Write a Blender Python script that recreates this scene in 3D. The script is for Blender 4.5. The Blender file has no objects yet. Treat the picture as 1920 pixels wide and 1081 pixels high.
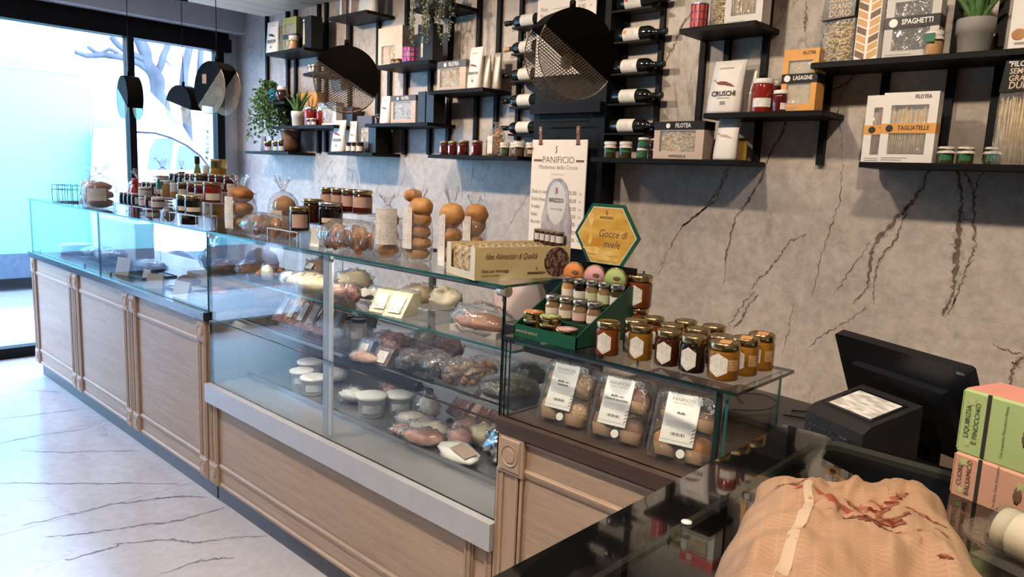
# Bakery-delicatessen interior: long glazed counter, stone wall with black metal shelves, shop window at the far end.
# World: X runs along the stone wall (shop window at -X), Y towards the wall, Z up, metres.
import bpy, math, random
from mathutils import Vector, Matrix, noise
sc = bpy.context.scene
COL = sc.collection
random.seed(7)
PI = math.pi
R = math.radians

# ---------------------------------------------------------------- camera
cam_d = bpy.data.cameras.new('camera')
cam = bpy.data.objects.new('camera', cam_d); COL.objects.link(cam)
yaw, pitch, roll = R(42.783), R(8.760), R(2.451)
fw = Vector((-math.sin(yaw)*math.cos(pitch), math.cos(yaw)*math.cos(pitch), -math.sin(pitch)))
rt = Vector((math.cos(yaw), math.sin(yaw), 0)); up = rt.cross(fw)
rt2 = rt*math.cos(roll) + up*math.sin(roll); up2 = -rt*math.sin(roll) + up*math.cos(roll)
cam.matrix_world = Matrix(((rt2.x, up2.x, -fw.x, 0), (rt2.y, up2.y, -fw.y, 0), (rt2.z, up2.z, -fw.z, 1.6), (0, 0, 0, 1)))
cam_d.sensor_width = 36; cam_d.lens = 1372.18/1920*36
cam_d.clip_start = .05; cam_d.clip_end = 200
sc.camera = cam

# ---------------------------------------------------------------- light
sc.view_settings.view_transform = 'Standard'; sc.view_settings.look = 'None'
sc.view_settings.gamma = 1; sc.view_settings.use_curve_mapping = False
sc.view_settings.exposure = 0.0
w = bpy.data.worlds.new('sky'); sc.world = w; w.use_nodes = True
bgn = w.node_tree.nodes['Background']; bgn.inputs[0].default_value = (.48, .63, 1.0, 1); bgn.inputs[1].default_value = 15.5
def lamp(kind, loc, energy, col, aim=None, **kw):
    d = bpy.data.lights.new('shop_lamp', kind); d.energy = energy; d.color = col
    for k, v in kw.items(): setattr(d, k, v)
    o = bpy.data.objects.new('shop_lamp', d); COL.objects.link(o); o.location = loc
    if aim: o.rotation_euler = (Vector(aim)-Vector(loc)).to_track_quat('-Z', 'Y').to_euler()
    return o
WARM = (1.0, .81, .61)
# ceiling spots that wash the stone wall and the counter
for x in (-5.3, -4.1, -2.9, -1.7, -.5, .7):
    lamp('SPOT', (x, 1.75, 2.84), 125 if x < -3.5 else 80, WARM, (x+.1, 3.3, 1.55), spot_size=R(95), spot_blend=.7, shadow_soft_size=.05)
for x in (-5.4, -4.0, -2.6, -1.2, .1):
    lamp('SPOT', (x, .45, 2.84), 55 if x < -3 else 125, WARM, (x, 1.48, .75), spot_size=R(85), spot_blend=.8, shadow_soft_size=.06)
for x in (-4.6, -2.2, .2):
    lamp('SPOT', (x, -.9, 2.84), 15 if x < -3 else 40, WARM, (x, -.4, 0), spot_size=R(120), spot_blend=.8, shadow_soft_size=.08)
# daylight enters through the shop window
prt = lamp('AREA', (-6.70, 1.1, 1.32), 1, (1, 1, 1), (0, 1.1, 1.32), shape='RECTANGLE', size=4.2, size_y=2.56)
prt.data.cycles.is_portal = True

sc.cycles.max_bounces = 7; sc.cycles.diffuse_bounces = 3; sc.cycles.glossy_bounces = 3; sc.cycles.transmission_bounces = 4; sc.cycles.transparent_max_bounces = 18
sc.cycles.caustics_reflective = False; sc.cycles.caustics_refractive = False; sc.cycles.sample_clamp_indirect = 4

# ---------------------------------------------------------------- materials
MATS = {}
def _new(name):
    m = bpy.data.materials.new(name); m.use_nodes = True; nt = m.node_tree
    b = nt.nodes['Principled BSDF']; return m, nt, b
def N(nt, t, **kw):
    n = nt.nodes.new(t)
    for k, v in kw.items():
        if k[0] == 'i': n.inputs[int(k[1:])].default_value = v
        else: setattr(n, k, v)
    return n
def c4(c): return (c[0], c[1], c[2], 1)
def mix_rgb(nt, fac, a, b):
    n = nt.nodes.new('ShaderNodeMix'); n.data_type = 'RGBA'
    for s, v in ((0, fac), (6, a), (7, b)):
        if hasattr(v, 'node'): nt.links.new(v, n.inputs[s])
        else: n.inputs[s].default_value = v if s == 0 else c4(v)
    return n.outputs[2]
def obj_co(nt, scale=(1, 1, 1), rot=(0, 0, 0)):
    t = nt.nodes.new('ShaderNodeTexCoord'); m = nt.nodes.new('ShaderNodeMapping')
    m.inputs['Scale'].default_value = scale; m.inputs['Rotation'].default_value = rot
    nt.links.new(t.outputs['Object'], m.inputs['Vector']); return m.outputs[0]
def ramp(nt, fac, *stops):
    r = nt.nodes.new('ShaderNodeValToRGB'); e = r.color_ramp.elements
    while len(e) < len(stops): e.new(.5)
    for k, (p, c) in enumerate(stops): e[k].position = p; e[k].color = c4(c) if hasattr(c, '__len__') else (c, c, c, 1)
    nt.links.new(fac, r.inputs[0]); return r.outputs[0]
def noise_n(nt, co, scale, detail=3, rough=.5, dist=0):
    n = N(nt, 'ShaderNodeTexNoise'); n.inputs['Scale'].default_value = scale; n.inputs['Detail'].default_value = detail
    n.inputs['Roughness'].default_value = rough; n.inputs['Distortion'].default_value = dist
    nt.links.new(co, n.inputs['Vector']); return n.outputs['Fac']
def M(name, col, rough=.5, metal=0, var=.12, vs=14, col2=None, bump=0, bs=60, coat=0, trans=0, spec=.5, emit=0, stretch=(1, 1, 1), ior=1.45, lo=.35, hi=.65, sss=0):
    """Principled material whose colour wanders between two tones through a noise."""
    if name in MATS: return MATS[name]
    m, nt, b = _new(name)
    co = obj_co(nt, stretch)
    f = noise_n(nt, co, vs)
    c2 = col2 or tuple(max(0, x*(1-var)) for x in col)
    nt.links.new(ramp(nt, f, (lo, col), (hi, c2)), b.inputs['Base Color'])
    b.inputs['Roughness'].default_value = rough; b.inputs['Metallic'].default_value = metal
    b.inputs['Coat Weight'].default_value = coat; b.inputs['Coat Roughness'].default_value = .05
    b.inputs['Transmission Weight'].default_value = trans; b.inputs['Specular IOR Level'].default_value = spec
    b.inputs['IOR'].default_value = ior
    if sss: b.inputs['Subsurface Weight'].default_value = sss; b.inputs['Subsurface Radius'].default_value = (.02, .01, .005); b.inputs['Subsurface Scale'].default_value = .3
    if bump:
        bn = N(nt, 'ShaderNodeBump'); bn.inputs['Strength'].default_value = bump; bn.inputs['Distance'].default_value = .01
        nt.links.new(noise_n(nt, co, bs, 4), bn.inputs['Height']); nt.links.new(bn.outputs[0], b.inputs['Normal'])
    if emit:
        nt.links.new(b.inputs['Base Color'].links[0].from_socket, b.inputs['Emission Color']); b.inputs['Emission Strength'].default_value = emit
    MATS[name] = m; return m
def film(name, tint=(.97, .97, .97), base=.04, edge=.5, rough=.08, bump=0, bs=30, white=0):
    """clear sheet: see-through with a mirror-like sheen that grows towards grazing angles"""
    if name in MATS: return MATS[name]
    m, nt, b = _new(name); nt.nodes.remove(b); out = nt.nodes['Material Output']
    tr = N(nt, 'ShaderNodeBsdfTransparent'); tr.inputs[0].default_value = c4(tint)
    gl = N(nt, 'ShaderNodeBsdfGlossy'); gl.inputs['Roughness'].default_value = rough
    fr = N(nt, 'ShaderNodeLayerWeight'); fr.inputs[0].default_value = .5
    pw = N(nt, 'ShaderNodeMath', operation='POWER'); pw.inputs[1].default_value = 4.2; nt.links.new(fr.outputs['Facing'], pw.inputs[0])
    ma = N(nt, 'ShaderNodeMath', operation='MULTIPLY_ADD'); ma.inputs[1].default_value = edge; ma.inputs[2].default_value = base
    ma.use_clamp = True
    nt.links.new(pw.outputs[0], ma.inputs[0])
    if bump:
        bn = N(nt, 'ShaderNodeBump'); bn.inputs['Strength'].default_value = bump; bn.inputs['Distance'].default_value = .02
        nt.links.new(noise_n(nt, obj_co(nt, (1, 1, .45)), bs, 2, .4, 1.5), bn.inputs['Height'])
        nt.links.new(bn.outputs[0], gl.inputs['Normal']); nt.links.new(bn.outputs[0], fr.inputs['Normal'])
    mx = N(nt, 'ShaderNodeMixShader'); nt.links.new(ma.outputs[0], mx.inputs[0])
    nt.links.new(tr.outputs[0], mx.inputs[1]); nt.links.new(gl.outputs[0], mx.inputs[2]); last = mx
    if white:
        df = N(nt, 'ShaderNodeBsdfDiffuse'); df.inputs[0].default_value = (.9, .9, .9, 1)
        m2 = N(nt, 'ShaderNodeMixShader'); m2.inputs[0].default_value = white
        nt.links.new(mx.outputs[0], m2.inputs[1]); nt.links.new(df.outputs[0], m2.inputs[2]); last = m2
    nt.links.new(last.outputs[0], out.inputs[0]); MATS[name] = m; return m
def stone(name, c1, c2, vein, scale=1, rough=.35, ang=.9, vw=.012, cloud=1.3, vmix=.55, speck=.74):
    if name in MATS: return MATS[name]
    m, nt, b = _new(name)
    co = obj_co(nt, (scale,)*3)
    f1 = noise_n(nt, co, cloud, 6, .62, .4); f2 = noise_n(nt, co, 22, 5, .7)
    base = ramp(nt, f1, (.3, c1), (.7, c2))
    sp = ramp(nt, f2, (.35, speck), (.65, 1.10))
    mu = nt.nodes.new('ShaderNodeMix'); mu.data_type = 'RGBA'; mu.blend_type = 'MULTIPLY'; mu.inputs[0].default_value = .8
    nt.links.new(base, mu.inputs[6]); nt.links.new(sp, mu.inputs[7])
    # fine hairline veins: the mid line of a stretched noise
    co2 = obj_co(nt, (scale*1.0, scale*1.0, scale*.42), (0, ang, 0))
    f3 = noise_n(nt, co2, 1.7, 5, .55, .8)
    a = N(nt, 'ShaderNodeMath', operation='SUBTRACT'); a.inputs[1].default_value = .5; nt.links.new(f3, a.inputs[0])
    ab = N(nt, 'ShaderNodeMath', operation='ABSOLUTE'); nt.links.new(a.outputs[0], ab.inputs[0])
    msk = ramp(nt, ab.outputs[0], (0, 1.0), (vw, 0.0))
    brk = ramp(nt, noise_n(nt, co, 2.3, 2), (.5, 0.0), (.62, 1.0))
    mm = N(nt, 'ShaderNodeMath', operation='MULTIPLY'); nt.links.new(msk, mm.inputs[0]); nt.links.new(brk, mm.inputs[1])
    m3 = N(nt, 'ShaderNodeMath', operation='MULTIPLY'); m3.inputs[1].default_value = vmix; nt.links.new(mm.outputs[0], m3.inputs[0])
    nt.links.new(mix_rgb(nt, m3.outputs[0], mu.outputs[2], vein), b.inputs['Base Color'])
    b.inputs['Roughness'].default_value = rough; MATS[name] = m; return m
def wood(name, c1, c2, rough=.5, axis='x', gs=9, bump=.08):
    if name in MATS: return MATS[name]
    m, nt, b = _new(name)
    s = {'x': (1, 14, 14), 'z': (14, 14, 1), 'y': (14, 1, 14)}[axis]
    f = noise_n(nt, obj_co(nt, s), gs*.35, 6, .65, .5); f2 = noise_n(nt, obj_co(nt, tuple(v*6 for v in s)), gs*.5, 3, .6)
    f3 = noise_n(nt, obj_co(nt, tuple(v*.25 for v in s)), gs*.3, 2)
    base = ramp(nt, f, (.3, c1), (.68, c2))
    base = mix_rgb(nt, ramp(nt, f2, (.45, 0.0), (.75, .45)), base, tuple(v*.72 for v in c2))
    base = mix_rgb(nt, ramp(nt, f3, (.4, 0.0), (.7, .35)), base, tuple(min(1, v*1.18) for v in c1))
    nt.links.new(base, b.inputs['Base Color']); b.inputs['Roughness'].default_value = rough
    bn = N(nt, 'ShaderNodeBump'); bn.inputs['Strength'].default_value = bump; bn.inputs['Distance'].default_value = .004
    nt.links.new(f, bn.inputs['Height']); nt.links.new(bn.outputs[0], b.inputs['Normal'])
    MATS[name] = m; return m
def print_paper(name, paper, ink, rows=330, dens=.35, rough=.55, blocks=26, words=420):
    """paper with rows of small illegible print"""
    if name in MATS: return MATS[name]
    m, nt, b = _new(name)
    co = obj_co(nt)
    wv = N(nt, 'ShaderNodeTexWave'); wv.bands_direction = 'Z'; wv.inputs['Scale'].default_value = rows/6.283*1.0; nt.links.new(co, wv.inputs[0])
    rows_m = ramp(nt, wv.outputs['Fac'], (.55, 0.0), (.7, 1.0))
    words_m = ramp(nt, noise_n(nt, obj_co(nt, (1, 1, .12)), words, 1), (.47, 0.0), (.53, 1.0))
    blk = ramp(nt, noise_n(nt, obj_co(nt, (.35, .35, 1)), blocks, 1), (.5-dens*.25, 0.0), (.56-dens*.25, 1.0))
    m1 = N(nt, 'ShaderNodeMath', operation='MULTIPLY'); nt.links.new(rows_m, m1.inputs[0]); nt.links.new(words_m, m1.inputs[1])
    m2 = N(nt, 'ShaderNodeMath', operation='MULTIPLY'); nt.links.new(m1.outputs[0], m2.inputs[0]); nt.links.new(blk, m2.inputs[1])
    nt.links.new(mix_rgb(nt, m2.outputs[0], paper, ink), b.inputs['Base Color']); b.inputs['Roughness'].default_value = rough
    MATS[name] = m; return m

black = M('black_metal', (.006, .006, .007), .5, 0, .3, spec=.18)
blackg = M('black_gloss', (.008, .008, .009), .06, 0, .2, coat=.6)
blackm = M('black_matt', (.007, .007, .007), .7, 0, .3, spec=.2)
navy = M('black_panel', (.006, .007, .011), .5, 0, .2, spec=.2)
white_pl = M('white_plastic', (.86, .86, .84), .35, 0, .05)
white_pap = M('white_paper', (.78, .76, .73), .6, 0, .05)
cream_pap = M('cream_paper', (.80, .72, .60), .6, 0, .06)
steel = M('brushed_steel', (.62, .63, .65), .28, 1, .1, stretch=(.1, 4, 4), vs=30)
silver_strip = M('silver_strip', (.62, .63, .67), .45, .25, .05)
gold_lid = M('gold_lid', (.72, .55, .27), .24, 1, .15)
silver_lid = M('silver_lid', (.72, .72, .70), .26, 1, .12)
black_lid = M('black_lid', (.02, .02, .022), .3, 0, .2)
glass = film('clear_glass', (.975, .99, .985), .035, .96, .0)
glass_edge = M('glass_edge', (.02, .13, .12), .1, 0, .25, coat=.5)
glass_dark = M('glass_edge_dark', (.008, .03, .028), .1, 0, .25, coat=.5)
acrylic = film('acrylic', (.96, .97, .98), .05, .8, .03)
acr_edge = M('acrylic_edge', (.72, .78, .82), .2, 0, .1)
cello = film('cellophane', (.975, .975, .975), .05, 1.0, .10, 1.0, 30, .09)
cling = film('cling_film', (.97, .97, .97), .05, 1.0, .12, .8, 26, .05)
clam = film('clamshell_plastic', (.96, .96, .96), .05, 1.0, .06, .25, 60, .03)
oak = wood('oak_laminate', (.55, .405, .30), (.41, .29, .205), .5, 'x')
oak_v = wood('oak_laminate_upright', (.52, .38, .275), (.40, .28, .195), .5, 'z')
dark_top = M('dark_worktop', (.045, .048, .056), .22, 0, .25, vs=40)
brown_top = wood('brown_worktop', (.105, .068, .05), (.055, .034, .026), .35, 'x')
leather = M('brown_leather', (.25, .10, .055), .5, 0, .3, bump=.2)
terracotta_soil = M('soil', (.05, .035, .025), .9, 0, .4, bump=.5)
kraft = M('kraft_paper', (.56, .40, .26), .65, 0, .15)
leaf = M('leaf_green', (.10, .22, .055), .45, 0, .5, vs=30)
leaf_pale = M('leaf_grey_green', (.32, .37, .26), .55, 0, .4, vs=30)
bread = M('bread_crust', (.46, .20, .06), .5, 0, .3, vs=24, col2=(.25, .085, .025), bump=.15, bs=25)
bread_pale = M('bread_pale', (.62, .33, .12), .5, 0, .3, vs=22, col2=(.38, .155, .045), bump=.15, bs=25)
bread_dark = M('bread_dark', (.24, .115, .06), .6, 0, .3, vs=12, col2=(.11, .05, .03), bump=.3, bs=30)
pasta_y = M('pasta', (.80, .62, .33), .5, 0, .2, vs=40, col2=(.62, .43, .19))
ink = M('ink_black', (.03, .028, .026), .6, 0, .2)
ink_brown = M('ink_brown', (.20, .11, .06), .6, 0, .2)
ink_white = M('ink_white', (.85, .83, .80), .6, 0, .05)
LBL = print_paper('printed_label', (.76, .73, .70), (.34, .30, .28))
LBL_HEX = print_paper('honey_label', (.86, .84, .80), (.36, .31, .28), 62, .35, blocks=7, words=26)
LBL_U = print_paper('jar_print_label', (.86, .83, .79), (.30, .26, .24), 75, .5, blocks=6, words=24)

# ---------------------------------------------------------------- mesh helpers
class MB:
    def __init__(s): s.v = []; s.f = []; s.m = []; s.s = []
    def add(s, vs, fs, mi=0, sm=False):
        o = len(s.v); s.v += [tuple(p) for p in vs]
        for f in fs: s.f.append([i+o for i in f]); s.m.append(mi); s.s.append(sm)
        return s
    def box(s, x0, x1, y0, y1, z0, z1, mi=0, edge=None):
        """edge: material index for the four narrow sides of a sheet"""
        v = [(x0, y0, z0), (x1, y0, z0), (x1, y1, z0), (x0, y1, z0), (x0, y0, z1), (x1, y0, z1), (x1, y1, z1), (x0, y1, z1)]
        fs = [(0, 3, 2, 1), (4, 5, 6, 7), (0, 1, 5, 4), (2, 3, 7, 6), (1, 2, 6, 5), (3, 0, 4, 7)]
        d = (abs(x1-x0), abs(y1-y0), abs(z1-z0)); thin = d.index(min(d))
        for k, f in enumerate(fs):
            ax = (2, 2, 1, 1, 0, 0)[k]
            s.add([v[i] for i in f], [(0, 1, 2, 3)], mi if (edge is None or ax == thin) else edge)
        return s
    def cbox(s, cx, cy, z0, wx, wy, h, mi=0): return s.box(cx-wx/2, cx+wx/2, cy-wy/2, cy+wy/2, z0, z0+h, mi)
    def bevel_box(s, x0, x1, y0, y1, z0, z1, b, mi=0):
        """box with chamfered vertical and top edges"""
        def ring(i, z): return [(x0+b+i, y0+i, z), (x1-b-i, y0+i, z), (x1-i, y0+b+i, z), (x1-i, y1-b-i, z), (x1-b-i, y1-i, z), (x0+b+i, y1-i, z), (x0+i, y1-b-i, z), (x0+i, y0+b+i, z)]
        rs = [ring(0, z0), ring(0, z1-b), ring(b*.6, z1)]
        return s.rings(rs, mi, False, True, True)
    def rings(s, rs, mi=0, sm=True, cap0=False, cap1=False, closed=True):
        n = len(rs[0]); o = len(s.v)
        for r in rs: s.v += [tuple(p) for p in r]
        for a in range(len(rs)-1):
            for i in range(n if closed else n-1):
                j = (i+1) % n
                s.f.append([o+a*n+i, o+a*n+j, o+(a+1)*n+j, o+(a+1)*n+i]); s.m.append(mi); s.s.append(sm)
        if cap0: s.f.append([o+i for i in range(n)][::-1]); s.m.append(mi); s.s.append(False)
        if cap1: s.f.append([o+(len(rs)-1)*n+i for i in range(n)]); s.m.append(mi); s.s.append(False)
        return s
    def lathe(s, prof, n=20, mi=0, cx=0, cy=0, sm=True, cap0=True, cap1=True):
        rs = [[(cx+r*math.cos(2*PI*i/n), cy+r*math.sin(2*PI*i/n), z) for i in range(n)] for r, z in prof]
        return s.rings(rs, mi, sm, cap0, cap1)
    def lathe_x(s, prof, n=18, mi=0, cy=0, cz=0, sm=True, cap0=True, cap1=True):
        rs = [[(x, cy+r*math.cos(2*PI*i/n), cz+r*math.sin(2*PI*i/n)) for i in range(n)] for r, x in prof]
        return s.rings(rs, mi, sm, cap0, cap1)
    def tube(s, pts, r, n=8, mi=0, sm=True, caps=True):
        pts = [Vector(p) for p in pts]; rs = []
        prev = None
        for i, p in enumerate(pts):
            d = (pts[min(i+1, len(pts)-1)]-pts[max(i-1, 0)])
            d = d.normalized() if d.length > 1e-9 else Vector((0, 0, 1))
            u = prev if prev is not None else (Vector((0, 0, 1)) if abs(d.z) < .9 else Vector((1, 0, 0)))
            u = (u-d*u.dot(d)).normalized(); prev = u; v = d.cross(u)
            rr = r[i] if hasattr(r, '__len__') else r
            rs.append([p+u*rr*math.cos(2*PI*k/n)+v*rr*math.sin(2*PI*k/n) for k in range(n)])
        return s.rings(rs, mi, sm, caps, caps)
    def prism(s, poly, a, b, axis='y', mi=0, side=None):
        """poly in the plane across the axis, extruded from a to b"""
        def P(p, t): return {'y': (p[0], t, p[1]), 'x': (t, p[0], p[1]), 'z': (p[0], p[1], t)}[axis]
        n = len(poly); o = len(s.v)
        s.v += [P(p, a) for p in poly]+[P(p, b) for p in poly]
        s.f.append([o+i for i in range(n)]); s.m.append(mi); s.s.append(False)
        s.f.append([o+n+i for i in range(n)][::-1]); s.m.append(mi); s.s.append(False)
        for i in range(n):
            j = (i+1) % n; s.f.append([o+i, o+n+i, o+n+j, o+j]); s.m.append(mi if side is None else side); s.s.append(False)
        return s
    def blob(s, c, rad, amp=.08, fs=6, n=14, m=9, mi=0, seed=0, flat=0):
        rs = []
        for a in range(m+1):
            t = PI*a/m; ring = []
            for i in range(n):
                ph = 2*PI*i/n
                d = Vector((math.sin(t)*math.cos(ph), math.sin(t)*math.sin(ph), -math.cos(t)))
                k = 1+amp*noise.noise(d*fs*.35+Vector((seed*3.1, seed*1.7, seed)))
                z = d.z*k
                if flat and z < -flat: z = -flat
                ring.append((c[0]+d.x*k*rad[0], c[1]+d.y*k*rad[1], c[2]+z*rad[2]))
            rs.append(ring)
        return s.rings(rs, mi, True)
    def patch(s, r, a0, a1, zs, mi=0, n=8, off=.0):
        """curved label on an upright cylinder; zs(t)->(z0,z1) across the width"""
        rs = []
        for i in range(n+1):
            t = i/n; a = a0+(a1-a0)*t; z0, z1 = zs(t)
            rs.append([(r*math.cos(a), r*math.sin(a), z0), (r*math.cos(a), r*math.sin(a), z1)])
        return s.rings(rs, mi, True, False, False, False)
    def mesh(s, name):
        me = bpy.data.meshes.new(name); me.from_pydata(s.v, [], s.f)
        me.polygons.foreach_set('material_index', s.m); me.polygons.foreach_set('use_smooth', s.s); me.update(); return me
    def build(s, name, mats, parent=None, loc=None, rot=None, scale=None):
        return obj(name, s.mesh(name), mats, parent, loc, rot, scale)
def obj(name, me, mats=None, parent=None, loc=None, rot=None, scale=None):
    if mats is not None and not len(me.materials):
        for m in (mats if isinstance(mats, (list, tuple)) else [mats]): me.materials.append(m)
    o = bpy.data.objects.new(name, me); COL.objects.link(o)
    if parent: o.parent = parent
    if loc: o.location = loc
    if rot: o.rotation_euler = rot
    if scale: o.scale = scale
    return o
CACHE = {}
def cached(key, fn):
    if key not in CACHE: CACHE[key] = fn()
    return CACHE[key]
def tag(o, label=None, cat=None, group=None, kind=None):
    if label: o['label'] = label
    if cat: o['category'] = cat
    if group: o['group'] = group
    if kind: o['kind'] = kind
    return o
def thing(name, label, cat, loc=(0, 0, 0), rz=0, group=None):
    o = bpy.data.objects.new(name, None); COL.objects.link(o); o.location = loc; o.rotation_euler = (0, 0, rz)
    o.empty_display_size = .05
    return tag(o, label, cat, group)
def struct(o): o['kind'] = 'structure'; return o
def text(s, size, mat, parent, loc, rot=(PI/2, 0, 0), align='CENTER', shear=0, sx=1, bold=0, name='lettering', ext=.0004):
    def mk():
        cu = bpy.data.curves.new('t', 'FONT'); cu.body = s; cu.size = 1; cu.align_x = align; cu.align_y = 'CENTER'; cu.shear = shear
        cu.resolution_u = 2; cu.offset = bold; cu.extrude = 0
        to = bpy.data.objects.new('t', cu); COL.objects.link(to)
        bpy.context.view_layer.update()
        me = bpy.data.meshes.new_from_object(to.evaluated_get(bpy.context.evaluated_depsgraph_get()))
        bpy.data.objects.remove(to); bpy.data.curves.remove(cu); me.materials.clear(); return me
    me = cached(('text', s, align, shear, bold, mat.name), mk)
    return obj(name, me, mat, parent, loc, rot, (size*sx, size, size))
ORD = ['first', 'second', 'third', 'fourth', 'fifth', 'sixth', 'seventh', 'eighth', 'ninth', 'tenth']
def jig(pts, amp, sub=4, seed=0):
    """roughen a polyline"""
    rnd = random.Random(seed); out = []
    for a, b in zip(pts[:-1], pts[1:]):
        for k in range(sub):
            t = k/sub; out.append((a[0]+(b[0]-a[0])*t+rnd.uniform(-amp, amp), a[1]+(b[1]-a[1])*t+rnd.uniform(-amp, amp)))
    out.append(pts[-1]); return out

# ================================================================ the room
YW = 3.38          # face of the stone wall
XWIN = -6.76       # shop window plane
wall_mat = stone('wall_stone', (.37, .315, .275), (.56, .495, .44), (.13, .085, .06), 1.0, .42, .75, .010, 1.1, .6)
floor_mat = stone('floor_marble', (.48, .47, .50), (.60, .59, .62), (.22, .20, .20), 1.0, .20, .2, .006, 1.2, .6, .92)
vein_mat = M('vein_dark', (.10, .062, .045), .6, 0, .5, vs=30, col2=(.19, .13, .10))
vein_soft = M('vein_soft', (.27, .20, .16), .6, 0, .4, vs=30, col2=(.36, .29, .24))
floor_vein = M('floor_vein', (.13, .12, .13), .45, 0, .4, vs=20, col2=(.28, .27, .28))
plaster = M('white_plaster', (.62, .61, .63), .7, 0, .06, vs=3)

# stone wall: body with slabs, each a child
wb = struct(MB().box(XWIN-.2, 2.6, YW+.0015, YW+.2, 0, 3.3).build('wall_back', M('wall_grout', (.74, .70, .66), .8)))
xs = [-6.76, -5.93, -4.77, -3.62, -2.46, -1.30, -.14, 1.02, 2.18, 2.6]
zs = [0, 1.108, 2.308, 3.3]
for i in range(len(xs)-1):
    for j in range(3):
        g = .0012
        MB().box(xs[i]+g, xs[i+1]-g, YW, YW+.0015, zs[j]+g, zs[j+1]-g).build('slab', wall_mat, wb)
def vein(pts, wd, seed=0, mat=None, parent=wb, plane='wall', amp=.006):
    p = jig(pts, amp, 9, seed); rnd = random.Random(seed+9); n = len(p); L = []
    for i, q in enumerate(p):
        a = p[max(i-1, 0)]; b = p[min(i+1, n-1)]
        dx, dz = b[0]-a[0], b[1]-a[1]; l = math.hypot(dx, dz) or 1
        t = i/(n-1); wv = wd*(.25+.75*math.sin(PI*min(1, max(0, t*.9+.07))))*rnd.uniform(.2, 1.3)
        L.append((q[0]-dz/l*wv/2, q[1]+dx/l*wv/2, q[0]+dz/l*wv/2, q[1]-dx/l*wv/2))
    if plane == 'wall': rs = [[(a, YW-.0006, b), (c, YW-.0006, d)] for a, b, c, d in L]
    else: rs = [[(a, b, .0006), (c, d, .0006)] for a, b, c, d in L]
    return MB().rings(rs, 0, False, False, False, False).build('vein', mat or vein_mat, parent)
V = [  # main fissures in the stone, as (x, z) runs
 ([(-1.705, 1.745), (-1.728, 1.629), (-1.778, 1.548), (-1.835, 1.465), (-1.944, 1.381), (-1.994, 1.301), (-2.038, 1.184), (-2.065, 1.109)], .010),
 ([(-1.729, 1.699), (-1.762, 1.53), (-1.858, 1.45), (-1.958, 1.366)], .009),
 ([(-1.512, 1.76), (-1.549, 1.622), (-1.606, 1.518), (-1.659, 1.437), (-1.689, 1.276), (-1.688, 1.11)], .011),
 ([(-1.299, 1.394), (-1.379, 1.352), (-1.411, 1.291), (-1.467, 1.201), (-1.516, 1.151), (-1.541, 1.103)], .010),
 ([(-1.502, 1.087), (-1.557, 1.013), (-1.578, 0.943), (-1.616, 0.896)], .012),
 ([(-1.521, 1.09), (-1.573, 1.038), (-1.613, 0.951), (-1.648, 0.899)], .007),
 ([(-1.176, 1.705), (-1.171, 1.554), (-1.201, 1.421), (-1.226, 1.298), (-1.248, 1.098)], .005),
 ([(-0.829, 1.702), (-0.845, 1.637), (-0.88, 1.558), (-0.925, 1.5), (-0.997, 1.392), (-1.016, 1.32), (-1.012, 1.192), (-1.065, 1.101)], .020),
 ([(-0.891, 1.547), (-0.91, 1.456), (-0.924, 1.398), (-0.978, 1.313), (-0.99, 1.23), (-0.982, 1.114)], .008),
 ([(-1.024, 1.378), (-1.065, 1.303), (-1.112, 1.215), (-1.153, 1.125)], .005),
 ([(-0.731, 1.698), (-0.703, 1.589), (-0.698, 1.505), (-0.695, 1.398), (-0.687, 1.301), (-0.69, 1.191), (-0.712, 1.104)], .026),
 ([(-0.639, 1.701), (-0.661, 1.623), (-0.655, 1.529), (-0.634, 1.403), (-0.648, 1.316), (-0.665, 1.227), (-0.694, 1.113)], .009),
 ([(-0.707, 1.699), (-0.667, 1.629), (-0.653, 1.56)], .009),
 ([(-0.693, 1.509), (-0.657, 1.503)], .006),
 ([(-1.008, 1.093), (-1.079, 1.022), (-1.177, 0.948), (-1.242, 0.873)], .007),
 ([(-1.333, 1.073), (-1.341, 0.931), (-1.36, 0.811)], .004),
 ([(-0.421, 0.994), (-0.449, 0.941), (-0.451, 0.855)], .018),
 ([(-0.53, 1.022), (-0.465, 1.002), (-0.422, 1)], .006),
 ([(-1.448, 1.906), (-1.466, 1.834), (-1.52, 1.735)], .012),
 ([(-1.157, 2.109), (-1.192, 2.06), (-1.256, 2.029)], .008),
 ([(-1.19, 2.049), (-1.228, 1.982), (-1.195, 1.844), (-1.173, 1.682)], .004),
 ([(-1.41, 2.419), (-1.405, 2.349), (-1.402, 2.292)], .010),
 ([(-1.978, 2.449), (-2.033, 2.391), (-2.07, 2.291), (-2.139, 2.177)], .011),
 ([(-6.432, 2.878), (-6.584, 2.735), (-6.72, 2.638)], .012),
 ([(-5.049, 2.762), (-5.121, 2.67), (-5.157, 2.532)], .008),
 ([(-5.149, 1.674), (-5.279, 1.552), (-5.423, 1.437)], .008),
 ([(-4.227, 1.601), (-4.273, 1.504), (-4.313, 1.386)], .006),
 ([(-4.542, 1.493), (-4.606, 1.37), (-4.672, 1.264)], .008),
 ([(-3.51, 1.682), (-3.528, 1.55), (-3.576, 1.478)], .007),
 ([(-2.987, 1.538), (-3.111, 1.384), (-3.217, 1.224)], .008),
 ([(-3.696, 2.613), (-3.729, 2.533), (-3.757, 2.349)], .009),
 ([(-3.84, 2.68), (-3.886, 2.497), (-3.934, 2.327)], .007),
 ([(-4.901, 2.373), (-5.006, 2.239)], .005),
 ([(-3.558, 2.15), (-3.626, 1.982), (-3.723, 1.827)], .005),
]
halo_mat = M('vein_halo', (.33, .275, .235), .5, 0, .25, vs=30, col2=(.45, .39, .34))
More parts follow.
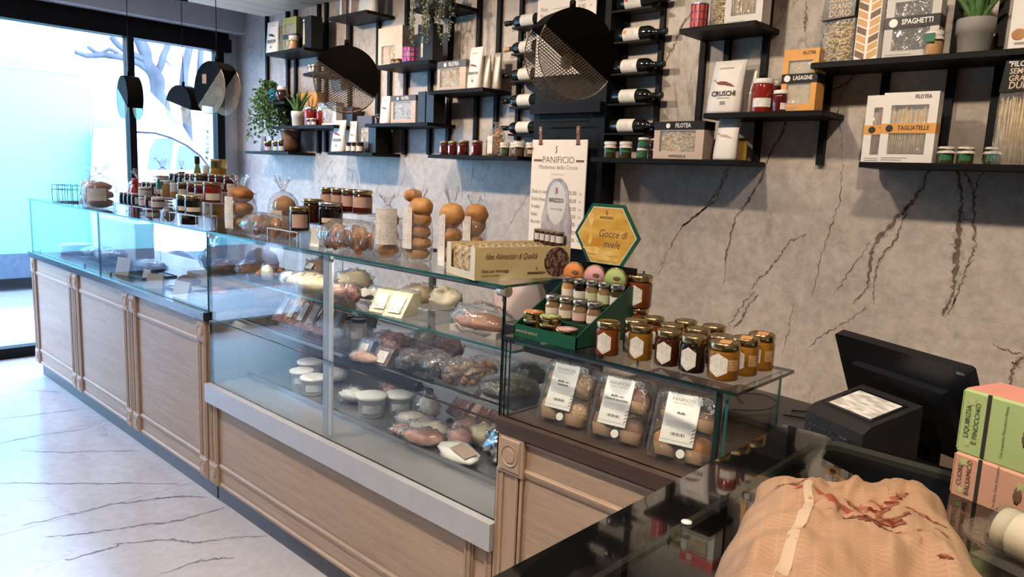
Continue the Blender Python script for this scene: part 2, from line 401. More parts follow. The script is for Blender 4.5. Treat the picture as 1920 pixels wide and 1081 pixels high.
for k, (p, wd) in enumerate(V):
    if wd >= .008 and k < 23: vein(p, wd*2.1, 200+k, halo_mat, amp=.004).location.y = .0003
    vein(p, wd*(1.05 if wd < .018 else .9), k, vein_mat if k < 23 else vein_soft)

# window wall: reveal beside the window, spandrel below, lintel above
struct(MB().box(XWIN-.25, XWIN, 3.215, YW+.012, 0, 3.3).build('wall_window_side', plaster))
struct(MB().box(XWIN-.25, XWIN, -3.2, -1.2, 0, 3.3).build('wall_window_end', plaster))
struct(MB().box(XWIN-.25, XWIN+.17, -3.2, YW, 2.775, 3.3).build('trim_1', plaster))
struct(MB().box(-6.95, 2.6, -3.4, -3.2, 0, 3.3).build('wall_front', M('dark_plaster', (.16, .145, .135), .8, 0, .1, vs=3)))
struct(MB().box(2.6, 2.8, -3.4, YW+.2, 0, 3.3).build('wall_right', plaster))
fl = struct(MB().box(XWIN-.05, 2.6, -3.2, YW+.2, -.1, -.012).build('floor', M('floor_grout', (.52, .52, .54), .8)))
fx = [-6.81, -5.95, -4.74, -3.53, -2.32, -1.11, .1, 1.31, 2.6]; fyy = [-3.2, -2.07, -.87, .33, 1.53, 2.73, YW+.012]
for i in range(len(fx)-1):
    for j in range(len(fyy)-1):
        MB().box(fx[i]+.0012, fx[i+1]-.0012, fyy[j]+.0012, fyy[j+1]-.0012, -.014, 0).build('floor_slab', floor_mat, fl)
FV = [
 [(-4.523, 0.996), (-4.355, 1.156), (-4.253, 1.31), (-4.116, 1.47)],
 [(-5.175, 1.04), (-5.134, 1.198), (-5.078, 1.482)],
 [(-4.727, 0.942), (-4.719, 1.149), (-4.672, 1.416)],
 [(-4.126, 0.812), (-3.922, 1.034), (-3.729, 1.263), (-3.556, 1.441)],
 [(-3.569, 0.769), (-3.544, 0.948), (-3.533, 1.123), (-3.462, 1.289), (-3.409, 1.393)],
 [(-3.39, 0.823), (-3.313, 0.943), (-3.239, 1.134), (-3.166, 1.291), (-3.168, 1.49)],
 [(-3.136, 1.001), (-3.064, 1.135), (-3.005, 1.2), (-2.926, 1.245), (-2.873, 1.373), (-2.789, 1.501)],
 [(-3.135, 0.812), (-3.112, 0.962), (-3.124, 1.028)],
 [(-3.478, 1.27), (-3.426, 1.374), (-3.321, 1.483)],
 [(-5.713, 1.311), (-5.614, 1.413), (-5.528, 1.48)],
 [(-2.783, 1.047), (-2.77, 1.21), (-2.704, 1.313)],
]
for k, p in enumerate(FV): vein(p, .015, 60+k, floor_vein, fl, 'floor', .008)

# wooden ceiling of planks, plaster slab above
struct(MB().box(XWIN-.2, 2.8, -3.4, YW+.2, 3.3, 3.4).build('ceiling_slab', plaster))
ce = struct(MB().box(-6.2, 2.6, -3.2, YW, 2.905, 2.93).build('ceiling', M('ceiling_batten', (.3, .22, .14), .8)))
pine = wood('pine_planks', (.74, .60, .45), (.60, .46, .32), .55, 'y', 6)
for k in range(44):
    x0 = -6.205+k*.2
    MB().bevel_box(x0+.002, x0+.198, -3.2, YW-.002, -2.905, -2.88, .003).build('plank', pine, ce, rot=(PI, 0, 0), loc=(0, 0, 0)).location = (0, .178, 0)

# shop window: black frame, mullion, panes
wf = struct(thing('window_1', None, None)); wf['kind'] = 'structure'
def wpart(name, mb, m): return mb.build(name, m, wf)
wpart('head_beam', MB().box(XWIN-.06, XWIN+.07, -1.2, 3.30, 2.605, 2.72), black)
wpart('head_beam', MB().box(XWIN-.06, XWIN+.02, -1.2, 3.30, 2.72, 2.78), black)
wpart('sill', MB().box(XWIN-.06, XWIN+.05, -1.2, 3.22, 0, .085), black)
for y0, y1 in ((3.165, 3.235), (2.40, 2.455), (-1.2, -1.13)):
    wpart('mullion', MB().box(XWIN-.05, XWIN+.05, y0, y1, .085, 2.605), black)
for y0, y1 in ((-1.13, 2.40), (2.455, 3.165)):
    wpart('pane', MB().box(XWIN-.006, XWIN+.006, y0, y1, .085, 2.605), film('window_glass', (.98, .99, .99), 0, .7, .0))

# ================================================================ the counter
YF = 1.48          # front plane of the counter
def rosette_mesh():
    b = MB(); w, h = .088, .104
    b.box(-w/2, w/2, -.012, 0, -h/2, h/2)
    def ring(k, y): return [(-w/2+k, y, -h/2+k), (w/2-k, y, -h/2+k), (w/2-k, y, h/2-k), (-w/2+k, y, h/2-k)]
    b.rings([ring(0, -.012), ring(.003, -.014), ring(.009, -.014), ring(.012, -.018), ring(.016, -.018)], 0, False, False, True)
    n = 28
    prof = [(.029, -.018), (.029, -.0205), (.026, -.0205), (.0235, -.0165), (.020, -.0165), (.0185, -.0205), (.012, -.021), (.001, -.021)]
    b.rings([[(r*math.cos(2*PI*i/n), y, r*math.sin(2*PI*i/n)) for i in range(n)] for r, y in prof], 0, False)
    m = b.mesh('rosette'); m.materials.append(oak); return m
ros = rosette_mesh()
def rosette(parent, x, z, k=1): return obj('rosette', ros, None, parent, (x, YF, z), None, (k, 1, k))
def molding_h(parent, x0, x1, z, name='rail_moulding', hh=.016, y=YF):
    b = MB()
    prof = [(0, -hh), (-.003, -hh), (-.006, -hh*.3), (-.007, hh*.3), (-.003, hh*.6), (0, hh)]
    return b.prism([(y+a, z+c) for a, c in prof], x0, x1, 'x').build(name, oak, parent)
def molding_v(parent, x, z0, z1, name='stile_moulding', ww=.013, y=YF):
    prof = [(-ww, 0), (-ww, -.005), (-ww*.5, -.006), (-ww*.3, -.002), (ww*.3, -.002), (ww*.5, -.006), (ww, -.005), (ww, 0)]
    return MB().prism([(x+a, y+c) for a, c in prof], z0, z1, 'z').build(name, oak_v, parent)
plinth_mat = M('plinth_grey', (.085, .09, .105), .35, 0, .15)
def cabinet(x0, x1, label, ztop=.88):
    t = thing('counter_cabinet', label, 'cabinet', (0, 0, 0), 0, 'oak cabinets under the long glass counter')
    MB().box(x0+.001, x1-.001, YF+.012, YF+.74, .10, ztop).build('carcass', oak_v, t)
    MB().box(x0+.004, x1-.004, YF+.002, YF+.012, .10, ztop).build('door_panel', oak, t)
    MB().box(x0+.001, x1-.001, YF+.03, YF+.72, 0, .10).build('plinth', plinth_mat, t)
    for x in (x0+.048, x1-.048):
        rosette(t, x, ztop-.056); rosette(t, x, .158)
        MB().box(x-.040, x+.040, YF-.006, YF+.003, .21, ztop-.108).build('stile', oak_v, t)
        molding_v(t, x-.030, .21, ztop-.108, y=YF-.006); molding_v(t, x+.030, .21, ztop-.108, y=YF-.006)
    molding_h(t, x0+.092, x1-.092, ztop-.108, hh=.014); molding_h(t, x0+.092, x1-.092, .205, hh=.014); molding_h(t, x0+.092, x1-.092, .115, hh=.012)
    return t
cabinet(-6.09, -5.165, 'oak panelled cabinet at the window end of the counter')
cabinet(-5.165, -4.215, 'oak panelled cabinet between the window-end cabinet and the third cabinet')
cabinet(-4.215, -3.275, 'oak panelled cabinet directly beside the refrigerated glass case')
# dark worktop over the three cabinets
tag(MB().bevel_box(-6.10, -3.270, YF-.022, YF+.76, .88, .918, .003).build('worktop', dark_top), 'long dark grey worktop over the three oak cabinets', 'worktop')

# glass show case on the worktop
def pane(parent, x0, x1, y0, y1, z0, z1, e=None, name='glass_pane'):
    return MB().box(x0, x1, y0, y1, z0, z1, 0, 1).build(name, [glass, e or glass_edge], parent)
T = .008
gc = thing('glass_showcase', 'frameless glass show case on the dark worktop by the window', 'showcase', (0, 0, 0))
ZT = 1.295
for x0, x1 in ((-6.085, -4.70), (-4.692, -3.275)): pane(gc, x0, x1, YF+.002, YF+.002+T, .918, ZT-T)
for x in (-6.085, -3.285): pane(gc, x, x+T, YF+.014, 2.10, .918, ZT-T, glass_dark)
for x0, x1 in ((-6.09, -4.70), (-4.696, -3.27)): pane(gc, x0, x1, YF-.005, 1.90, ZT-T, ZT, name='top_pane')
pane(gc, -5.0, -4.992, YF+.04, 1.95, .918, ZT-T, name='divider_pane')
for x in (-6.0, -5.05, -4.6, -3.36):
    MB().lathe([(.007, .918), (.007, .945), (.004, .948)], 10, 0, x, YF+.03).build('glass_clip', steel, gc)
for x in (-5.5, -3.85):
    MB().box(x-.011, x+.011, YF+.598, YF+.62, .918, ZT-T).build('post', acr_edge, gc)

# refrigerated case
rc = thing('refrigerated_case', 'refrigerated glass deli case with oak front and silver strip', 'showcase', (0, 0, 0))
RX0, RX1 = -3.262, -1.40
def rbox(name, m, *a): return MB().box(*a).build(name, m, rc)
rbox('carcass', oak, RX0, RX1, YF+.012, 2.28, .10, .50)
rbox('front_panel', oak, RX0, RX1, YF+.002, YF+.012, .10, .50)
rbox('plinth', plinth_mat, RX0, RX1, YF+.03, 2.26, 0, .10)
rbox('silver_strip', silver_strip, RX0, RX1+.008, YF-.028, YF+.004, .502, .588)
ledge_mat = M('grey_ledge', (.33, .335, .345), .22, .2, .12, vs=5)
deck_mat = M('steel_deck', (.40, .42, .45), .25, .75, .12, vs=5)
rbox('ledge', ledge_mat, RX0, RX1, YF+.010, 1.66, .50, .584)
rbox('deck', deck_mat, RX0, RX1, 1.675, 2.28, .50, .598)
rbox('deck_lip', steel, RX0, RX1, 1.66, 1.675, .50, .606)
rbox('side_panel', M('case_grey', (.27, .27, .285), .5), RX0, RX0+.012, YF+.014, 2.28, .584, .915)
rbox('rear_sill', steel, RX0, RX1, 2.20, 2.28, .598, .86)
for z0, z1 in ((.588, .889), (.892, ZT-T)): pane(rc, RX0+.008, RX1-.002, YF, YF+T, z0, z1, glass_dark, 'front_pane')
pane(rc, -3.268, RX1+.006, YF-.005, 1.86, ZT-T, ZT, glass_edge, 'top_pane')
pane(rc, RX0+.001, RX0+.007, YF+.012, 2.2, .915, ZT-T, glass_dark, 'end_pane')
pane(rc, RX1-.008, RX1, YF+.012, 2.2, .60, ZT-T, glass_dark, 'end_pane')
pane(rc, RX0+.02, RX1-.03, 1.56, 1.98, 1.078, 1.086, glass_edge, 'glass_shelf')
pane(rc, RX0+.02, RX1-.03, 1.60, 2.06, .888, .896, glass_dark, 'glass_shelf')
MB().box(-2.335, -2.300, YF+.012, YF+.02, .60, ZT-T).build('post', M('post_grey', (.55, .56, .57), .3, .5), rc)
MB().box(-2.298, -2.278, YF+.012, YF+.02, .60, 1.27).build('post', acr_edge, rc)
for x in (-3.14, -2.3, -1.47):
    MB().box(x-.012, x+.012, 1.985, 2.005, .598, ZT-T).build('shelf_upright', M('upright_dark', (.10, .10, .11), .4, .5), rc)
for x, z in ((-3.24, 1.275), (-1.412, 1.275)):
    b = MB().lathe_x([(.016, -.018), (.016, .018)], 12, 0, 0, 0)
    b.lathe([(.006, -.03), (.006, .012)], 10)
    b.build('glass_clamp', M('clear_clamp', (.62, .58, .5), .2, .4), rc, (x, YF+.014, z))
for x in (RX0+.042,):
    rosette(rc, x, .158)
    MB().box(x-.036, x+.036, YF-.006, YF+.003, .21, .50).build('stile', oak_v, rc)
    molding_v(rc, x-.026, .21, .50, y=YF-.006); molding_v(rc, x+.028, .21, .50, y=YF-.006)
x = RX1-.10
MB().box(x-.02, x+.02, YF-.006, YF+.003, .21, .50).build('stile', oak_v, rc); molding_v(rc, x, .21, .50, y=YF-.006)
molding_v(rc, RX1-.016, .11, .50, y=YF)
molding_h(rc, RX0+.09, RX1-.12, .205, hh=.014); molding_h(rc, RX0+.09, RX1-.02, .115, hh=.012)

# slim LED profiles of the case: each a dark channel that shines down and back onto the goods
def led_profile(parent, x0, x1, y, z, watts, aim):
    MB().box(x0, x1, y-.007, y+.003, z-.004, z+.006).build('led_channel', M('led_channel', (.35, .36, .37), .4, .6), parent)
    l = lamp('AREA', ((x0+x1)/2, y+.006, z-.006), watts, (1.0, .93, .84), ((x0+x1)/2, aim[0], aim[1]), shape='RECTANGLE', size=x1-x0, size_y=.012); l.name = 'case_led_light'
for x0, x1 in ((RX0+.03, -2.35), (-2.27, RX1-.03)):
    led_profile(rc, x0, x1, 1.500, 1.278, 1.7, (1.85, .85)); led_profile(rc, x0, x1, 1.594, .880, 1.1, (1.80, .60))

# end cabinet with its own low glass box
LX0, LX1 = -1.392, -.60
lc = thing('end_cabinet', 'oak cabinet with single large rosette beside the checkout counter', 'cabinet', (0, 0, 0))
MB().box(LX0, LX1, YF+.012, 2.28, .10, .872).build('carcass', oak, lc)
MB().box(LX0, LX1, YF+.002, YF+.012, .10, .872).build('door_panel', oak, lc)
MB().box(LX0, LX1, YF+.03, 2.26, 0, .10).build('plinth', plinth_mat, lc)
rosette(lc, LX0+.056, .815, 1.12)
MB().box(LX0+.002, LX0+.088, YF-.005, YF+.003, .11, .764).build('stile', oak_v, lc)
molding_v(lc, LX0+.014, .11, .764, y=YF-.005); molding_v(lc, LX0+.088, .11, .764, y=YF-.003)
molding_h(lc, LX0+.105, LX1, .774, hh=.013); molding_h(lc, LX0+.105, LX1, .862, hh=.008)
tag(MB().bevel_box(LX0-.006, .55, YF-.016, 2.34, .872, .915, .003).build('worktop', brown_top), 'dark brown worktop under the low glass box and cash register', 'worktop')
lb = thing('glass_box', 'low glass box over the muffin packs, honey jars on top', 'showcase', (0, 0, 0))
ZL = 1.152
pane(lb, LX0+.004, -.735, YF+.003, YF+.010, .915, ZL-T, glass_dark)
pane(lb, LX0+.010, LX0+.017, YF+.014, 1.775, .915, ZL-T, glass_dark)
pane(lb, -.715, -.708, YF+.010, 1.775, .915, ZL-T, None)
MB().box(-.735, -.724, YF+.003, YF+.014, .915, ZL-T).build('corner_strip', glass_dark, lb)
pane(lb, LX0, -.683, YF-.005, 1.785, ZL-T, ZL, glass_dark, 'top_pane')
led_profile(lb, LX0+.03, -.75, 1.500, 1.136, .38, (1.66, .92))

# ================================================================ wall shelves
SY0 = 3.13
def shelf(x0, x1, z, label, posts=(), th=.022):
    t = thing('wall_shelf', label, 'shelf', (x0, SY0, z), 0, 'black metal shelves on the stone wall')
    b = MB().bevel_box(0, x1-x0, 0, YW-SY0-.002, -th, 0, .003); b.build('board', black, t)
    for (px, zt, zb) in posts:
        MB().box(px-.015, px+.015, YW-.026, YW-.001, zb, min(zt, 2.90)).build('post', black, t, (-x0, -SY0, -z))
    return t
shelf(-1.263, .30, 2.114, 'highest right shelf carrying pasta bags, spaghetti box and aloe', [(-1.271, 2.123, 1.704), (-0.793, 2.429, 2.154), (-0.644, 2.408, 2.162)])
shelf(-1.028, .30, 1.714, 'shelf carrying the tagliatelle boxes and long pasta bag', [(-1.034, 2.129, 1.731), (-0.79, 2.124, 1.731), (-0.631, 2.121, 1.732)])
shelf(-1.74, -1.19, 1.922, 'shelf carrying the lasagne box and red sauce jars', [(-1.766, 2.319, 1.96)])
shelf(-1.90, -1.52, 2.313, 'shelf carrying a red patterned tin and pasta box', [(-1.574, 2.516, 1.708), (-1.895, 2.311, 1.716)])
shelf(-2.375, -1.53, 1.712, 'shelf carrying the pappardelle box and cloth-topped jars')
shelf(-3.69, -2.90, 1.712, 'shelf carrying honey jars and a taralli bag left of menu panel', [(-3.761, 2.817, 1.72), (-3.495, 2.78, 1.724), (-3.316, 2.756, 1.722)])
shelf(-3.70, -3.20, 2.11, 'shelf carrying one pasta box and a white chilli bag, left of wine rack')
shelf(-4.275, -3.70, 2.305, 'shelf under the trailing plants with a pink tin', [(-4.224, 2.845, 1.715), (-3.957, 2.81, 1.718)])
shelf(-4.85, -4.375, 2.686, 'high shelf near the ceiling carrying brown packets', [(-4.908, 2.898, 1.97), (-5.234, 2.94, 1.723)])
shelf(-3.87, -3.50, 2.632, 'high shelf holding the three trailing plants')
shelf(-5.76, -5.17, 2.505, 'highest left shelf carrying a green pasta box', [(-6.165, 2.953, 1.925), (-5.692, 2.939, 1.723)])
shelf(-5.19, -4.83, 2.311, 'short shelf half hidden behind the round pendant lamp', [(-5.34, 2.953, 1.714)])
shelf(-5.865, -5.465, 2.112, 'small shelf holding the bushy trailing plant and blue mug')
shelf(-5.675, -4.77, 1.916, 'shelf carrying the small aloe and red jars', [(-5.819, 2.929, 1.939)])
shelf(-6.135, -5.41, 1.714, 'lowest left shelf with small dark jars')
shelf(-4.845, -4.285, 1.718, 'lowest shelf with three tiny jars under the round pendant lamp', [(-4.551, 2.704, 1.718)])
shelf(-4.38, -3.70, 1.916, 'shelf carrying a pasta box with black boxes beside it', [(-4.409, 2.356, 1.712)])

# black panel with the menu boards, wine racks either side
PX0, PX1, PY = -2.895, -2.388, 3.255
pn = thing('menu_backboard', 'tall black panel behind the hanging menu board', 'panel', (0, 0, 0))
MB().box(PX0, PX1, PY, YW-.001, 0, 2.878).build('panel_face', navy, pn)
_, zl1, zl0 = -2.638, 2.008, 1.953
MB().box(PX0+.004, PX1-.004, PY-.045, PY, zl0, zl1).build('ledge', black, pn)
x0, z0 = -2.802, 1.908; x1, z1 = -2.457, 1.905
MB().tube([(x0-.01, PY, z0+.05), (x0-.01, PY-.05, z0+.04), (x0, PY-.05, z0), (x1, PY-.05, z0), (x1+.012, PY-.05, z0+.03), (x1+.012, PY, z0+.04)], .0045, 6).build('hanging_rail', black, pn)
def rack(x0, x1, zs, label, px):
    t = thing('wine_rack', label, 'rack', (0, 0, 0), 0, 'wine racks beside the menu panel')
    for p in px: MB().box(p-.013, p+.013, YW-.024, YW-.001, zs[0]-.03, 2.878).build('post', black, t)
    for z in zs: MB().box(x0, x1, YW-.125, YW-.024, z-.010, z).build('ledge', black, t)
    return t
def zz(*a): return [a[i] for i in range(1, len(a), 2)]
ZL_L = zz(-3.015, 1.846, -3.024, 2.005, -3.033, 2.155, -3.034, 2.311, -3.039, 2.461)
ZL_L.append(ZL_L[-1]+.185)
ZL_R = zz(-2.203, 1.846, -2.216, 1.998, -2.228, 2.152, -2.234, 2.312, -2.247, 2.471)
ZL_R.append(ZL_R[-1]+.20)
rack(-3.10, PX0-.001, ZL_L, 'black wine rack on the window side of the menu panel', ((-3.131, 2.331)[0],))
rack(PX1+.001, -2.14, ZL_R, 'black wine rack on the checkout side of the menu panel', ((-2.375, 2.217)[0]+.01, (-2.141, 2.201)[0]))
wine_glass = M('wine_bottle_glass', (.010, .012, .010), .05, 0, .2, coat=.6)
foil = M('black_foil', (.012, .012, .014), .3, 0, .2)
def bottle_parts(t, sgn, cream=True, capm=None):
    """lies along X, neck towards sgn"""
    pr = [(.005, 0), (.034, .002), (.037, .008), (.037, .190), (.034, .207), (.022, .226), (.0145, .238), (.0145, .262)]
    MB().lathe_x([(r, sgn*x) for r, x in pr], 18).build('glass_body', wine_glass, t)
    MB().lathe_x([(.0150, sgn*.250), (.0150, sgn*.285), (.0165, sgn*.288), (.0165, sgn*.300), (.014, sgn*.302)], 14).build('neck_foil', capm or foil, t)
    n = 12; rs = []
    for x in (sgn*.055, sgn*.155):
        rs.append([(x, -.0374*math.cos(a), .0374*math.sin(a)) for a in [(-1.15+2.5*i/n) for i in range(n+1)]])
    MB().rings(rs, 0, True, False, False, False).build('paper_label', M('wine_label', (.82, .77, .68), .6, 0, .08), t)
    MB().rings([[(x, -.0377*math.cos(a), .0377*math.sin(a)) for a in [(-.25+.6*i/4) for i in range(5)]] for x in (sgn*.075, sgn*.13)], 0, True, False, False, False).build('print', LBL, t)
ordn = ['lowest', 'second lowest', 'middle', 'fourth from the bottom', 'fifth from the bottom', 'topmost']
for k, z in enumerate(ZL_L[:6]):
    t = thing('wine_bottle', 'wine bottle lying %s in the window-side rack' % ordn[k], 'bottle', (PX0-.006, YW-.075, z+.0385), 0, 'wine bottles in the racks')
    bottle_parts(t, -1, capm=M('cork_foil', (.62, .45, .30), .5) if k == 3 else None)
for k, z in enumerate(ZL_R[:6]):
    t = thing('wine_bottle', 'wine bottle lying %s in the checkout-side rack' % ordn[k], 'bottle', (PX1+.012, YW-.075, z+.0385), 0, 'wine bottles in the racks')
    bottle_parts(t, 1)
    if k > 2:
        MB().rings([[(x, -.0378*math.cos(a), .0378*math.sin(a)) for a in [(.0+.5*i/4) for i in range(5)]] for x in (.06, .078)], 0, True, False, False, False).build('colour_stamp', M('stamp_orange', (.75, .33, .10), .6) if k == 3 else M('stamp_red', (.62, .06, .05), .6), t)

# hanging menu boards
menu_mat = M('menu_card', (.83, .74, .66), .55, 0, .04)
def menu(xl, xr, zt, zb, y, label):
    t = thing('menu_board', label, 'sign', ((xl+xr)/2, y, zb))
    w_ = xr-xl; h_ = zt-zb
    MB().box(-w_/2, w_/2, -.004, .004, 0, h_).build('board', menu_mat, t)
    return t, w_, h_
bx, bw, bz, bh = -2.64, 0.394, 1.216, 0.591
t, w_, h_ = menu(bx-bw/2, bx+bw/2, bz+bh, bz, 3.19, 'cream hanging price board on two brown leather straps')
FR = -.0045
text('PANIFICIO', .052, ink_brown, t, (0, FR, h_-.112), sx=.95)
text('Madonna della Croce', .034, ink_brown, t, (0, FR, h_-.152), sx=.95)
MB().box(-w_*.46, -w_*.30, FR-.0003, FR, h_-.121, h_-.109).build('rule', ink_brown, t); MB().box(w_*.32, w_*.46, FR-.0003, FR, h_-.121, h_-.109).build('rule', ink_brown, t)
MB().tube([(-.02, FR, h_-.075), (-.012, FR, h_-.055), (-.02, FR, h_-.045), (-.01, FR, h_-.035)], .0025, 5).build('wheat_emblem', ink_brown, t)
text('Prodotti tipici', .017, M('ink_tan', (.55, .38, .26), .6), t, (0, FR, h_-.19)); text('Quantità', .024, M('ink_orange', (.72, .42, .22), .6), t, (0, FR, h_-.215))
for k, (a, b_) in enumerate((('Dolci in vasi', '25,00'), ('Dolci freschi', '28,00'), ('Frollini', '18,00'), ('Salati', '18,00'), ('Biscotti', '8,00'), ('', '8,00'), ('', '8,00'))):
    z = h_-.29-k*.043
    if a: text(a, .030, ink, t, (-w_*.47, FR, z), align='LEFT', sx=.8)
    text(b_, .031, ink, t, (w_*.36, FR, z), align='RIGHT', sx=.85); text('kg', .016, ink, t, (w_*.41, FR, z), align='LEFT')
for px_ in (1014, 1084):
    dx = (-w_*.34 if px_ == 1014 else w_*.34)
    s = MB(); s.box(dx-.011, dx+.011, -.008, -.005, h_-.025, h_+.068).box(dx-.011, dx+.011, -.012, -.008, h_+.03, h_+.072).build('leather_strap', leather, t)
    MB().box(dx-.015, dx+.015, -.0052, -.0045, h_-.03, h_-.02).build('slot', ink, t)
    MB().lathe_x([(.005, -.001), (.005, .001)], 10).build('rivet', steel, t, (dx, -.0125, h_+.055), (0, 0, PI/2))
bx, bw, bz, bh = -2.649, 0.408, 2.156, 0.559
t, w_, h_ = menu(bx-bw/2, bx+bw/2, bz+bh, bz, 3.2, 'upper cream price board behind the large pendant lamp')
zt_ = (-2.657, 2.514)[1]-bz
for k, (a, b_) in enumerate((('Pane', '4,00'), ('Panini', '4,00'), ('Pizza', '4,50'), ('Focaccia', '5,00'))):
    z = zt_-k*.036
    text(a, .034, ink_brown, t, (-w_*.44, FR, z), align='LEFT', sx=.8); text(b_, .036, ink_brown, t, (w_*.33, FR, z+.024), align='RIGHT', sx=.8); text('kg', .015, ink_brown, t, (w_*.40, FR, z+.026), align='LEFT')
    MB().box(-w_*.22, w_*.12, FR-.0003, FR, z-.004, z-.002).build('rule', ink_brown, t)

# ================================================================ goods: builders
def shape_rect(z0, z1): return lambda t: (z0, z1)
def shape_hex(z0, z1):
    m = (z0+z1)/2
    def f(t):
        k = .55+.45*(1-abs(2*t-1))
        return m-(m-z0)*k, m+(z1-m)*k
    return f
JP = {  # unit jar profiles (radius, height); lid begins at the second number
 'jam': ([(.9, 0), (.97, .015), (1, .05), (1, .70), (.96, .76), (.86, .80), (.84, .84)], .82, .97),
 'squat': ([(.88, 0), (.98, .03), (1, .08), (1, .66), (.93, .74), (.86, .78)], .77, .94),
 'belly': ([(.78, 0), (.88, .03), (.97, .18), (1, .36), (.97, .52), (.86, .64), (.80, .72), (.82, .80)], .78, .92),
 'tall': ([(.9, 0), (.98, .02), (1, .05), (1, .78), (.94, .83), (.87, .86)], .85, .95),
}
def jar_body(kind): return cached(('jar', kind), lambda: MB().lathe(JP[kind][0], 20).mesh('jar_body'))
def jar_lid(kind):
    _, z, r = JP[kind]
    return cached(('lid', kind), lambda: MB().lathe([(r, z), (r*1.03, z+.01), (r*1.03, z+.10), (r*.99, .985), (r*.9, 1.0), (r*.86, .992), (.02, .992)], 20).mesh('lid'))
def jar_label(shape, half, z0, z1):
    f = shape_hex if shape == 'hex' else shape_rect
    return cached(('lab', shape, half, z0, z1), lambda: MB().patch(1.012, -half, half, f(z0, z1), 0, 10).mesh('paper_label'))
CONTENT = {
 'honey': M('honey', (.62, .27, .035), .05, 0, .25, coat=.6, trans=.55, ior=1.35), 'amber': M('amber_honey', (.33, .08, .012), .05, 0, .3, coat=.6, trans=.35, ior=1.35),
 'dark': M('dark_honey', (.06, .015, .006), .05, 0, .3, coat=.7), 'black': M('black_preserve', (.012, .008, .008), .06, 0, .3, coat=.7),
 'red': M('red_sauce', (.26, .018, .012), .1, 0, .3, coat=.6), 'jam': M('dark_red_jam', (.12, .012, .010), .08, 0, .4, coat=.6),
 'tan': M('tan_spread', (.50, .28, .12), .3, 0, .25, coat=.5), 'pale': M('pale_preserve', (.70, .64, .48), .25, 0, .25, coat=.5),
 'yellow': M('pickled_yellow', (.62, .33, .04), .1, 0, .5, vs=60, col2=(.42, .2, .03), coat=.6), 'brown': M('brown_preserve', (.16, .08, .035), .15, 0, .5, vs=60, coat=.6),
 'olive': M('olive_preserve', (.07, .06, .02), .12, 0, .5, vs=70, coat=.6), 'cocktail': M('mixed_seeds', (.40, .27, .14), .15, 0, .6, vs=120, col2=(.10, .06, .03), coat=.6, lo=.45, hi=.55),
}
LIDS = {'gold': gold_lid, 'silver': silver_lid, 'black': black_lid, 'white': M('white_lid', (.8, .79, .77), .4), 'bronze': M('bronze_lid', (.38, .25, .15), .3, .8), 'red': M('red_lid', (.3, .03, .03), .35)}
def camface(x, y, dev=0): return math.atan2(-y, -x)+dev      # turned to the shop floor in front of the checkout
def jar(x, y, z, r, h, content, lid, label, group=None, kind='jam', lab=('rect', .8, .14, .52), lmat=None, face=None, name='jam_jar', extra=None):
    t = thing(name, label, 'jar', (x, y, z), 0, group)
    obj('jar_body', jar_body(kind), None, t, None, None, (r, r, h)); t.children[-1].data.materials.clear() if False else None
    o = t.children[0]
    o.data = cached(('jarm', kind, content), lambda: _with(jar_body(kind), CONTENT[content]))
    obj('lid', cached(('lidm', kind, lid), lambda: _with(jar_lid(kind), LIDS[lid])), None, t, None, None, (r, r, h))
    if lab:
        lm = LBL_U if lmat in (None, LBL) else lmat
        me = cached(('labm', lab, lm.name), lambda: _with(jar_label(*lab), lm))
        obj('paper_label', me, None, t, None, (0, 0, camface(x, y) if face is None else face), (r, r, h))
    if extra == 'cloth': cloth_cap(t, r, h)
    return t
def _with(me, mat):
    m = me.copy(); m.materials.clear(); m.materials.append(mat); return m
cloth_m = M('cloth_cap', (.68, .62, .53), .85, 0, .3, vs=60)
cloth_g = M('green_tag', (.03, .16, .075), .55, 0, .3)
def cloth_cap(t, r, h, mat=None):
    n = 22; rs = []
    for rr, z, wv in ((.02, 1.03, 0), (.8, 1.03, 0), (1.0, 1.0, 0), (.95, .86, .02), (.92, .80, .03), (1.12, .70, .12), (1.18, .62, .16)):
        rs.append([(r*(rr+wv*math.sin(i*5.7))*math.cos(2*PI*i/n), r*(rr+wv*math.sin(i*5.7))*math.sin(2*PI*i/n), h*z) for i in range(n)])
    MB().rings(rs, 0, True).build('cloth_cap', mat or cloth_m, t)
def pasta_bits(x0, x1, y, z0, z1, n, mat, seed, kind='strand', d=.02):
    """pasta pieces seen through a window, joined"""
    b = MB(); rnd = random.Random(seed)
    if kind == 'strand':
        for i in range(n):
            x = x0+(x1-x0)*(i+.5)/n+rnd.uniform(-.001, .001); t_ = rnd.uniform(-.012, .012)
            b.tube([(x, y+rnd.uniform(0, d*.4), z0+rnd.uniform(0, .004)), (x+t_*.4, y+rnd.uniform(0, d*.3), (z0+z1)/2), (x+t_, y+rnd.uniform(0, d*.4), z1-rnd.uniform(0, .02)*(z1-z0)/.12)], (x1-x0)/n*.55, 5)
    elif kind == 'nest':
        for i in range(n):
            cx, cz = rnd.uniform(x0, x1), rnd.uniform(z0, z1); a = rnd.uniform(0, 6.28); rr = rnd.uniform(.010, .022)
            pts = [(min(x1, max(x0, cx+rr*math.cos(a+k*.9)*(1+.2*k/5))), y+rnd.uniform(0, d), min(z1, max(z0, cz+rr*.8*math.sin(a+k*.9)))) for k in range(6)]
            b.tube(pts, .0028, 4)
    else:
        for i in range(n):
            cx, cz = rnd.uniform(x0+.006, x1-.006), rnd.uniform(z0+.006, z1-.004); a = rnd.uniform(0, PI); l = rnd.uniform(.008, .013)
            dx, dz = l*math.cos(a), l*math.sin(a); yy = y+rnd.uniform(0, d)
            b.tube([(cx-dx, yy, cz-dz*.6), (cx, yy-.004, cz), (cx+dx, yy, cz+dz*.6)], .0036, 5)
    o = b
    return b
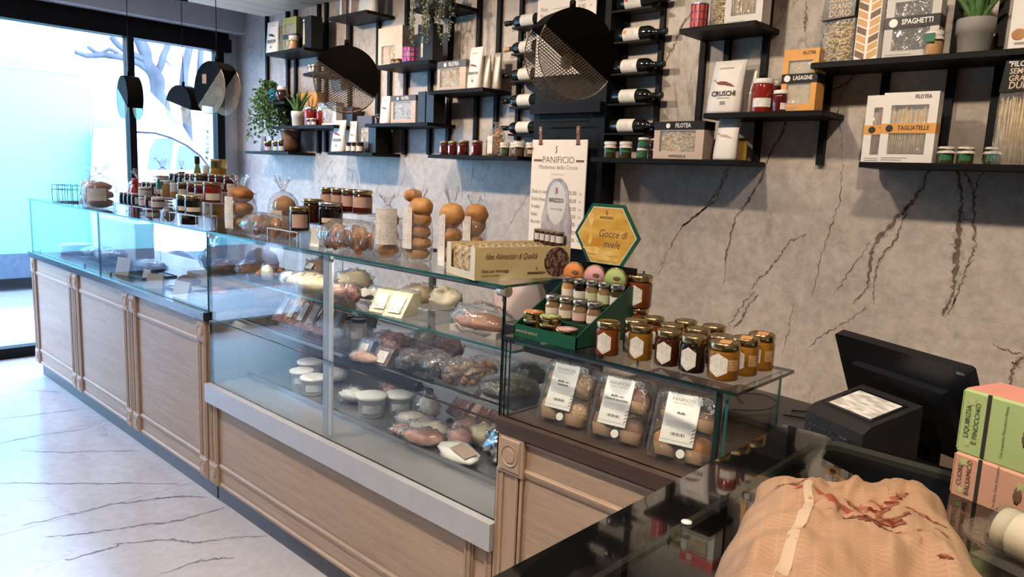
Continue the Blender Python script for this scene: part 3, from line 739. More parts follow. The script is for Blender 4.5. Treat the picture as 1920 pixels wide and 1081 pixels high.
def pasta_box(x, w, z, h, y, label, body, band=None, band_t='', top_t='', pk='strand', bandmat=None, bandz=.42, bandh=.14, d=.07, pmat=None, seed=1, tcol=None, foot=True, wn=(.16, .84, .12, .82), badge=None, tsz=None, group=None, top_mat=None, toph=.15, rz=0, botm_t='', name='pasta_box'):
    """carton with a cut-out window; front faces the shop (-Y)"""
    t = thing(name, label, 'box', (x, y, z), rz, group)
    fr = .004
    MB().box(-w/2, w/2, fr+.022, d, 0, h).build('carton', body, t)
    MB().box(-w/2, -w/2+.003, fr, fr+.022, 0, h).box(w/2-.003, w/2, fr, fr+.022, 0, h).box(-w/2+.003, w/2-.003, fr, fr+.022, 0, .003).box(-w/2+.003, w/2-.003, fr, fr+.022, h-.003, h).build('carton_wall', body, t)
    a, b_, c, e = -w/2+wn[0]*w, -w/2+wn[1]*w, wn[2]*h, wn[3]*h
    MB().box(-w/2, a, 0, fr, 0, h).box(b_, w/2, 0, fr, 0, h).box(a, b_, 0, fr, 0, c).box(a, b_, 0, fr, e, h).build('front_panel', body, t)
    P = pasta_bits(a+.004, b_-.004, fr+.006, c, e, {'strand': 22, 'nest': 130, 'short': 120, 'sheet': 0}[pk], pmat, seed, pk, .008)
    if pk == 'sheet': P.box(a, b_, fr+.008, fr+.014, c, e)
    tag(P.build('pasta', pmat or pasta_y, t), kind='stuff')
    MB().box(a, b_, fr*.3, fr*.3+.0006, c, e).build('window_film', cello, t)
    if band: MB().box(-w/2-.001, w/2+.001, -.001, d+.001, h*bandz, h*(bandz+bandh)).build('band', band, t)
    if band_t: text(band_t, tsz or h*bandh*.62, tcol or ink, t, (w*.10, -.0016, h*(bandz+bandh*.52)), sx=.8, bold=.02)
    if badge:
        MB().lathe_x([(h*bandh*.36, 0), (h*bandh*.36, .0008)], 20).build('badge', badge, t, (-w*.34, -.0012, h*(bandz+bandh*.5)), (0, 0, -PI/2))
    if top_mat: MB().box(-w/2-.001, w/2+.001, -.001, d+.001, h*(1-toph), h+.001).build('header', top_mat, t)
    if top_t: text(top_t, h*.075 if not top_mat else h*toph*.75, ink if not top_mat else ink_white, t, (w*.22 if not top_mat else w*.08, -.0016, h*(.93 if not top_mat else 1-toph*.5)), sx=.75, bold=.015)
    if top_mat: MB().lathe_x([(h*toph*.30, 0), (h*toph*.30, .0008)], 16).build('badge', ink_white, t, (-w*.22, -.0012, h*(1-toph*.5)), (0, 0, -PI/2))
    if botm_t: text(botm_t, h*.10, ink, t, (w*.0, -.0008, h*.075), sx=.85, bold=.015)
    if foot:
        for k in range(2 if not botm_t else 0): MB().box(-w*.44, -w*(.05-.1*k), -.0006, 0, h*(.03+.03*k), h*(.042+.03*k)).build('print', M('ink_grey', (.3, .29, .28), .6), t)
    return t
def pouch(x, w, z, h, y, label, mat=None, motif=None, words='', d=.06, twist=0, group=None, rz=0, small=True, name='paper_pouch'):
    """stand-up pouch: deep foot, flat folded top"""
    t = thing(name, label, 'bag', (x, y, z), rz, group)
    rs = []
    for f, ww, dd in ((0, .96, .9), (.06, 1, 1), (.3, .98, .85), (.6, .96, .5), (.85, .98, .18), (1, .97, .05)):
        W_, D_ = w*ww/2, d*dd/2; sx = twist*f*f*w; c_ = d/2*(1-dd)*.0+d/2
        n = 4; ring = []
        ring += [(-W_+2*W_*i/n+sx, c_-D_*(.72+.28*math.sin(PI*i/n)), h*f) for i in range(n+1)]
        ring += [(W_-2*W_*i/n+sx, c_+D_*(.72+.28*math.sin(PI*i/n)), h*f) for i in range(n+1)]
        rs.append(ring)
    MB().rings(rs, 0, True, True, True).build('pouch', mat or M('white_pouch', (.80, .76, .72), .4, 0, .06, bump=.1, bs=18), t)
    def fy(f): # front surface at height fraction
        P = [(0, .9), (.06, 1), (.3, .85), (.6, .5), (.85, .18), (1, .05)]
        for (a, b_), (c_, e_) in zip(P[:-1], P[1:]):
            if f <= c_: dd = b_+(e_-b_)*(f-a)/(c_-a); break
        return d/2-d*dd/2
    if motif:
        f0 = .55; ang = math.atan2(fy(.7)-fy(.4), h*.3)
        pts = [(-.30, .06), (-.16, .10), (0, .085), (.16, .02), (.30, -.07), (.12, -.05), (-.05, -.01), (-.2, .0)]
        MB().prism([(p[0]*w, p[1]*w) for p in pts], -.001, 0).build('chilli_print', motif, t, (.02*w, fy(f0)-.001, h*f0), (-ang, 0, 0))
        MB().tube([(-.28*w, -.001, .08*w), (-.36*w, -.001, .14*w), (-.40*w, -.001, .13*w)], .0012, 4).build('stalk_print', ink_brown, t, (.02*w, fy(f0)-.001, h*f0), (-ang, 0, 0))
    if words:
        ang = math.atan2(fy(.45)-fy(.3), h*.15)
        text(words, w*.20, ink, t, (0, fy(.375)-.0015, h*.375), (PI/2-ang, 0, 0), bold=.03, sx=.9)
        MB().box(-w*.2, w*.2, -.0008, 0, -.002, 0).build('print', M('ink_grey', (.3, .29, .28), .6), t, (0, fy(.30)-.001, h*.30))
        MB().box(-w*.08, w*.08, -.0008, 0, -.008, .008).build('stamp', M('ink_grey', (.3, .29, .28), .6), t, (0, fy(.2)-.001, h*.2))
    if small:
        MB().box(-w*.22, w*.22, -.0006, 0, -.003, .003).build('print', M('ink_tan', (.55, .38, .26), .6), t, (0, fy(.86)-.001, h*.86))
    return t
def plain_box(x, w, z, h, y, d, label, mat, name='carton', group=None, parts=None, rz=0):
    t = thing(name, label, 'box', (x, y, z), rz, group)
    MB().bevel_box(-w/2, w/2, 0, d, 0, h, .0015).build('box_body', mat, t)
    MB().box(-w/2-.0006, w/2+.0006, d*.48, d*.52, h-.0004, h+.0006).build('seam', ink, t)
    return t
def aloe(t, r, n, L, seed, z0, mat=leaf):
    rnd = random.Random(seed)
    for i in range(n):
        a = i*2.4; lean = .15+.75*(i/n); l = L*rnd.uniform(.75, 1.1)
        pts = [(r*.15*math.cos(a), r*.15*math.sin(a), z0)]
        for k in range(1, 6):
            f = k/5; rr = r*.15+l*lean*f*(.7+.5*f)*.7
            pts.append((rr*math.cos(a), rr*math.sin(a), z0+l*f*(1-.25*lean*f)))
        MB().tube(pts, [L*.075*q for q in (.8, 1, .85, .65, .4, .05)], 6).build('leaf', mat, t)
def pot(x, y, z, r, h, label, mat, nm='potted_aloe', rim=True):
    t = thing(nm, label, 'plant', (x, y, z))
    MB().lathe([(r*.80, 0), (r*.83, h*.02), (r*.90, h*.58), (r*.98, h*.60), (r*1.0, h*.98), (r*.97, h), (r*.9, h), (r*.88, h*.9), (.01, h*.9)], 28).build('pot', mat, t)
    MB().lathe([(.01, h*.92), (r*.87, h*.92)], 20, cap0=False, cap1=False).build('soil', terracotta_soil, t)
    return t
def trailing(x, y, z, label, strands, mat, seed, spread=.10, L=(.15, .4), leafr=.014, bushy=0, potm=None, pr=.05, ph=.08, front=True):
    rnd = random.Random(seed)
    t = thing('trailing_plant', label, 'plant', (x, y, z))
    MB().lathe([(pr*.75, 0), (pr*.8, .003), (pr, ph), (pr*.92, ph), (pr*.9, ph*.85), (.005, ph*.85)], 20).build('pot', potm or M('blue_pot', (.05, .22, .36), .3), t)
    stems = MB(); lv = MB()
    for i in range(strands):
        a = rnd.uniform(-PI, 0) if front else rnd.uniform(0, 2*PI)
        l = rnd.uniform(*L); rr = pr*.9+rnd.uniform(.0, spread)
        pts = [(0, 0, ph*.85), (pr*.6*math.cos(a), pr*.6*math.sin(a), ph+.03+rnd.uniform(0, .03))]
        n = max(4, int(l/.03))
        for k in range(1, n+1):
            f = k/n; pts.append((rr*(.6+.4*min(1, f*2))*math.cos(a)+rnd.uniform(-.006, .006), rr*(.6+.4*min(1, f*2))*math.sin(a), ph+.03-l*f))
        stems.tube(pts, .0013, 4)
        for p in pts[1:]:
            for q in range(3+bushy):
                c = Vector(p)+Vector((rnd.uniform(-1, 1), rnd.uniform(-1, 1), rnd.uniform(-1, 1)))*leafr*(1.1+bushy*.35)
                u = Vector((rnd.uniform(-1, 1), rnd.uniform(-1, 1), rnd.uniform(-1, 1))).normalized(); v = u.cross(Vector((rnd.uniform(-1, 1), rnd.uniform(-1, 1), .3))).normalized()
                s_ = leafr*rnd.uniform(.7, 1.2)
                lv.add([c-u*s_, c+v*s_*.6, c+u*s_, c-v*s_*.6], [(0, 1, 2, 3)])
    stems.build('stems', M('stem_green', (.16, .2, .08), .6), t); tag(lv.build('leaves', mat, t), kind='stuff')
    return t

# ================================================================ goods on the wall shelves
SH = 3.17
GB = 'cartons on the wall shelves'; GP = 'pouches on the wall shelves'; GJ = 'jars on the wall shelves'
orange_c = M('orange_carton', (.74, .36, .09), .5, 0, .1); white_c = M('white_carton', (.80, .76, .72), .5, 0, .05); tan_c = M('tan_carton', (.58, .44, .36), .5, 0, .08)
green_c = M('green_carton', (.26, .28, .08), .5, 0, .1); black_c = M('black_carton', (.013, .012, .013), .35, 0, .2); grey_c = M('grey_carton', (.55, .52, .50), .5, 0, .06)
red_c = M('red_carton', (.55, .05, .05), .45, 0, .1); red_print = M('chilli_red', (.22, .03, .03), .5, 0, .3)
# -- right: tagliatelle, lasagne, spaghetti
Z1, Z2, Z3, Z4, Z5 = 2.114, 1.714, 1.922, 2.313, 1.712
x_, w_, z_, h_ = -1.167, 0.013, 2.022, 0.128
x_, w_, z_, h_ = -0.871, 0.195, 1.726, 0.257
pasta_box(x_, w_, Z2, h_+z_-Z2, 3.16, 'white tagliatelle box with orange band, standing in front', white_c, orange_c, 'TAGLIATELLE', 'FILOTEA', badge=ink, seed=3, group=GB, d=.06)
x_, w_, z_, h_ = -0.948, 0.191, 1.732, 0.252
pasta_box(x_-.012, w_, Z2, h_+z_-Z2, 3.235, 'white tagliatelle box half hidden behind the front one', white_c, orange_c, 'TAGLIATELLE', 'FILOTEA', badge=ink, seed=4, group=GB, pmat=M('brown_pasta', (.38, .20, .10), .5, 0, .3), d=.06)
x_, w_, z_, h_ = -1.321, 0.152, 1.926, 0.255
pasta_box(x_, w_, Z3, h_+z_-Z3, 3.17, 'orange lasagne box with black band', orange_c, black_c, 'LASAGNE', 'FILOTEA', 'sheet', badge=ink_white, pmat=M('lasagne_sheet', (.62, .52, .36), .5, 0, .1), tcol=ink_white, seed=5, group=GB, d=.09, bandz=.46, bandh=.15)
x_, w_, z_, h_ = -0.91, 0.194, 2.13, 0.246
pasta_box(x_, w_, Z1, h_+z_-Z1, 3.19, 'grey spaghetti box with black band and dark pasta', grey_c, black_c, 'SPAGHETTI', '', 'nest', badge=ink_white, pmat=M('squid_ink_pasta', (.045, .035, .03), .5, 0, .4), tcol=ink_white, seed=6, group=GB, d=.07, bandz=.44, bandh=.17)
# bags with header cards
def pasta_bag(x, w, z, h, y, label, kind, seed, cardh=.36, chevron=False, d=.06):
    t = thing('pasta_bag', label, 'bag', (x, y, z), 0, 'bags of dry pasta on the wall shelves')
    hb = h*(1-cardh)
    P = pasta_bits(-w*.45, w*.45, d*.25, .004, hb, 46 if kind == 'strand' else 260, pasta_y, seed, kind, d*.5)
    tag(P.build('pasta', pasta_y, t), kind='stuff')
    n = 6; rs = []
    for f, k in ((0, .92), (.1, 1), (.8, 1), (1, .95)):
        W_, D_ = w/2*k, d/2*k
        rs.append([(-W_, d/2-D_, hb*f), (0, d/2-D_*1.12, hb*f), (W_, d/2-D_, hb*f), (W_, d/2+D_, hb*f), (0, d/2+D_*1.1, hb*f), (-W_, d/2+D_, hb*f)])
    MB().rings(rs, 0, True).build('film_bag', cello, t)
    if not chevron:
        pts = [(-w*.50, hb-.004), (w*.50, hb+.004), (w*.53, h), (-w*.40, h)]
        MB().prism(pts, -.012, d*.5).build('header_card', black_c, t)
        for k, s_ in enumerate(('"FILOTEA"', 'SEMOLA', 'GRANO', 'DURO')):
            text(s_, w*(.21, .22, .23, .27)[k], M('ink_sand', (.66, .50, .36), .6) if k else ink_white, t, (w*.05, -.0125, hb+h*cardh*(.80-.22*k)), shear=.1, bold=.02, sx=.85)
    return t
x_, w_, z_, h_ = -1.187, 0.131, 2.135, 0.282
pasta_bag(x_, w_, Z1, h_+z_-Z1, 3.18, 'clear bag of twisted pasta with black header card at the shelf end', 'short', 8, .42)
x_, w_, z_, h_ = -0.524, 0.123, 1.728, 0.358
pasta_bag(x_, w_, Z2, h_+z_-Z2, 3.17, 'tall clear bag of long curly pasta with black header card', 'strand', 9, .30)
# box with chevron pattern
x_, w_, z_, h_ = -1.076, 0.09, 2.135, 0.27
t = plain_box(x_+.006, w_, Z1, h_+z_-Z1, 3.19, .07, 'tall white packet with orange and brown chevron pattern', white_c, 'pasta_packet', GB)
hh = h_+z_-Z1
for k in range(9):
    for s_ in (-1, 1):
        z0 = hh*(.02+.107*k)-(.0 if s_ < 0 else .0); xa, xb = (s_*w_*.06, s_*w_*.46)
        pts = [(xa, z0), (xb, z0+.018), (xb, z0+.018+hh*.085), (xa, z0+hh*.085)]
        pts = [(p[0], min(p[1], hh-.001)) for p in pts]
        MB().prism(pts, -.0008, 0).build('chevron', M('chevron_brown', (.19, .12, .08), .6) if (k+(s_ > 0)) % 3 == 0 else M('chevron_orange', (.64, .38, .17), .6), t)
x_, w_, z_, h_ = -1.036, 0.045, 2.146, 0.259
pasta_bag(x_+.01, w_*1.6, Z1, h_+z_-Z1, 3.25, 'clear pasta bag with black header behind the chevron packet', 'short', 12, .5)
x_, y_, r_, h_ = -0.817, 3.093, 0.106, 0.075
jar(x_, 3.165, Z1, .030, .088, 'tan', 'white', 'clip jar of brown spread with white cloth top before the spaghetti box', GJ, 'jam', None, name='preserve_jar', extra='cloth')
MB().box(-.022, .018, -.002, 0, 0, .032).build('tag', cloth_g, bpy.data.objects[[o.name for o in bpy.data.objects if o.name.startswith('preserve_jar')][-1]], (-.006, -.036, .045), (0, 0, -.2))
x_, w_, z_, h_ = -0.701, 0.131, 2.127, 0.119
t = pot(x_, 3.235, Z1, w_/2, h_+z_-Z1, 'aloe in a grey pot on the highest right shelf', M('grey_pot', (.27, .25, .235), .6, 0, .06))
aloe(t, w_/2, 14, .17, 4, (h_+z_-Z1)*.9)
x_, w_, z_, h_ = -0.533, 0.098, 2.13, 0.225
t = plain_box(x_, w_, Z1, h_+z_-Z1, 3.18, .06, 'white biscuit packet at the edge of the highest right shelf', white_c, 'biscuit_box', GB)
MB().blob((-.02, -.0005, .055), (.022, .001, .02), .1).build('biscuit_print', M('biscuit_print', (.55, .25, .08), .5, 0, .4), t); MB().box(-.03, .0, -.001, 0, .02, .028).build('print', M('ink_grey', (.3, .29, .28), .6), t)
# cloth-topped jars beside tagliatelle
for k, (px, nm) in enumerate(((1770, 'beside the tagliatelle box'), (1797, 'in the middle'), (1835, 'beside the long pasta bag'))):
    x_, w_, z_, h_ = -0.838, 0.076, 1.726, 0.078
    xx = (-0.64, 2.764)[0] if k == 0 else 0
    X = (-.735, -.672, -.585)[k]
    jar(X, 3.19+.01*k, Z2, .029, .062, 'olive', 'black', 'small dark jar with cloth cap on the tagliatelle shelf, %s' % nm, GJ, 'squat', ('rect', .7, .2, .75), cloth_g, name='preserve_jar', extra='cloth')
# lasagne shelf
x_, w_, z_, h_ = -1.667, 0.159, 1.936, 0.224
pouch(x_, w_, Z3, h_+z_-Z3, 3.165, 'white pouch printed with a dried chilli on the lasagne shelf', motif=red_print, words='CRUSCHI', twist=.10, group=GP)
pouch(x_+.045, w_*.9, Z3, (h_+z_-Z3)*.94, 3.245, 'crumpled silver pouch behind the white chilli pouch on the lasagne shelf', M('silver_pouch', (.60, .56, .52), .3, .4, .15, bump=.4, bs=14), group=GP, small=False, d=.05)
for px, yb, yt, wd, c, nm, yy in ((1428, 206, 148, 38, 'red', 'large red sauce jar with white lid before the lasagne box', 3.19), (1465, 205, 170, 29, 'jam', 'small dark red jar nearest the lasagne box', 3.185), (1450, 204, 152, 24, 'red', 'red sauce jar half hidden behind the large one', 3.26)):
    pass
x_, w_, z_, h_ = -1.492, 0.094, 1.933, 0.137
jar(x_, 3.20, Z3, w_/2, h_+z_-Z3, 'red', 'white', 'large red sauce jar with white lid on the lasagne shelf', GJ, 'tall', ('rect', .9, .16, .42), LBL, name='sauce_jar')
x_, w_, z_, h_ = -1.397, 0.062, 1.932, 0.082
jar(x_, 3.175, Z3, w_/2, h_+z_-Z3, 'jam', 'white', 'small dark red jar before the lasagne box', GJ, 'jam', ('rect', .5, .1, .4), LBL, name='sauce_jar', face=-.6)
x_, w_, z_, h_ = -1.489, 0.08, 1.947, 0.12
jar(x_+.01, 3.275, Z3, w_/2, h_+z_-Z3, 'red', 'white', 'red sauce jar hidden behind the large sauce jar', GJ, 'tall', ('rect', .9, .16, .42), LBL, name='sauce_jar')
# red tin shelf
x_, w_, z_, h_ = -1.838, 0.081, 2.326, 0.102
t = thing('patterned_tin', 'red and purple patterned round tin on the high shelf', 'tin', (x_, 3.2, Z4))
hh = h_+z_-Z4; MB().lathe([(w_/2*.98, 0), (w_/2, .003), (w_/2, hh-.003), (w_/2*.96, hh), (.01, hh-.003)], 24).build('tin_body', M('tin_purple', (.14, .05, .14), .35, .3), t)
for k in range(12):
    a0 = -PI+k*PI/6
    for j in range(3): MB().patch(w_/2+.0006, a0+.06, a0+.42, shape_rect(hh*(.08+.3*j), hh*(.34+.3*j)), 0, 3).build('tile_print', M('tin_red', (.68, .11, .07), .4), t)
for r_ in (0, hh-.004): MB().lathe([(w_/2+.0012, r_), (w_/2+.0012, r_+.004)], 24, cap0=False, cap1=False).build('rim', steel, t)
x_, w_, z_, h_ = -1.755, 0.092, 2.329, 0.152
pasta_bag(x_+.005, w_, Z4, h_+z_-Z4, 3.22, 'clear pasta bag between the red tin and the red pasta box', 'short', 21, .1)
x_, w_, z_, h_ = -1.606, 0.179, 2.318, 0.188
pasta_box(x_, w_, Z4, h_+z_-Z4, 3.175, 'white and red pasta box with long spaghetti on the high shelf', white_c, None, '', '', 'strand', d=.085, wn=(.17, .83, .2, .68), top_mat=red_c, toph=.30, seed=22, group=GB)
# pappardelle shelf
x_, w_, z_, h_ = -1.881, 0.271, 1.718, 0.172
pasta_box(x_, w_, Z5, h_+z_-Z5, 3.165, 'tan pappardelle box with black header', tan_c, None, '', 'FILOTEA', 'nest', top_mat=black_c, toph=.22, botm_t='PAPPARDELLE', seed=23, group=GB, wn=(.12, .84, .2, .76), d=.10)
x_, w_, z_, h_ = -1.644, 0.107, 1.719, 0.188
pouch(x_, w_, Z5, h_+z_-Z5, 3.17, 'white wavy pouch printed with garlic beside the pappardelle box', twist=.12, group=GP, d=.05, motif=M('garlic_print', (.62, .40, .36), .6))
x_, w_, z_, h_ = -1.621, 0.064, 1.715, 0.103
pouch(x_+.01, w_, Z5, h_+z_-Z5, 3.26, 'small mustard yellow packet at the end of the pappardelle shelf', M('mustard_pouch', (.45, .27, .04), .45), group=GP, d=.03, small=False)
for k, (px, nm) in enumerate(((1142, 'first'), (1171, 'second'))):
    X = (-2.302, 1.756)[0] if k == 0 else (-2.205, 1.757)[0]
    jar(X, 3.2, Z5, .033, .083, 'olive', 'white', 'cloth-topped green jar, %s from the menu panel' % nm, GJ, 'jam', ('rect', .8, .36, .66), cloth_g, name='preserve_jar', extra='cloth')
X = (-2.097, 1.745)[0]
for k in range(2):
    jar(X+.004*k, 3.19, Z5+.052*k, .028, .052, 'olive', 'white', 'small dark jar with green label, %s of a stack beside pappardelle' % ('lower', 'upper')[k], GJ, 'squat', ('rect', .9, .12, .7), cloth_g, name='preserve_jar')
X = (-2.082, 1.747)[0]
for k in range(2):
    jar(X+.002, 3.27, Z5+.052*k, .028, .052, 'dark', 'bronze', 'small brown jar, %s of the rear stack beside pappardelle' % ('lower', 'upper')[k], GJ, 'squat', None, name='preserve_jar')
# -- shelf left of the menu panel: honey jars, taralli, cloth-topped jars
Z6 = 1.712
for k, px in enumerate((825, 841, 862, 887)):
    X = (-3.585, -3.505, -3.405, -3.285)[k]
    jar(X, 3.18, Z6, (.030, .030, .036, .034)[k], (.086, .086, .09, .09)[k], 'jam', 'bronze', 'dark honey jar with white hexagon label, %s from the shelf end' % ORD[k], GJ, 'jam', ('hex', .7, .10, .68), white_pap, name='honey_jar', face=-2.2)
jar(-3.222, 3.24, Z6, .033, .098, 'yellow', 'gold', 'golden honey jar beside the taralli bag', GJ, 'jam', None, name='honey_jar')
t = thing('taralli_bag', 'clear bag of round taralli biscuits on the shelf by the menu panel', 'bag', (-3.135, 3.2, Z6))
rnd = random.Random(5)
for k in range(26):
    zc = .012+.145*k/26; rr = .045*(1-(k/26)**3*.5); a = rnd.uniform(0, 6.28); q = rnd.uniform(.1, .8)*rr
    n = 8; R0 = .015
    pts = [(q*math.cos(a)+R0*math.cos(2*PI*i/n), q*math.sin(a)*.7+R0*.4*math.sin(2*PI*i/n), zc+R0*.7*math.sin(2*PI*i/n+a)) for i in range(n+1)]
    MB().tube(pts, .0055, 6).build('taralli_ring', bread_pale, t)
MB().lathe([(.045, 0), (.05, .02), (.05, .11), (.042, .15), (.012, .175), (.03, .20)], 18, cap1=False).build('film_bag', cello, t)
MB().box(-.03, .012, -.052, -.0505, .012, .115).build('paper_label', LBL, t)
for k, X in enumerate((-3.05, -2.985, -2.935, -2.86)):
    jar(X+.0, 3.18+.02*(k % 2), Z6, .029 if k != 2 else .033, .078 if k != 2 else .083, 'brown', 'white', 'little jar with white cloth cap, %s along from the taralli bag' % ORD[k], GJ, 'jam', ('rect', .6, .2, .5) if k != 2 else None, cloth_g if k == 0 else kraft, name='preserve_jar', extra='cloth')
# -- pasta box and chilli bag shelf
Z7 = 2.11
x_, w_, z_, h_ = -3.524, 0.263, 2.121, 0.168
pasta_box(x_, w_, Z7, h_+z_-Z7, 3.165, 'tan pasta nest box with grey header left of the wine rack', tan_c, None, '', 'FILOTEA', 'nest', top_mat=M('grey_header', (.09, .085, .10), .5), toph=.24, seed=31, group=GB, wn=(.10, .80, .12, .74), d=.085)
x_, w_, z_, h_ = -3.34, 0.113, 2.123, 0.236
pouch(x_, w_, Z7, h_+z_-Z7, 3.17, 'white chilli pouch left of the wine rack', motif=red_print, words='CRUSCHI', twist=.14, group=GP, d=.05)
for k in range(2):
    pouch(x_+.075+.055*k, .06, Z7, (h_+z_-Z7)*(.8+.06*k), 3.2+.03*k, 'crumpled beige pouch, %s right of the white chilli pouch' % ORD[k], M('beige_pouch', (.52, .46, .40), .4, .2, .2, bump=.3, bs=16), group=GP, d=.045, small=False)
# -- shelf below the trailing plants
Z8 = 2.305
x_, w_, z_, h_ = -4.168, 0.265, 2.321, 0.238
pasta_box(x_, w_, Z8, h_+z_-Z8, 3.18, 'leaning kraft pasta box under the trailing plants', M('sand_carton', (.66, .54, .42), .55), None, '', '', 'sheet', pmat=M('pasta_amber', (.70, .42, .18), .5), seed=41, group=GB, d=.10, wn=(.14, .7, .06, .52), foot=False)
for k in range(2): jar((-4.10, -4.05)[k], 3.16, Z8, .022, .034, 'dark', 'bronze', 'tiny dark jar before the kraft pasta box, %s' % ('window side', 'tin side')[k], GJ, 'squat', ('rect', .8, .15, .6), kraft, name='preserve_jar')
x_, w_, z_, h_ = -3.95, 0.145, 2.32, 0.089
t = thing('patterned_tin', 'pink and blue patterned tin under the trailing plants', 'tin', (x_, 3.2, Z8)); hh = h_+z_-Z8; rr = w_/2*.95
MB().lathe([(rr*.98, 0), (rr, .003), (rr, hh-.003), (rr*.95, hh), (.01, hh-.002)], 22).build('tin_body', M('tin_blue', (.06, .05, .22), .35, .3), t)
for k in range(9):
    for j in range(3): MB().patch(rr+.0006, -PI+k*PI/8, -PI+k*PI/8+.25, shape_rect(hh*(.08+.3*j), hh*(.32+.3*j)), 0, 3).build('tile_print', M('tin_pink', (.72, .10, .25), .4), t)
x_, w_, z_, h_ = -3.826, 0.08, 2.332, 0.21
t = plain_box(x_+.025, w_+.07, Z8, h_+z_-Z8, 3.18, .09, 'tall black bottle carton with a bottle picture', black_c, 'bottle_carton', GB)
MB().prism([(-.02, .03), (0, .03), (.0, .12), (-.004, .15), (-.016, .15), (-.02, .12)], -.0008, 0).build('bottle_print', M('bottle_print', (.62, .60, .52), .5, 0, .3), t, (-.02, 0, 0)); MB().box(-.042, -.02, -.001, 0, .13, .16).build('bottle_print_cap', M('teal_print', (.08, .33, .42), .5), t)
# three trailing plants
for k, (px, nm) in enumerate(((745, 'window end'), (772, 'middle'), (805, 'menu panel end'))):
    X = (-3.83, -3.70, -3.57)[k]
    trailing(X, 3.16, 2.632, 'grey-green trailing plant on the high shelf, %s' % nm, 9, leaf_pale, 50+k, .035, (.16, .40), .0085, 1, M('dark_pot', (.05, .05, .055), .5), .04, .07)
# -- highest brown packets
Z9 = 2.686
x_, w_, z_, h_ = -4.745, 0.122, 2.7, 0.215
for k, (dx, m, nm) in enumerate(((0, bread, 'breadstick packet nearest the window'), (.12, bread_pale, 'second breadstick packet'))):
    t = thing('breadstick_packet', nm+' on the highest shelf by the ceiling', 'packet', (x_+dx, 3.2, Z9), 0, 'breadstick packets')
    P = pasta_bits(-.045, .045, .01, .004, .17, 9, m, 60+k, 'strand', .02); tag(P.build('breadsticks', m, t), kind='stuff')
    MB().bevel_box(-.052, .052, 0, .05, 0, .18, .006).build('film_bag', cello, t); MB().box(-.054, -.03, -.001, .051, 0, .18).build('label_strip', white_pap, t)
x_, w_, z_, h_ = -4.465, 0.151, 2.691, 0.186
pouch(x_, w_*1.2, Z9, .2, 3.18, 'white pouch on the highest shelf by the ceiling', group=GP)
# -- top left shelf
ZA = 2.505
x_, w_, z_, h_ = -5.74, 0.163, 2.521, 0.239
pouch(x_, w_*1.1, ZA, h_+z_-ZA, 3.165, 'white chilli pouch on the highest left shelf', motif=ink, words='CRUSCHI', group=GP, d=.05)
pouch(x_+.16, .10, ZA, (h_+z_-ZA)*.82, 3.17, 'narrow open grey pouch beside the green pasta box', M('dark_pouch', (.20, .19, .15), .45, .2, .4), group=GP, d=.05, small=False, twist=-.2)
x_, w_, z_, h_ = -5.432, 0.2, 2.512, 0.247
pasta_box(x_-.02, w_, ZA, h_+z_-ZA, 3.17, 'green pasta box with dark band and black side', green_c, M('band_dark', (.04, .045, .06), .5), 'PASTA', '', 'strand', seed=71, group=GB, tcol=ink_white, wn=(.12, .88, .06, .82), pmat=M('green_pasta', (.42, .38, .17), .5, 0, .3), d=.10, foot=False, bandz=.36)
plain_box(x_+.10, .10, ZA, (h_+z_-ZA)*.96, 3.20, .10, 'plain black carton beside the green pasta box', black_c, group=GB)
jar(x_+.075, 3.155, ZA, .042, .10, 'tan', 'white', 'clip jar of tan preserve on the highest left shelf', GJ, 'jam', None, name='preserve_jar', extra='cloth')
t = plain_box(x_+.23, .13, ZA, (h_+z_-ZA)*.93, 3.17, .10, 'black bottle carton with gold picture on the highest left shelf', black_c, 'bottle_carton', GB)
MB().prism([(-.05, .03), (-.025, .03), (-.025, .14), (-.03, .19), (-.045, .19), (-.05, .14)], -.0008, 0).build('bottle_print', M('bottle_gold', (.60, .52, .34), .4, 0, .3), t); MB().box(-.05, -.03, -.0008, 0, .20, .215).build('print', white_pap, t)
for k in range(2): jar((-5.14, -5.09)[k], 3.17, 2.311, .026, .062, 'brown', 'silver', 'small jar on the short shelf beside the round lamp, %s' % ('outer', 'inner')[k], GJ, 'jam', ('rect', .7, .15, .6), white_pap, name='preserve_jar')
# -- bushy plant shelf
ZB = 2.112
trailing(-5.80, 3.17, ZB, 'bushy green trailing plant by the window corner', 34, leaf, 80, .13, (.12, .46), .017, 3, M('dark_pot', (.05, .05, .055), .5), .05, .09, False)
t = thing('mug', 'blue mug beside the bushy trailing plant', 'mug', (-5.685, 3.16, ZB)); MB().lathe([(.036, 0), (.04, .004), (.04, .10), (.036, .10), (.034, .01), (.005, .008)], 20, cap1=False).build('cup', M('blue_glaze', (.02, .16, .27), .2, coat=.4), t)
MB().tube([(.04, 0, .08), (.065, 0, .075), (.068, 0, .05), (.06, 0, .03), (.04, 0, .025)], .005, 8).build('handle', M('blue_glaze', (.02, .16, .27), .2, coat=.4), t)
t = thing('ceramic_jug', 'dark brown round jug with white top beside the blue mug', 'jug', (-5.57, 3.17, ZB)); MB().lathe([(.035, 0), (.05, .03), (.052, .06), (.04, .09), (.03, .105), (.034, .12), (.028, .12), (.02, .1), (.004, .05)], 22, cap1=False).build('jug_body', M('brown_glaze', (.06, .03, .02), .15, 0, .4, coat=.5), t); MB().lathe([(.036, .092), (.041, .098), (.036, .122), (.03, .123)], 20, cap0=False, cap1=False).build('paper_cap', white_pap, t)
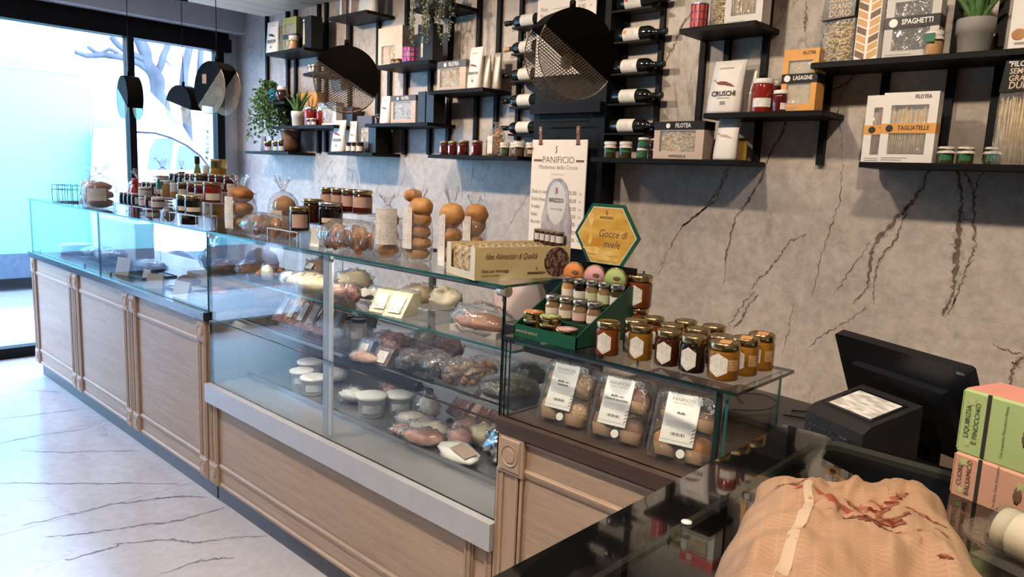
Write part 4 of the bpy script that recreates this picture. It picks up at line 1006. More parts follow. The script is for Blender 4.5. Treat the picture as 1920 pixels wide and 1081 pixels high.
# -- small aloe shelf
ZC = 1.916
x_, w_, z_, h_ = -5.42, 0.308, 1.934, 0.255
pasta_box(x_+.02, w_, ZC, h_+z_-ZC, 3.29, 'orange pasta box behind the small aloe', orange_c, white_c, '', '', 'sheet', pmat=white_c, seed=90, group=GB, d=.075, wn=(.16, .5, .5, .8), foot=False, bandz=.3, bandh=.12)
x_, w_, z_, h_ = -5.343, 0.144, 1.921, 0.124
t = pot(x_, 3.18, ZC, .055, .115, 'small aloe in a white pot before the orange pasta box', M('white_pot', (.75, .73, .70), .5)); aloe(t, .055, 9, .20, 9, .10)
x_, w_, z_, h_ = -5.21, 0.139, 1.928, 0.139
jar(x_+.02, 3.20, ZC, .05, .145, 'red', 'silver', 'large red sauce jar beside the small aloe', GJ, 'tall', ('rect', .6, .06, .4), white_pap, name='sauce_jar')
jar(x_+.125, 3.23, ZC, .04, .13, 'red', 'silver', 'slimmer red sauce jar behind the small jar', GJ, 'tall', None, name='sauce_jar')
for k in range(2): jar(x_+.07+.06*k, 3.155, ZC, .027, .055, 'jam', 'silver', 'tiny jam jar before the red sauce jars, %s' % ('aloe side', 'lamp side')[k], GJ, 'squat', ('rect', .6, .1, .5), white_pap, name='preserve_jar')
x_, w_, z_, h_ = -4.981, 0.249, 1.931, 0.159
pasta_box(x_, w_, ZC, h_+z_-ZC, 3.21, 'white pasta box with blue header under the round lamp', white_c, None, '', '', 'nest', pmat=M('pale_pasta', (.78, .74, .68), .5, 0, .2), seed=93, group=GB, top_mat=M('blue_header', (.22, .27, .38), .5), toph=.16, foot=False)
plain_box(x_+.20, .13, ZC, (h_+z_-ZC)*.8, 3.26, .08, 'black carton behind the round pendant lamp', black_c, group=GB)
# -- lowest left shelf
ZD = 1.714
pouch(-5.93, .07, ZD, .13, 3.18, 'dark pointed pouch at the window end of the lowest left shelf', M('brown_pouch', (.16, .09, .06), .5), group=GP, d=.04, small=False)
for k, (X, r_, hh, c) in enumerate(((-5.82, .04, .085, 'jam'), (-5.68, .043, .09, 'dark'), (-5.60, .036, .10, 'black'))):
    jar(X, 3.18, ZD, r_, hh, c, 'gold', 'dark jam jar, %s on the lowest left shelf' % ORD[k], GJ, 'squat', ('rect', .7, .08, .45), white_pap, name='jam_jar')
t = thing('basket_ball_jar', 'wide round jar of brown biscuits stacked on the lowest left shelf', 'jar', (-5.58, 3.24, ZD)); t.name = 'biscuit_jar'
MB().lathe([(.04, 0), (.062, .02), (.07, .06), (.06, .10), (.07, .14), (.075, .19), (.06, .21), (.01, .21)], 24).build('jar_body', bread_dark, t); MB().lathe([(.076, .175), (.079, .18), (.079, .19), (.07, .195)], 24, cap0=False, cap1=False).build('rim', gold_lid, t)
plain_box(-5.73, .11, ZD, .21, 3.28, .05, 'white carton at the back of the lowest left shelf', white_c, group=GB)
# -- three tiny jars shelf
ZE = 1.718
x_, w_, z_, h_ = -4.789, 0.155, 1.73, 0.223
pouch(x_, w_*.95, ZE, h_+z_-ZE, 3.165, 'white chilli pouch on the lowest shelf beside three tiny jars', motif=red_print, words='CRUSCHI', group=GP, d=.05, twist=.2)
pouch(x_+.14, .09, ZE, (h_+z_-ZE)*.97, 3.20, 'white and brown open pouch behind the three tiny jars', M('white_pouch', (.80, .76, .72), .4), group=GP, d=.05, motif=bread)
x_, w_, z_, h_ = -4.552, 0.165, 1.761, 0.222
pasta_box(x_+.03, w_*1.1, ZE, h_+z_-ZE, 3.23, 'dark grey pasta box on the lowest shelf beside chilli pouch', M('slate_carton', (.10, .095, .11), .5), None, '', '', 'nest', seed=97, group=GB, d=.08, wn=(.2, .8, .3, .7), foot=False)
plain_box(x_+.165, .09, ZE, (h_+z_-ZE)*.75, 3.20, .12, 'black carton at the end of the three tiny jars shelf', black_c, group=GB)
for k in range(3): jar((-4.60, -4.535, -4.47)[k], 3.155, ZE, .028, .072, 'dark', 'black', 'tiny dark jar with cream label, %s of the trio under the lamp' % ORD[k], GJ, 'jam', ('rect', .95, .12, .6), cream_pap, name='preserve_jar')
# -- pasta box with black boxes
ZF = 1.916
pouch(-4.22, .10, ZF, .19, 3.17, 'white pouch showing dark red chillies right of the round lamp', group=GP, d=.05, motif=red_print)
jar(-4.30, 3.20, ZF, .033, .07, 'dark', 'black', 'black-lidded jar beside the pouch right of the round lamp', GJ, 'squat', None, name='preserve_jar')
x_, w_, z_, h_ = -3.996, 0.262, 1.923, 0.175
pasta_box(x_, w_, ZF, h_+z_-ZF, 3.165, 'tan pasta box with grey header right of the round lamp', tan_c, None, '', 'FILOTEA', 'nest', top_mat=M('grey_header', (.09, .085, .10), .5), toph=.2, seed=98, group=GB, d=.10, wn=(.1, .84, .15, .78), pmat=M('pale_pasta', (.78, .74, .68), .5, 0, .2))
for k in range(2): plain_box(x_+.185+.085*k, .075, ZF, .20, 3.17, .10, 'black carton, %s beside the tan pasta box' % ORD[k], black_c, group=GB)

# ================================================================ goods on the glass counter top
def film_bag(t, r, h, neck=.78, seed=0, rx=1.0, flare=.75, mat=None, zneck=None):
    """gathered cellophane bag with a tied neck and a frilled top"""
    n = 28; rs = []; rnd = random.Random(seed)
    ph = [rnd.uniform(0, 6.28) for _ in range(4)]
    for f, k, wv in ((.0, .80, .01), (.02, .96, .02), (.2, 1.03, .03), (.45, 1.0, .04), (.60, .86, .06), (.70, .55, .12), (neck-.02, .20, .22), (neck, .13, .2), (neck+.02, .18, .22), (neck+.10, flare*.55, .22), (1.0, flare, .25)):
        ring = []
        for i in range(n):
            a = 2*PI*i/n; q = k*(1+wv*math.sin(7*a+ph[0]+f*2)+wv*.6*math.sin(11*a+ph[1]))
            ring.append((r*rx*q*math.cos(a), r*q*math.sin(a)*(1 if f < neck else .6), h*(f+(.04*math.sin(3*a+ph[2]) if f > .95 else 0))))
        rs.append(ring)
    MB().rings(rs, 0, True, True).build('film_bag', mat or cello, t)
    MB().tube([(r*.15*math.cos(k*.7), r*.13*math.sin(k*.7), h*neck+.002*math.sin(k)) for k in range(10)], .002, 5).build('tie', white_pap, t)
def tilt_label(t, r, w, z0, z1, ang, mat=None, rx=1.0):
    h_ = w/2/r
    MB().patch(r*1.06, ang-h_, ang+h_, shape_rect(z0, z1), 0, 6).build('paper_label', mat or LBL, t)
def bread_bag(x, y, r, h, rolls, label, lab=None, seed=0, m=None, z=1.2955, neck=.76, rx=1.0):
    t = thing('bread_bag', label, 'bag', (x, y, z), 0, 'bagged bread on the glass counter')
    for k, (dx, dy, zc, rr, rh) in enumerate(rolls):
        MB().blob((dx, dy, zc), (rr, rr*.95, rh), .14, 6, 18, 12, 0, seed*7+k).build('bread_roll', m or bread, t)
    film_bag(t, r, h, neck, seed, rx)
    if lab: tilt_label(t, r, lab[0], lab[1], lab[2], camface(x, y)+lab[3])
    return t
def riser(x0, x1, y0, y1, z, label, base=1.2952):
    t = thing('acrylic_riser', label, 'stand', (0, 0, 0), 0, 'clear acrylic risers on the glass counter')
    MB().box(x0, x1, y0, y1, z-.004, z, 0, 1).build('shelf_plate', [acrylic, acr_edge], t)
    for a in (x0, x1-.004): MB().box(a, a+.004, y0, y1, base, z-.004, 0, 1).build('leg_plate', [acrylic, acr_edge], t)
    return t
GT = 'jars crowded on the glass counter'
ZC_ = 1.2955
# wire basket
t = thing('wire_basket', 'empty black wire basket at the window end of the counter', 'basket', (-5.55, 1.62, ZC_), R(20))
for z in (.004, .085, .115):
    w2, d2 = .10, .09
    MB().tube([(-w2, -d2, z), (w2, -d2, z), (w2, d2, z), (-w2, d2, z), (-w2, -d2, z)], .0022, 5).build('wire_loop', black, t)
for k in range(5):
    for s_ in (-1, 1):
        a = -.1+.05*k; MB().tube([(a, s_*.09, .004), (a, s_*.09, .115)], .002, 5).build('wire_upright', black, t); b_ = -.09+.045*k; MB().tube([(s_*.10, b_, .004), (s_*.10, b_, .115)], .002, 5).build('wire_upright', black, t)
for k in range(4): MB().tube([(-.1, -.06+.04*k, .004), (.1, -.06+.04*k, .004)], .002, 5).build('wire_floor', black, t)
# three bags of crispbread by the window
x_, y_, h_, w_ = -5.155, 1.581, 0.228, 0.102
for k, (px, yy, hh, rr, nm) in enumerate(((-5.16, 1.60, .24, .072, 'behind, nearest the wire basket'), (-4.90, 1.57, .27, .095, 'large one in front with white label'), (-4.86, 1.78, .24, .08, 'beside the red sauce bottle'))):
    rolls = [(random.uniform(-.01, .01), random.uniform(-.01, .01), .035+.048*i, rr*.82, .032) for i in range(3)]
    bread_bag(px, yy, rr, hh, rolls, 'bag of brown crusty bread, '+nm, (rr*1.1, .05, .125, -.25), 11+k, M('bread_rusk', (.42, .21, .10), .6, 0, .4, vs=18, col2=(.24, .10, .05), bump=.4), neck=.78)
# acrylic risers
riser(-4.50, -4.23, 1.50, 1.60, 1.352, 'low clear riser under the four small black jars')
riser(-4.20, -3.93, 1.50, 1.60, 1.352, 'low clear riser under the two white-labelled squat jars')
riser(-3.72, -3.42, 1.50, 1.60, 1.352, 'low clear riser under two dark jars beside the bread bag')
riser(-4.50, -3.90, 1.625, 1.715, 1.405, 'middle clear riser in the crowd of jars by the window')
riser(-3.86, -3.52, 1.625, 1.715, 1.405, 'middle clear riser under the red jars')
riser(-4.40, -3.50, 1.745, 1.845, 1.455, 'tall clear riser along the back of the crowded jars')
def J(x, y, z, r, h, c, lid, lab, kind='jam', lb=('rect', .9, .14, .55), lm=None, name='jam_jar'): return jar(x, y, z+.0003, r, h, c, lid, lab, GT, kind, lb, lm, name=name)
for k in range(4): J(-4.455+.06*k, 1.55, 1.352, .027, .062, 'black', 'bronze', 'small black jar, %s of four in the front row' % ORD[k], 'jam', ('rect', .35, .1, .7), white_pap)
J(-4.15, 1.55, 1.352, .034, .052, 'brown', 'white', 'squat jar with wide white label under another like it', 'squat', ('rect', 1.2, .1, .7), LBL)
J(-4.15, 1.55, 1.4045, .034, .052, 'brown', 'white', 'squat jar with wide white label stacked on another', 'squat', ('rect', 1.2, .1, .7), LBL)
J(-4.065, 1.545, 1.352, .030, .06, 'jam', 'bronze', 'dark red jar between the two white-labelled squat jars', 'jam', ('rect', .4, .1, .6), white_pap)
J(-3.98, 1.55, 1.352, .035, .058, 'jam', 'white', 'squat dark jar with wide white label at the riser end', 'squat', ('rect', 1.2, .12, .62), LBL)
for k in range(2): J(-3.655+.095*k, 1.55, 1.352, .040, .088, 'black', 'gold', 'large black jam jar with pale label, %s beside the bread bag' % ('window side', 'bread side')[k], 'jam', ('rect', .9, .12, .36), cream_pap)
# on the glass below and behind the front risers
t = thing('chestnut_bag', 'small clear bag of dark dried fruit between the risers', 'bag', (-3.82, 1.54, ZC_)); MB().blob((0, 0, .035), (.032, .028, .034), .3, 12, 16, 10).build('dried_fruit', M('dried_fruit', (.10, .025, .015), .3, 0, .5, vs=50, bump=.6), t); film_bag(t, .036, .10, .8, 3)
J(-4.07, 1.555, 1.2955, .036, .05, 'red', 'bronze', 'red preserve jar standing under the second low riser', 'squat', ('rect', .9, .15, .6), white_pap)
J(-3.62, 1.555, 1.2955, .042, .05, 'black', 'bronze', 'black jar standing under the third low riser', 'squat', None)
# middle row
for k in range(3): J(-4.45+.065*k, 1.67, 1.405, .028, .07, 'black', 'bronze', 'small black jar, %s of three in the middle row' % ORD[k], 'jam', ('rect', .35, .1, .7), white_pap)
J(-4.22, 1.67, 1.405, .034, .10, 'jam', 'silver', 'tall dark jar with pink label in the middle row', 'tall', ('rect', 1.0, .12, .5), M('pink_label', (.72, .50, .44), .6))
J(-4.13, 1.66, 1.405, .036, .09, 'tan', 'white', 'jar of tan chips with green tag in the middle row', 'squat', None)
MB().prism([(-.02, 0), (.018, .004), (.02, .042), (-.018, .046)], -.002, 0).build('tag', cloth_g, bpy.data.objects[t.name] if False else [o for o in bpy.data.objects if o.get('label', '').startswith('jar of tan chips')][0], (0, -.038, .04), (0, 0, .5))
J(-4.04, 1.67, 1.405, .033, .08, 'tan', 'white', 'jar with white cap leaning beside the tan chips jar', 'squat', ('rect', 1.1, .4, .9), white_pap)
J(-3.96, 1.68, 1.405, .038, .085, 'jam', 'bronze', 'dark jar with cream label beside the tan chips', 'jam', ('rect', 1.0, .1, .6), cream_pap)
for k, X in enumerate((-3.81, -3.72, -3.60)): J(X, 1.665, 1.405, (.036, .036, .045)[k], (.09, .085, .10)[k], ('jam', 'jam', 'red')[k], 'bronze', 'dark red jam jar, %s of three on the middle riser' % ORD[k], 'jam', ('rect', .8, .12, .45), cream_pap)
# back row
t = thing('sauce_bottle', 'red sauce bottle standing beside the bread bags', 'bottle', (-4.62, 1.67, ZC_)); MB().lathe([(.03, 0), (.034, .005), (.034, .10), (.026, .13), (.014, .15), (.014, .165)], 20).build('bottle_body', M('ketchup_red', (.42, .02, .02), .2, coat=.4), t); MB().lathe([(.017, .16), (.018, .162), (.018, .192), (.012, .195)], 16).build('cap', M('cap_red', (.5, .03, .03), .35), t)
t = thing('cracker_bag', 'clear bag of stacked brown crackers at the back of the counter', 'bag', (-4.62, 1.83, ZC_))
for k in range(11): MB().bevel_box(-.045, .045, -.04, .04, .01+.019*k, .024+.019*k, .004).build('cracker', M('cracker', (.50, .27, .15), .6, 0, .3, vs=40), t, None, (0, 0, .06*math.sin(k*2.1)))
film_bag(t, .075, .31, .85, 8)
for k in range(3): J(-4.36+.065*k, 1.79, 1.455, .028, .075, 'black', 'bronze', 'small black jar, %s of three in the back row' % ORD[k], 'jam', ('rect', .35, .1, .7), white_pap)
t = thing('onion_bag', 'dark purple net bag in the back row by the oil bottle', 'bag', (-4.43, 1.865, ZC_)); MB().blob((0, 0, .19), (.05, .035, .055), .25, 10).build('contents', M('purple_contents', (.09, .06, .10), .5, 0, .5, vs=40), t); film_bag(t, .05, .30, .88, 9, 1.0, .5)
t = thing('oil_bottle', 'slim olive oil bottle with black cap in the back row', 'bottle', (-4.22, 1.865, ZC_)); MB().lathe([(.024, 0), (.027, .005), (.027, .22), (.018, .26), (.012, .28), (.012, .31)], 18).build('bottle_body', M('olive_oil', (.36, .32, .05), .06, 0, .3, coat=.6, trans=.4), t); MB().lathe([(.014, .295), (.0145, .297), (.0145, .335), (.012, .337)], 14).build('cap', black_lid, t)
for k, (X, r_, h_, c) in enumerate(((-4.15, .03, .08, 'dark'), (-4.07, .036, .08, 'brown'), (-3.97, .05, .085, 'black'))): J(X, 1.79, 1.455, r_, h_, c, 'bronze', 'dark preserve jar, %s right of the oil bottle in the back row' % ORD[k], 'squat', ('rect', 1.0, .1, .55), LBL)
J(-3.98, 1.875, 1.2955, .048, .325, 'yellow', 'gold', 'tall jar of yellow pickles in the back row', 'tall', ('rect', .9, .55, .75), M('pink_label', (.72, .50, .44), .6), name='pickle_jar')
J(-4.09, 1.88, 1.2955, .04, .29, 'pale', 'white', 'tall jar with white label behind the tan chips', 'tall', ('rect', 1.2, .55, .9), LBL, name='pickle_jar')
for k, X in enumerate((-3.84, -3.76, -3.66)): J(X, 1.79, 1.455, .036, .085, 'jam', 'bronze', 'dark red jam jar, %s of three on the tall riser by the bread bag' % ORD[k], 'jam', ('rect', .6, .12, .5), white_pap)
# bread bag with three round loaves
x_, y_, h_, w_ = -3.143, 1.531, 0.259, 0.133
bread_bag(x_, y_+.05, w_/2, h_*.97, [(0, 0, .04, .055, .034), (.005, 0, .105, .055, .034), (.0, .0, .168, .058, .036)], 'tall bag of three round loaves beside the crowded jars', (.05, .02, .16, -.85), 21, bread)
bread_bag(-3.16, 1.80, .07, .25, [(.0, 0, .045, .05, .04), (.01, 0, .12, .055, .045)], 'bag with one round loaf showing, behind the pastry bag', (.06, .03, .10, -.5), 22, bread_pale)
# pastry bags lying on the glass
def pastry_bag(x, y, L, D, H, label, seed, rz):
    t = thing('pastry_bag', label, 'bag', (x, y, ZC_), rz, 'bagged pastries on the glass counter')
    rnd = random.Random(seed)
    for k in range(5):
        cx = -L*.36+L*.18*k; r_ = H*.40
        n = 16; pts = [((r_*(.15+.85*i/n))*math.cos(i*.9+k), 0, (r_*(.15+.85*i/n))*math.sin(i*.9+k)) for i in range(n+1)]
        MB().tube([(cx+p[0]*.55, rnd.uniform(-.012, .012)+.006*math.sin(i), H*.45+p[2]) for i, p in enumerate(pts)], H*.13, 7).build('pastry_roll', bread if k % 2 else bread_dark, t, (0, -D*.12*(k % 2), 0), (0, 0, rnd.uniform(-.5, .5)))
        MB().blob((cx+L*.05, D*.22, H*.36), (L*.12, D*.22, H*.30), .2, 8, 14, 9, 0, seed+k).build('pastry', bread, t)
    rs = []; n = 20
    for f, k in ((-.62, .35), (-.54, .15), (-.50, .45), (-.42, .9), (-.2, 1.05), (.1, 1.06), (.38, .95), (.47, .6), (.5, .25)):
        rs.append([(L*f, D*.5*k*math.cos(2*PI*i/n)*(1+.08*math.sin(5*i+f*9)), H*.5+H*.5*k*math.sin(2*PI*i/n)*(1+.06*math.sin(4*i))*(.98)) for i in range(n)])
    rs = [[(p[0], p[1], max(.002, p[2])) for p in r_] for r_ in rs]
    MB().rings(rs, 0, True, False, True).build('film_bag', cello, t)
    return t
pastry_bag(-2.90, 1.585, .26, .14, .10, 'clear bag of spiral pastries beside the three-loaf bag', 31, R(12))
pastry_bag(-2.27, 1.585, .30, .15, .115, 'clear bag of spiral pastries beside the tall bun bag', 32, R(8))
# jars between the pastry bags
riser(-2.76, -2.53, 1.50, 1.60, 1.350, 'low clear riser between the two pastry bags')
riser(-2.74, -2.42, 1.70, 1.80, 1.425, 'tall clear riser under the row of four dark jars')
riser(-2.70, -2.45, 1.615, 1.69, 1.375, 'middle clear riser between the two pastry bags')
riser(-2.385, -2.24, 1.72, 1.82, 1.42, 'empty tall clear riser beside the row of four dark jars')
J(-2.595, 1.55, 1.35, .039, .094, 'black', 'gold', 'black jam jar with pink printed label on the low riser', 'jam', ('rect', .85, .12, .68), M('pink_print', (.72, .55, .48), .6, 0, .3, vs=60, col2=(.62, .33, .24)))
J(-2.66, 1.65, 1.375, .044, .095, 'dark', 'gold', 'dark jar behind the pink-labelled jar on the low riser', 'jam', None)
J(-2.53, 1.65, 1.375, .048, .09, 'black', 'silver', 'wide black jar with silver lid on the middle riser', 'jam', ('rect', .8, .12, .32), cream_pap)
for k in range(4): J(-2.70+.077*k+(.012 if k == 3 else 0), 1.75, 1.425, .034 if k < 3 else .04, .092, 'jam', 'gold', 'dark jam jar with pink label, %s of the row on tall riser' % ORD[k], 'jam', ('rect', 1.2, .25, .70), M('pink_print', (.72, .55, .48), .6))
t = thing('price_card', 'blank white card standing behind the low riser', 'card', (-2.50, 1.555, ZC_)); MB().box(-.035, .035, -.001, .001, 0, .07).build('card', white_pap, t, None, (R(-8), 0, 0)); MB().box(-.035, .035, .001, .03, 0, .002).build('card_foot', white_pap, t)
# paper bag with long label, tall bun bags
t = thing('bread_bag', 'white label bag of flat bread beside the tall bun bag', 'bag', (-2.075, 1.585, ZC_), 0, 'bagged bread on the glass counter')
for k in range(3): MB().blob((0, 0, .03+.05*k), (.042, .04, .03), .15, 6, 16, 10, 0, 50+k).build('bread_roll', bread_pale, t)
film_bag(t, .052, .22, .84, 41); tilt_label(t, .052, .075, .05, .175, camface(-2.07, 1.585)-.1)
x_, y_, h_, w_ = -1.949, 1.58, 0.262, 0.102
bread_bag(x_, y_+.04, w_/2, h_*.97, [(-.006, 0, .028, .046, .024), (.004, 0, .062, .046, .026), (.0, 0, .10, .046, .027), (.004, 0, .142, .045, .03), (.012, 0, .185, .043, .034), (-.032, 0, .222, .032, .024)], 'tall bag of stacked oval buns, the tallest on the counter', (.055, .045, .185, -.95), 42, bread_pale, rx=.96)
x_, y_, h_, w_ = -1.81, 1.603, 0.268, 0.081
bread_bag(x_, y_+.04, w_/2*.95, h_*.96, [(0, 0, .04, .038, .034), (0, 0, .10, .04, .033), (.004, 0, .165, .043, .042)], 'bag of three round buns beside the yellow carton', (.05, .0, .17, -1.1), 43, bread_pale)
x_, y_, h_, w_ = -1.974, 1.89, 0.238, 0.104
bread_bag(x_, y_+.02, w_/2*.95, h_*.97, [(0, 0, .045, .045, .035), (0, 0, .115, .045, .04), (.008, 0, .155, .046, .04)], 'bag of round buns standing behind the yellow carton', (.05, .06, .15, -.75), 44, bread_pale)

# yellow carton of sauces with a header card
ang = math.atan2(.31, .09)-PI/2        # long side runs away from the front edge
yellow_c = M('yellow_carton', (.95, .76, .40), .5, 0, .06)
t = thing('sauce_carton', 'yellow display carton of cheese sauces with script lettering', 'carton', (-1.545, 1.648, ZC_), ang)
W_, D_, H_ = .185, .335, .096
MB().box(-W_/2, W_/2, -D_/2, D_/2, 0, .003).build('carton_floor', yellow_c, t)
MB().box(W_/2-.003, W_/2, -D_/2, D_/2, .003, H_).build('long_side', yellow_c, t); MB().box(-W_/2, -W_/2+.003, -D_/2, D_/2, .003, H_).build('long_side', yellow_c, t)
ys = -D_/2
MB().box(-W_/2+.003, W_/2-.003, ys, ys+.003, .003, .022).box(-W_/2+.003, -W_/2+.028, ys, ys+.003, .022, H_).box(W_/2-.028, W_/2-.003, ys, ys+.003, .022, H_).build('cut_out_end', M('pale_carton', (.78, .70, .52), .5), t)
MB().box(-W_/2+.003, W_/2-.003, D_/2-.003, D_/2, .003, H_).build('rear_end', yellow_c, t)
for i in range(4):
    for j in range(7):
        o = obj('sauce_jar_cap', cached('capm', lambda: MB().lathe([(.019, 0), (.020, .002), (.020, .07), (.017, .074), (.017, .086), (.003, .087)], 12).mesh('cap')), M('sauce_caps', (.80, .66, .42), .4, 0, .6, vs=90, col2=(.16, .10, .07)), t, (-W_/2+.026+.044*i, -D_/2+.030+.045*j, .0035))
RX = (PI/2, 0, PI/2)
text('Idee Alimentari di Qualità', .026, ink_brown, t, (W_/2+.0006, -.045, .068), RX, shear=.4, sx=.66)
text('Salse per formaggi', .0125, ink_brown, t, (W_/2+.0006, -.145, .026), RX, align='LEFT', bold=.01); text('6 gusti assortiti', .0095, ink_brown, t, (W_/2+.0006, -.145, .013), RX, align='LEFT')
text('BREZZO', .009, ink_brown, t, (W_/2+.0006, .045, .016), RX, bold=.06, sx=1.9); text('B', .014, M('ink_orange', (.72, .42, .22), .6), t, (W_/2+.0006, .045, .03), RX, bold=.04)
n = 26; pts = [(.118+.046*math.cos(a), .048+.046*math.sin(a)) for a in [2*PI*i/n for i in range(n)]]
MB().prism([(min(p[0], D_/2-.001), max(.002, min(H_-.002, p[1]))) for p in pts], W_/2, W_/2+.0006, 'x').build('food_picture', M('food_print', (.45, .26, .20), .5, 0, .8, vs=75, col2=(.07, .03, .03), lo=.42, hi=.55), t)
# header card
hd = MB(); oval = [(.0+.062*math.cos(a), .245+.055*math.sin(a)) for a in [PI*i/14 for i in range(15)]]
hd.prism([(.085, .0)]+[(.085, .17)]+[(.068, .215)]+oval+[(-.068, .215), (-.085, .17), (-.085, 0)], 0, .003).build('header_card', M('header_print', (.34, .33, .42), .5, 0, .8, vs=22, col2=(.62, .56, .55), lo=.38, hi=.62), t, (0, D_/2+.001, .002))
pts = [(.052*math.cos(2*PI*i/24), .222+.068*math.sin(2*PI*i/24)) for i in range(24)]
ov = MB().prism(pts, -.0008, 0).build('oval_label', M('oval_white', (.84, .83, .80), .5), t, (0, D_/2+.001, .002))
text('BREZZO', .017, ink_brown, t, (0, D_/2-.0004, .232), sx=1.3, bold=.04); text('B', .026, M('logo_red', (.5, .12, .08), .6), t, (0, D_/2-.0004, .262), bold=.03); text('Salse per formaggi', .009, ink_brown, t, (0, D_/2-.0004, .205))
# five sample jars on the carton
ca, sa = math.cos(ang), math.sin(ang)
for k in range(5):
    lx, ly = -.062+.031*k, .145
    J(-1.545+ca*lx-sa*ly-.0, 1.648+sa*lx+ca*ly, ZC_+H_-.001, .0145, .042, 'dark', 'bronze', 'tiny sample jar on the yellow carton, %s from the far end' % ORD[k], 'jam', ('rect', .9, .2, .7), white_pap)

# ---------------------------------------------------------------- green honey-drop display with hexagon header
green_card = M('green_card', (.012, .115, .062), .4, 0, .15)
t = thing('candy_display', 'green card display with hexagonal golden header on the low glass box', 'display', (-1.262, 1.500, 1.1525))
MB().box(-.112, .112, 0, .004, 0, .034).build('front_wall', green_card, t)
MB().box(-.112, .112, .004, .27, 0, .003).build('tray_floor', green_card, t)
for s_ in (-1, 1): MB().prism([(0, 0), (.275, 0), (.275, .150), (.235, .150), (0, .034)], s_*.112, s_*.109, 'x').build('side_wall', green_card, t)
MB().box(-.108, .108, .085, .27, .003, .045).build('step', M('dark_green_card', (.008, .05, .03), .5), t); MB().box(-.108, .108, .165, .27, .045, .088).build('step', M('dark_green_card', (.008, .05, .03), .5), t)
hexp = lambda k: [(-.118*k, 0), (-.058*k, .092*k), (.058*k, .092*k), (.118*k, 0), (.058*k, -.092*k), (-.058*k, -.092*k)]
hz = .285
MB().prism(hexp(1), 0, .004).build('hexagon_header', green_card, t, (0, .262, hz))
gold = M('honey_picture', (.86, .58, .14), .4, 0, .6, vs=9, col2=(.60, .30, .03), stretch=(1, 1, 3))
MB().prism(hexp(.90), -.0006, 0).build('white_border', white_pap, t, (0, .262, hz)); MB().prism(hexp(.87), -.0012, -.0006).build('golden_picture', gold, t, (0, .262, hz))
text('Gocce di', .031, ink_brown, t, (.022, .2604, hz+.005), shear=.3, sx=.9, bold=.01); text('miele', .031, ink_brown, t, (.02, .2604, hz-.025), shear=.3, sx=.9, bold=.01)
text('BREZZO', .009, ink_brown, t, (-.002, .2604, hz+.052), sx=1.4, bold=.04); text('B', .017, M('logo_red', (.5, .12, .08), .6), t, (-.002, .2604, hz+.066), bold=.03)
hl = M('honey_light', (.90, .70, .28), .4, 0, .3, vs=40, col2=(.80, .50, .10))
for pts in ([(-.072, .056), (-.062, .066), (-.046, .062), (-.044, .046), (-.052, .030), (-.054, .012), (-.050, -.012), (-.056, -.030), (-.064, -.030), (-.062, -.010), (-.060, .014), (-.064, .034)], [(-.085, -.040), (-.040, -.034), (.0, -.046), (.045, -.040), (.055, -.052), (.0, -.060), (-.060, -.056)], [(-.060, -.062), (-.01, -.058), (.045, -.066), (.048, -.072), (-.045, -.072)]):
    MB().prism(pts, -.0018, -.0012).build('honey_drip_print', hl, t, (0, .262, hz))
MB().box(-.112, .112, .262, .266, .085, .20).build('back_card', blackm, t)
text('www.brezzo.it', .0135, M('ink_sand', (.66, .50, .36), .6), t, (-.105, -.0006, .018), align='LEFT', shear=.25)
DX, DY, DZ = -1.262, 1.500, 1.1525
def tin(x, y, z, r, h, top, label, stand=False, group='round candy tins'):
    o = thing('candy_tin', label, 'tin', (x, y, z), 0, group)
    rot = (PI/2, 0, .25) if stand else None; loc = (0, 0, r) if stand else None
    body = MB().lathe([(r*.97, 0), (r, .002), (r, h*.45), (r*1.03, h*.48), (r*1.03, h*.96), (r, h), (.002, h)], 24); body.build('tin_body', gold_lid, o, loc, rot)
    MB().lathe([(r*.93, h+.0002), (r*.93, h+.0008), (.002, h+.0008)], 24).build('lid_print', top, o, loc, rot)
    MB().blob((r*.15, r*.1, h+.001), (r*.35, r*.2, .0006), .3, 9, 10, 5).build('motif', ink_brown if stand else white_pap, o, loc, rot)
    return o
t_or = M('tin_orange', (.76, .27, .08), .5); t_pk = M('tin_rose', (.76, .42, .46), .5); t_gr = M('tin_green', (.44, .58, .20), .5)
for k, (px, m, nm) in enumerate((((-.085), t_or, 'orange'), (-.008, t_pk, 'pink'), (.066, t_gr, 'green'))): tin(DX+px, DY+.235, DZ+.150 if False else DZ+.132, .034, .016, m, '%s round candy tin standing under the hexagon header' % nm, True)
for k in range(3): tin(DX-.0785, DY+.044, DZ+.0035+.0225*k, .0285, .0218, (t_gr, t_pk, t_or)[k], '%s of the stack in the display corner' % ('gold tin, lowest', 'gold tin, middle', 'orange-topped tin, uppermost')[k])
for k in range(3): tin(DX-.0165, DY+.044, DZ+.0035+.0215*k, .030, .0208, t_gr, 'green-topped tin, %s of the middle front stack' % ('lowest', 'middle', 'uppermost')[k])
for k in range(2): tin(DX+.050, DY+.036, DZ+.0035+.0205*k, .0305, .0198, t_pk, 'pink-topped tin, %s one at the display front' % ('lower', 'upper')[k])
for k in range(4): jar(DX-.078+.050*k, DY+.127-.0*k, DZ+.0455, .0235, .066, 'cocktail', 'silver', 'small candy jar, %s in the lower display row' % ORD[k], 'candy jars in the green display', 'belly', ('rect', 1.1, .12, .45), (cream_pap, M('pink_label', (.72, .50, .44), .6))[k == 2], name='candy_jar')
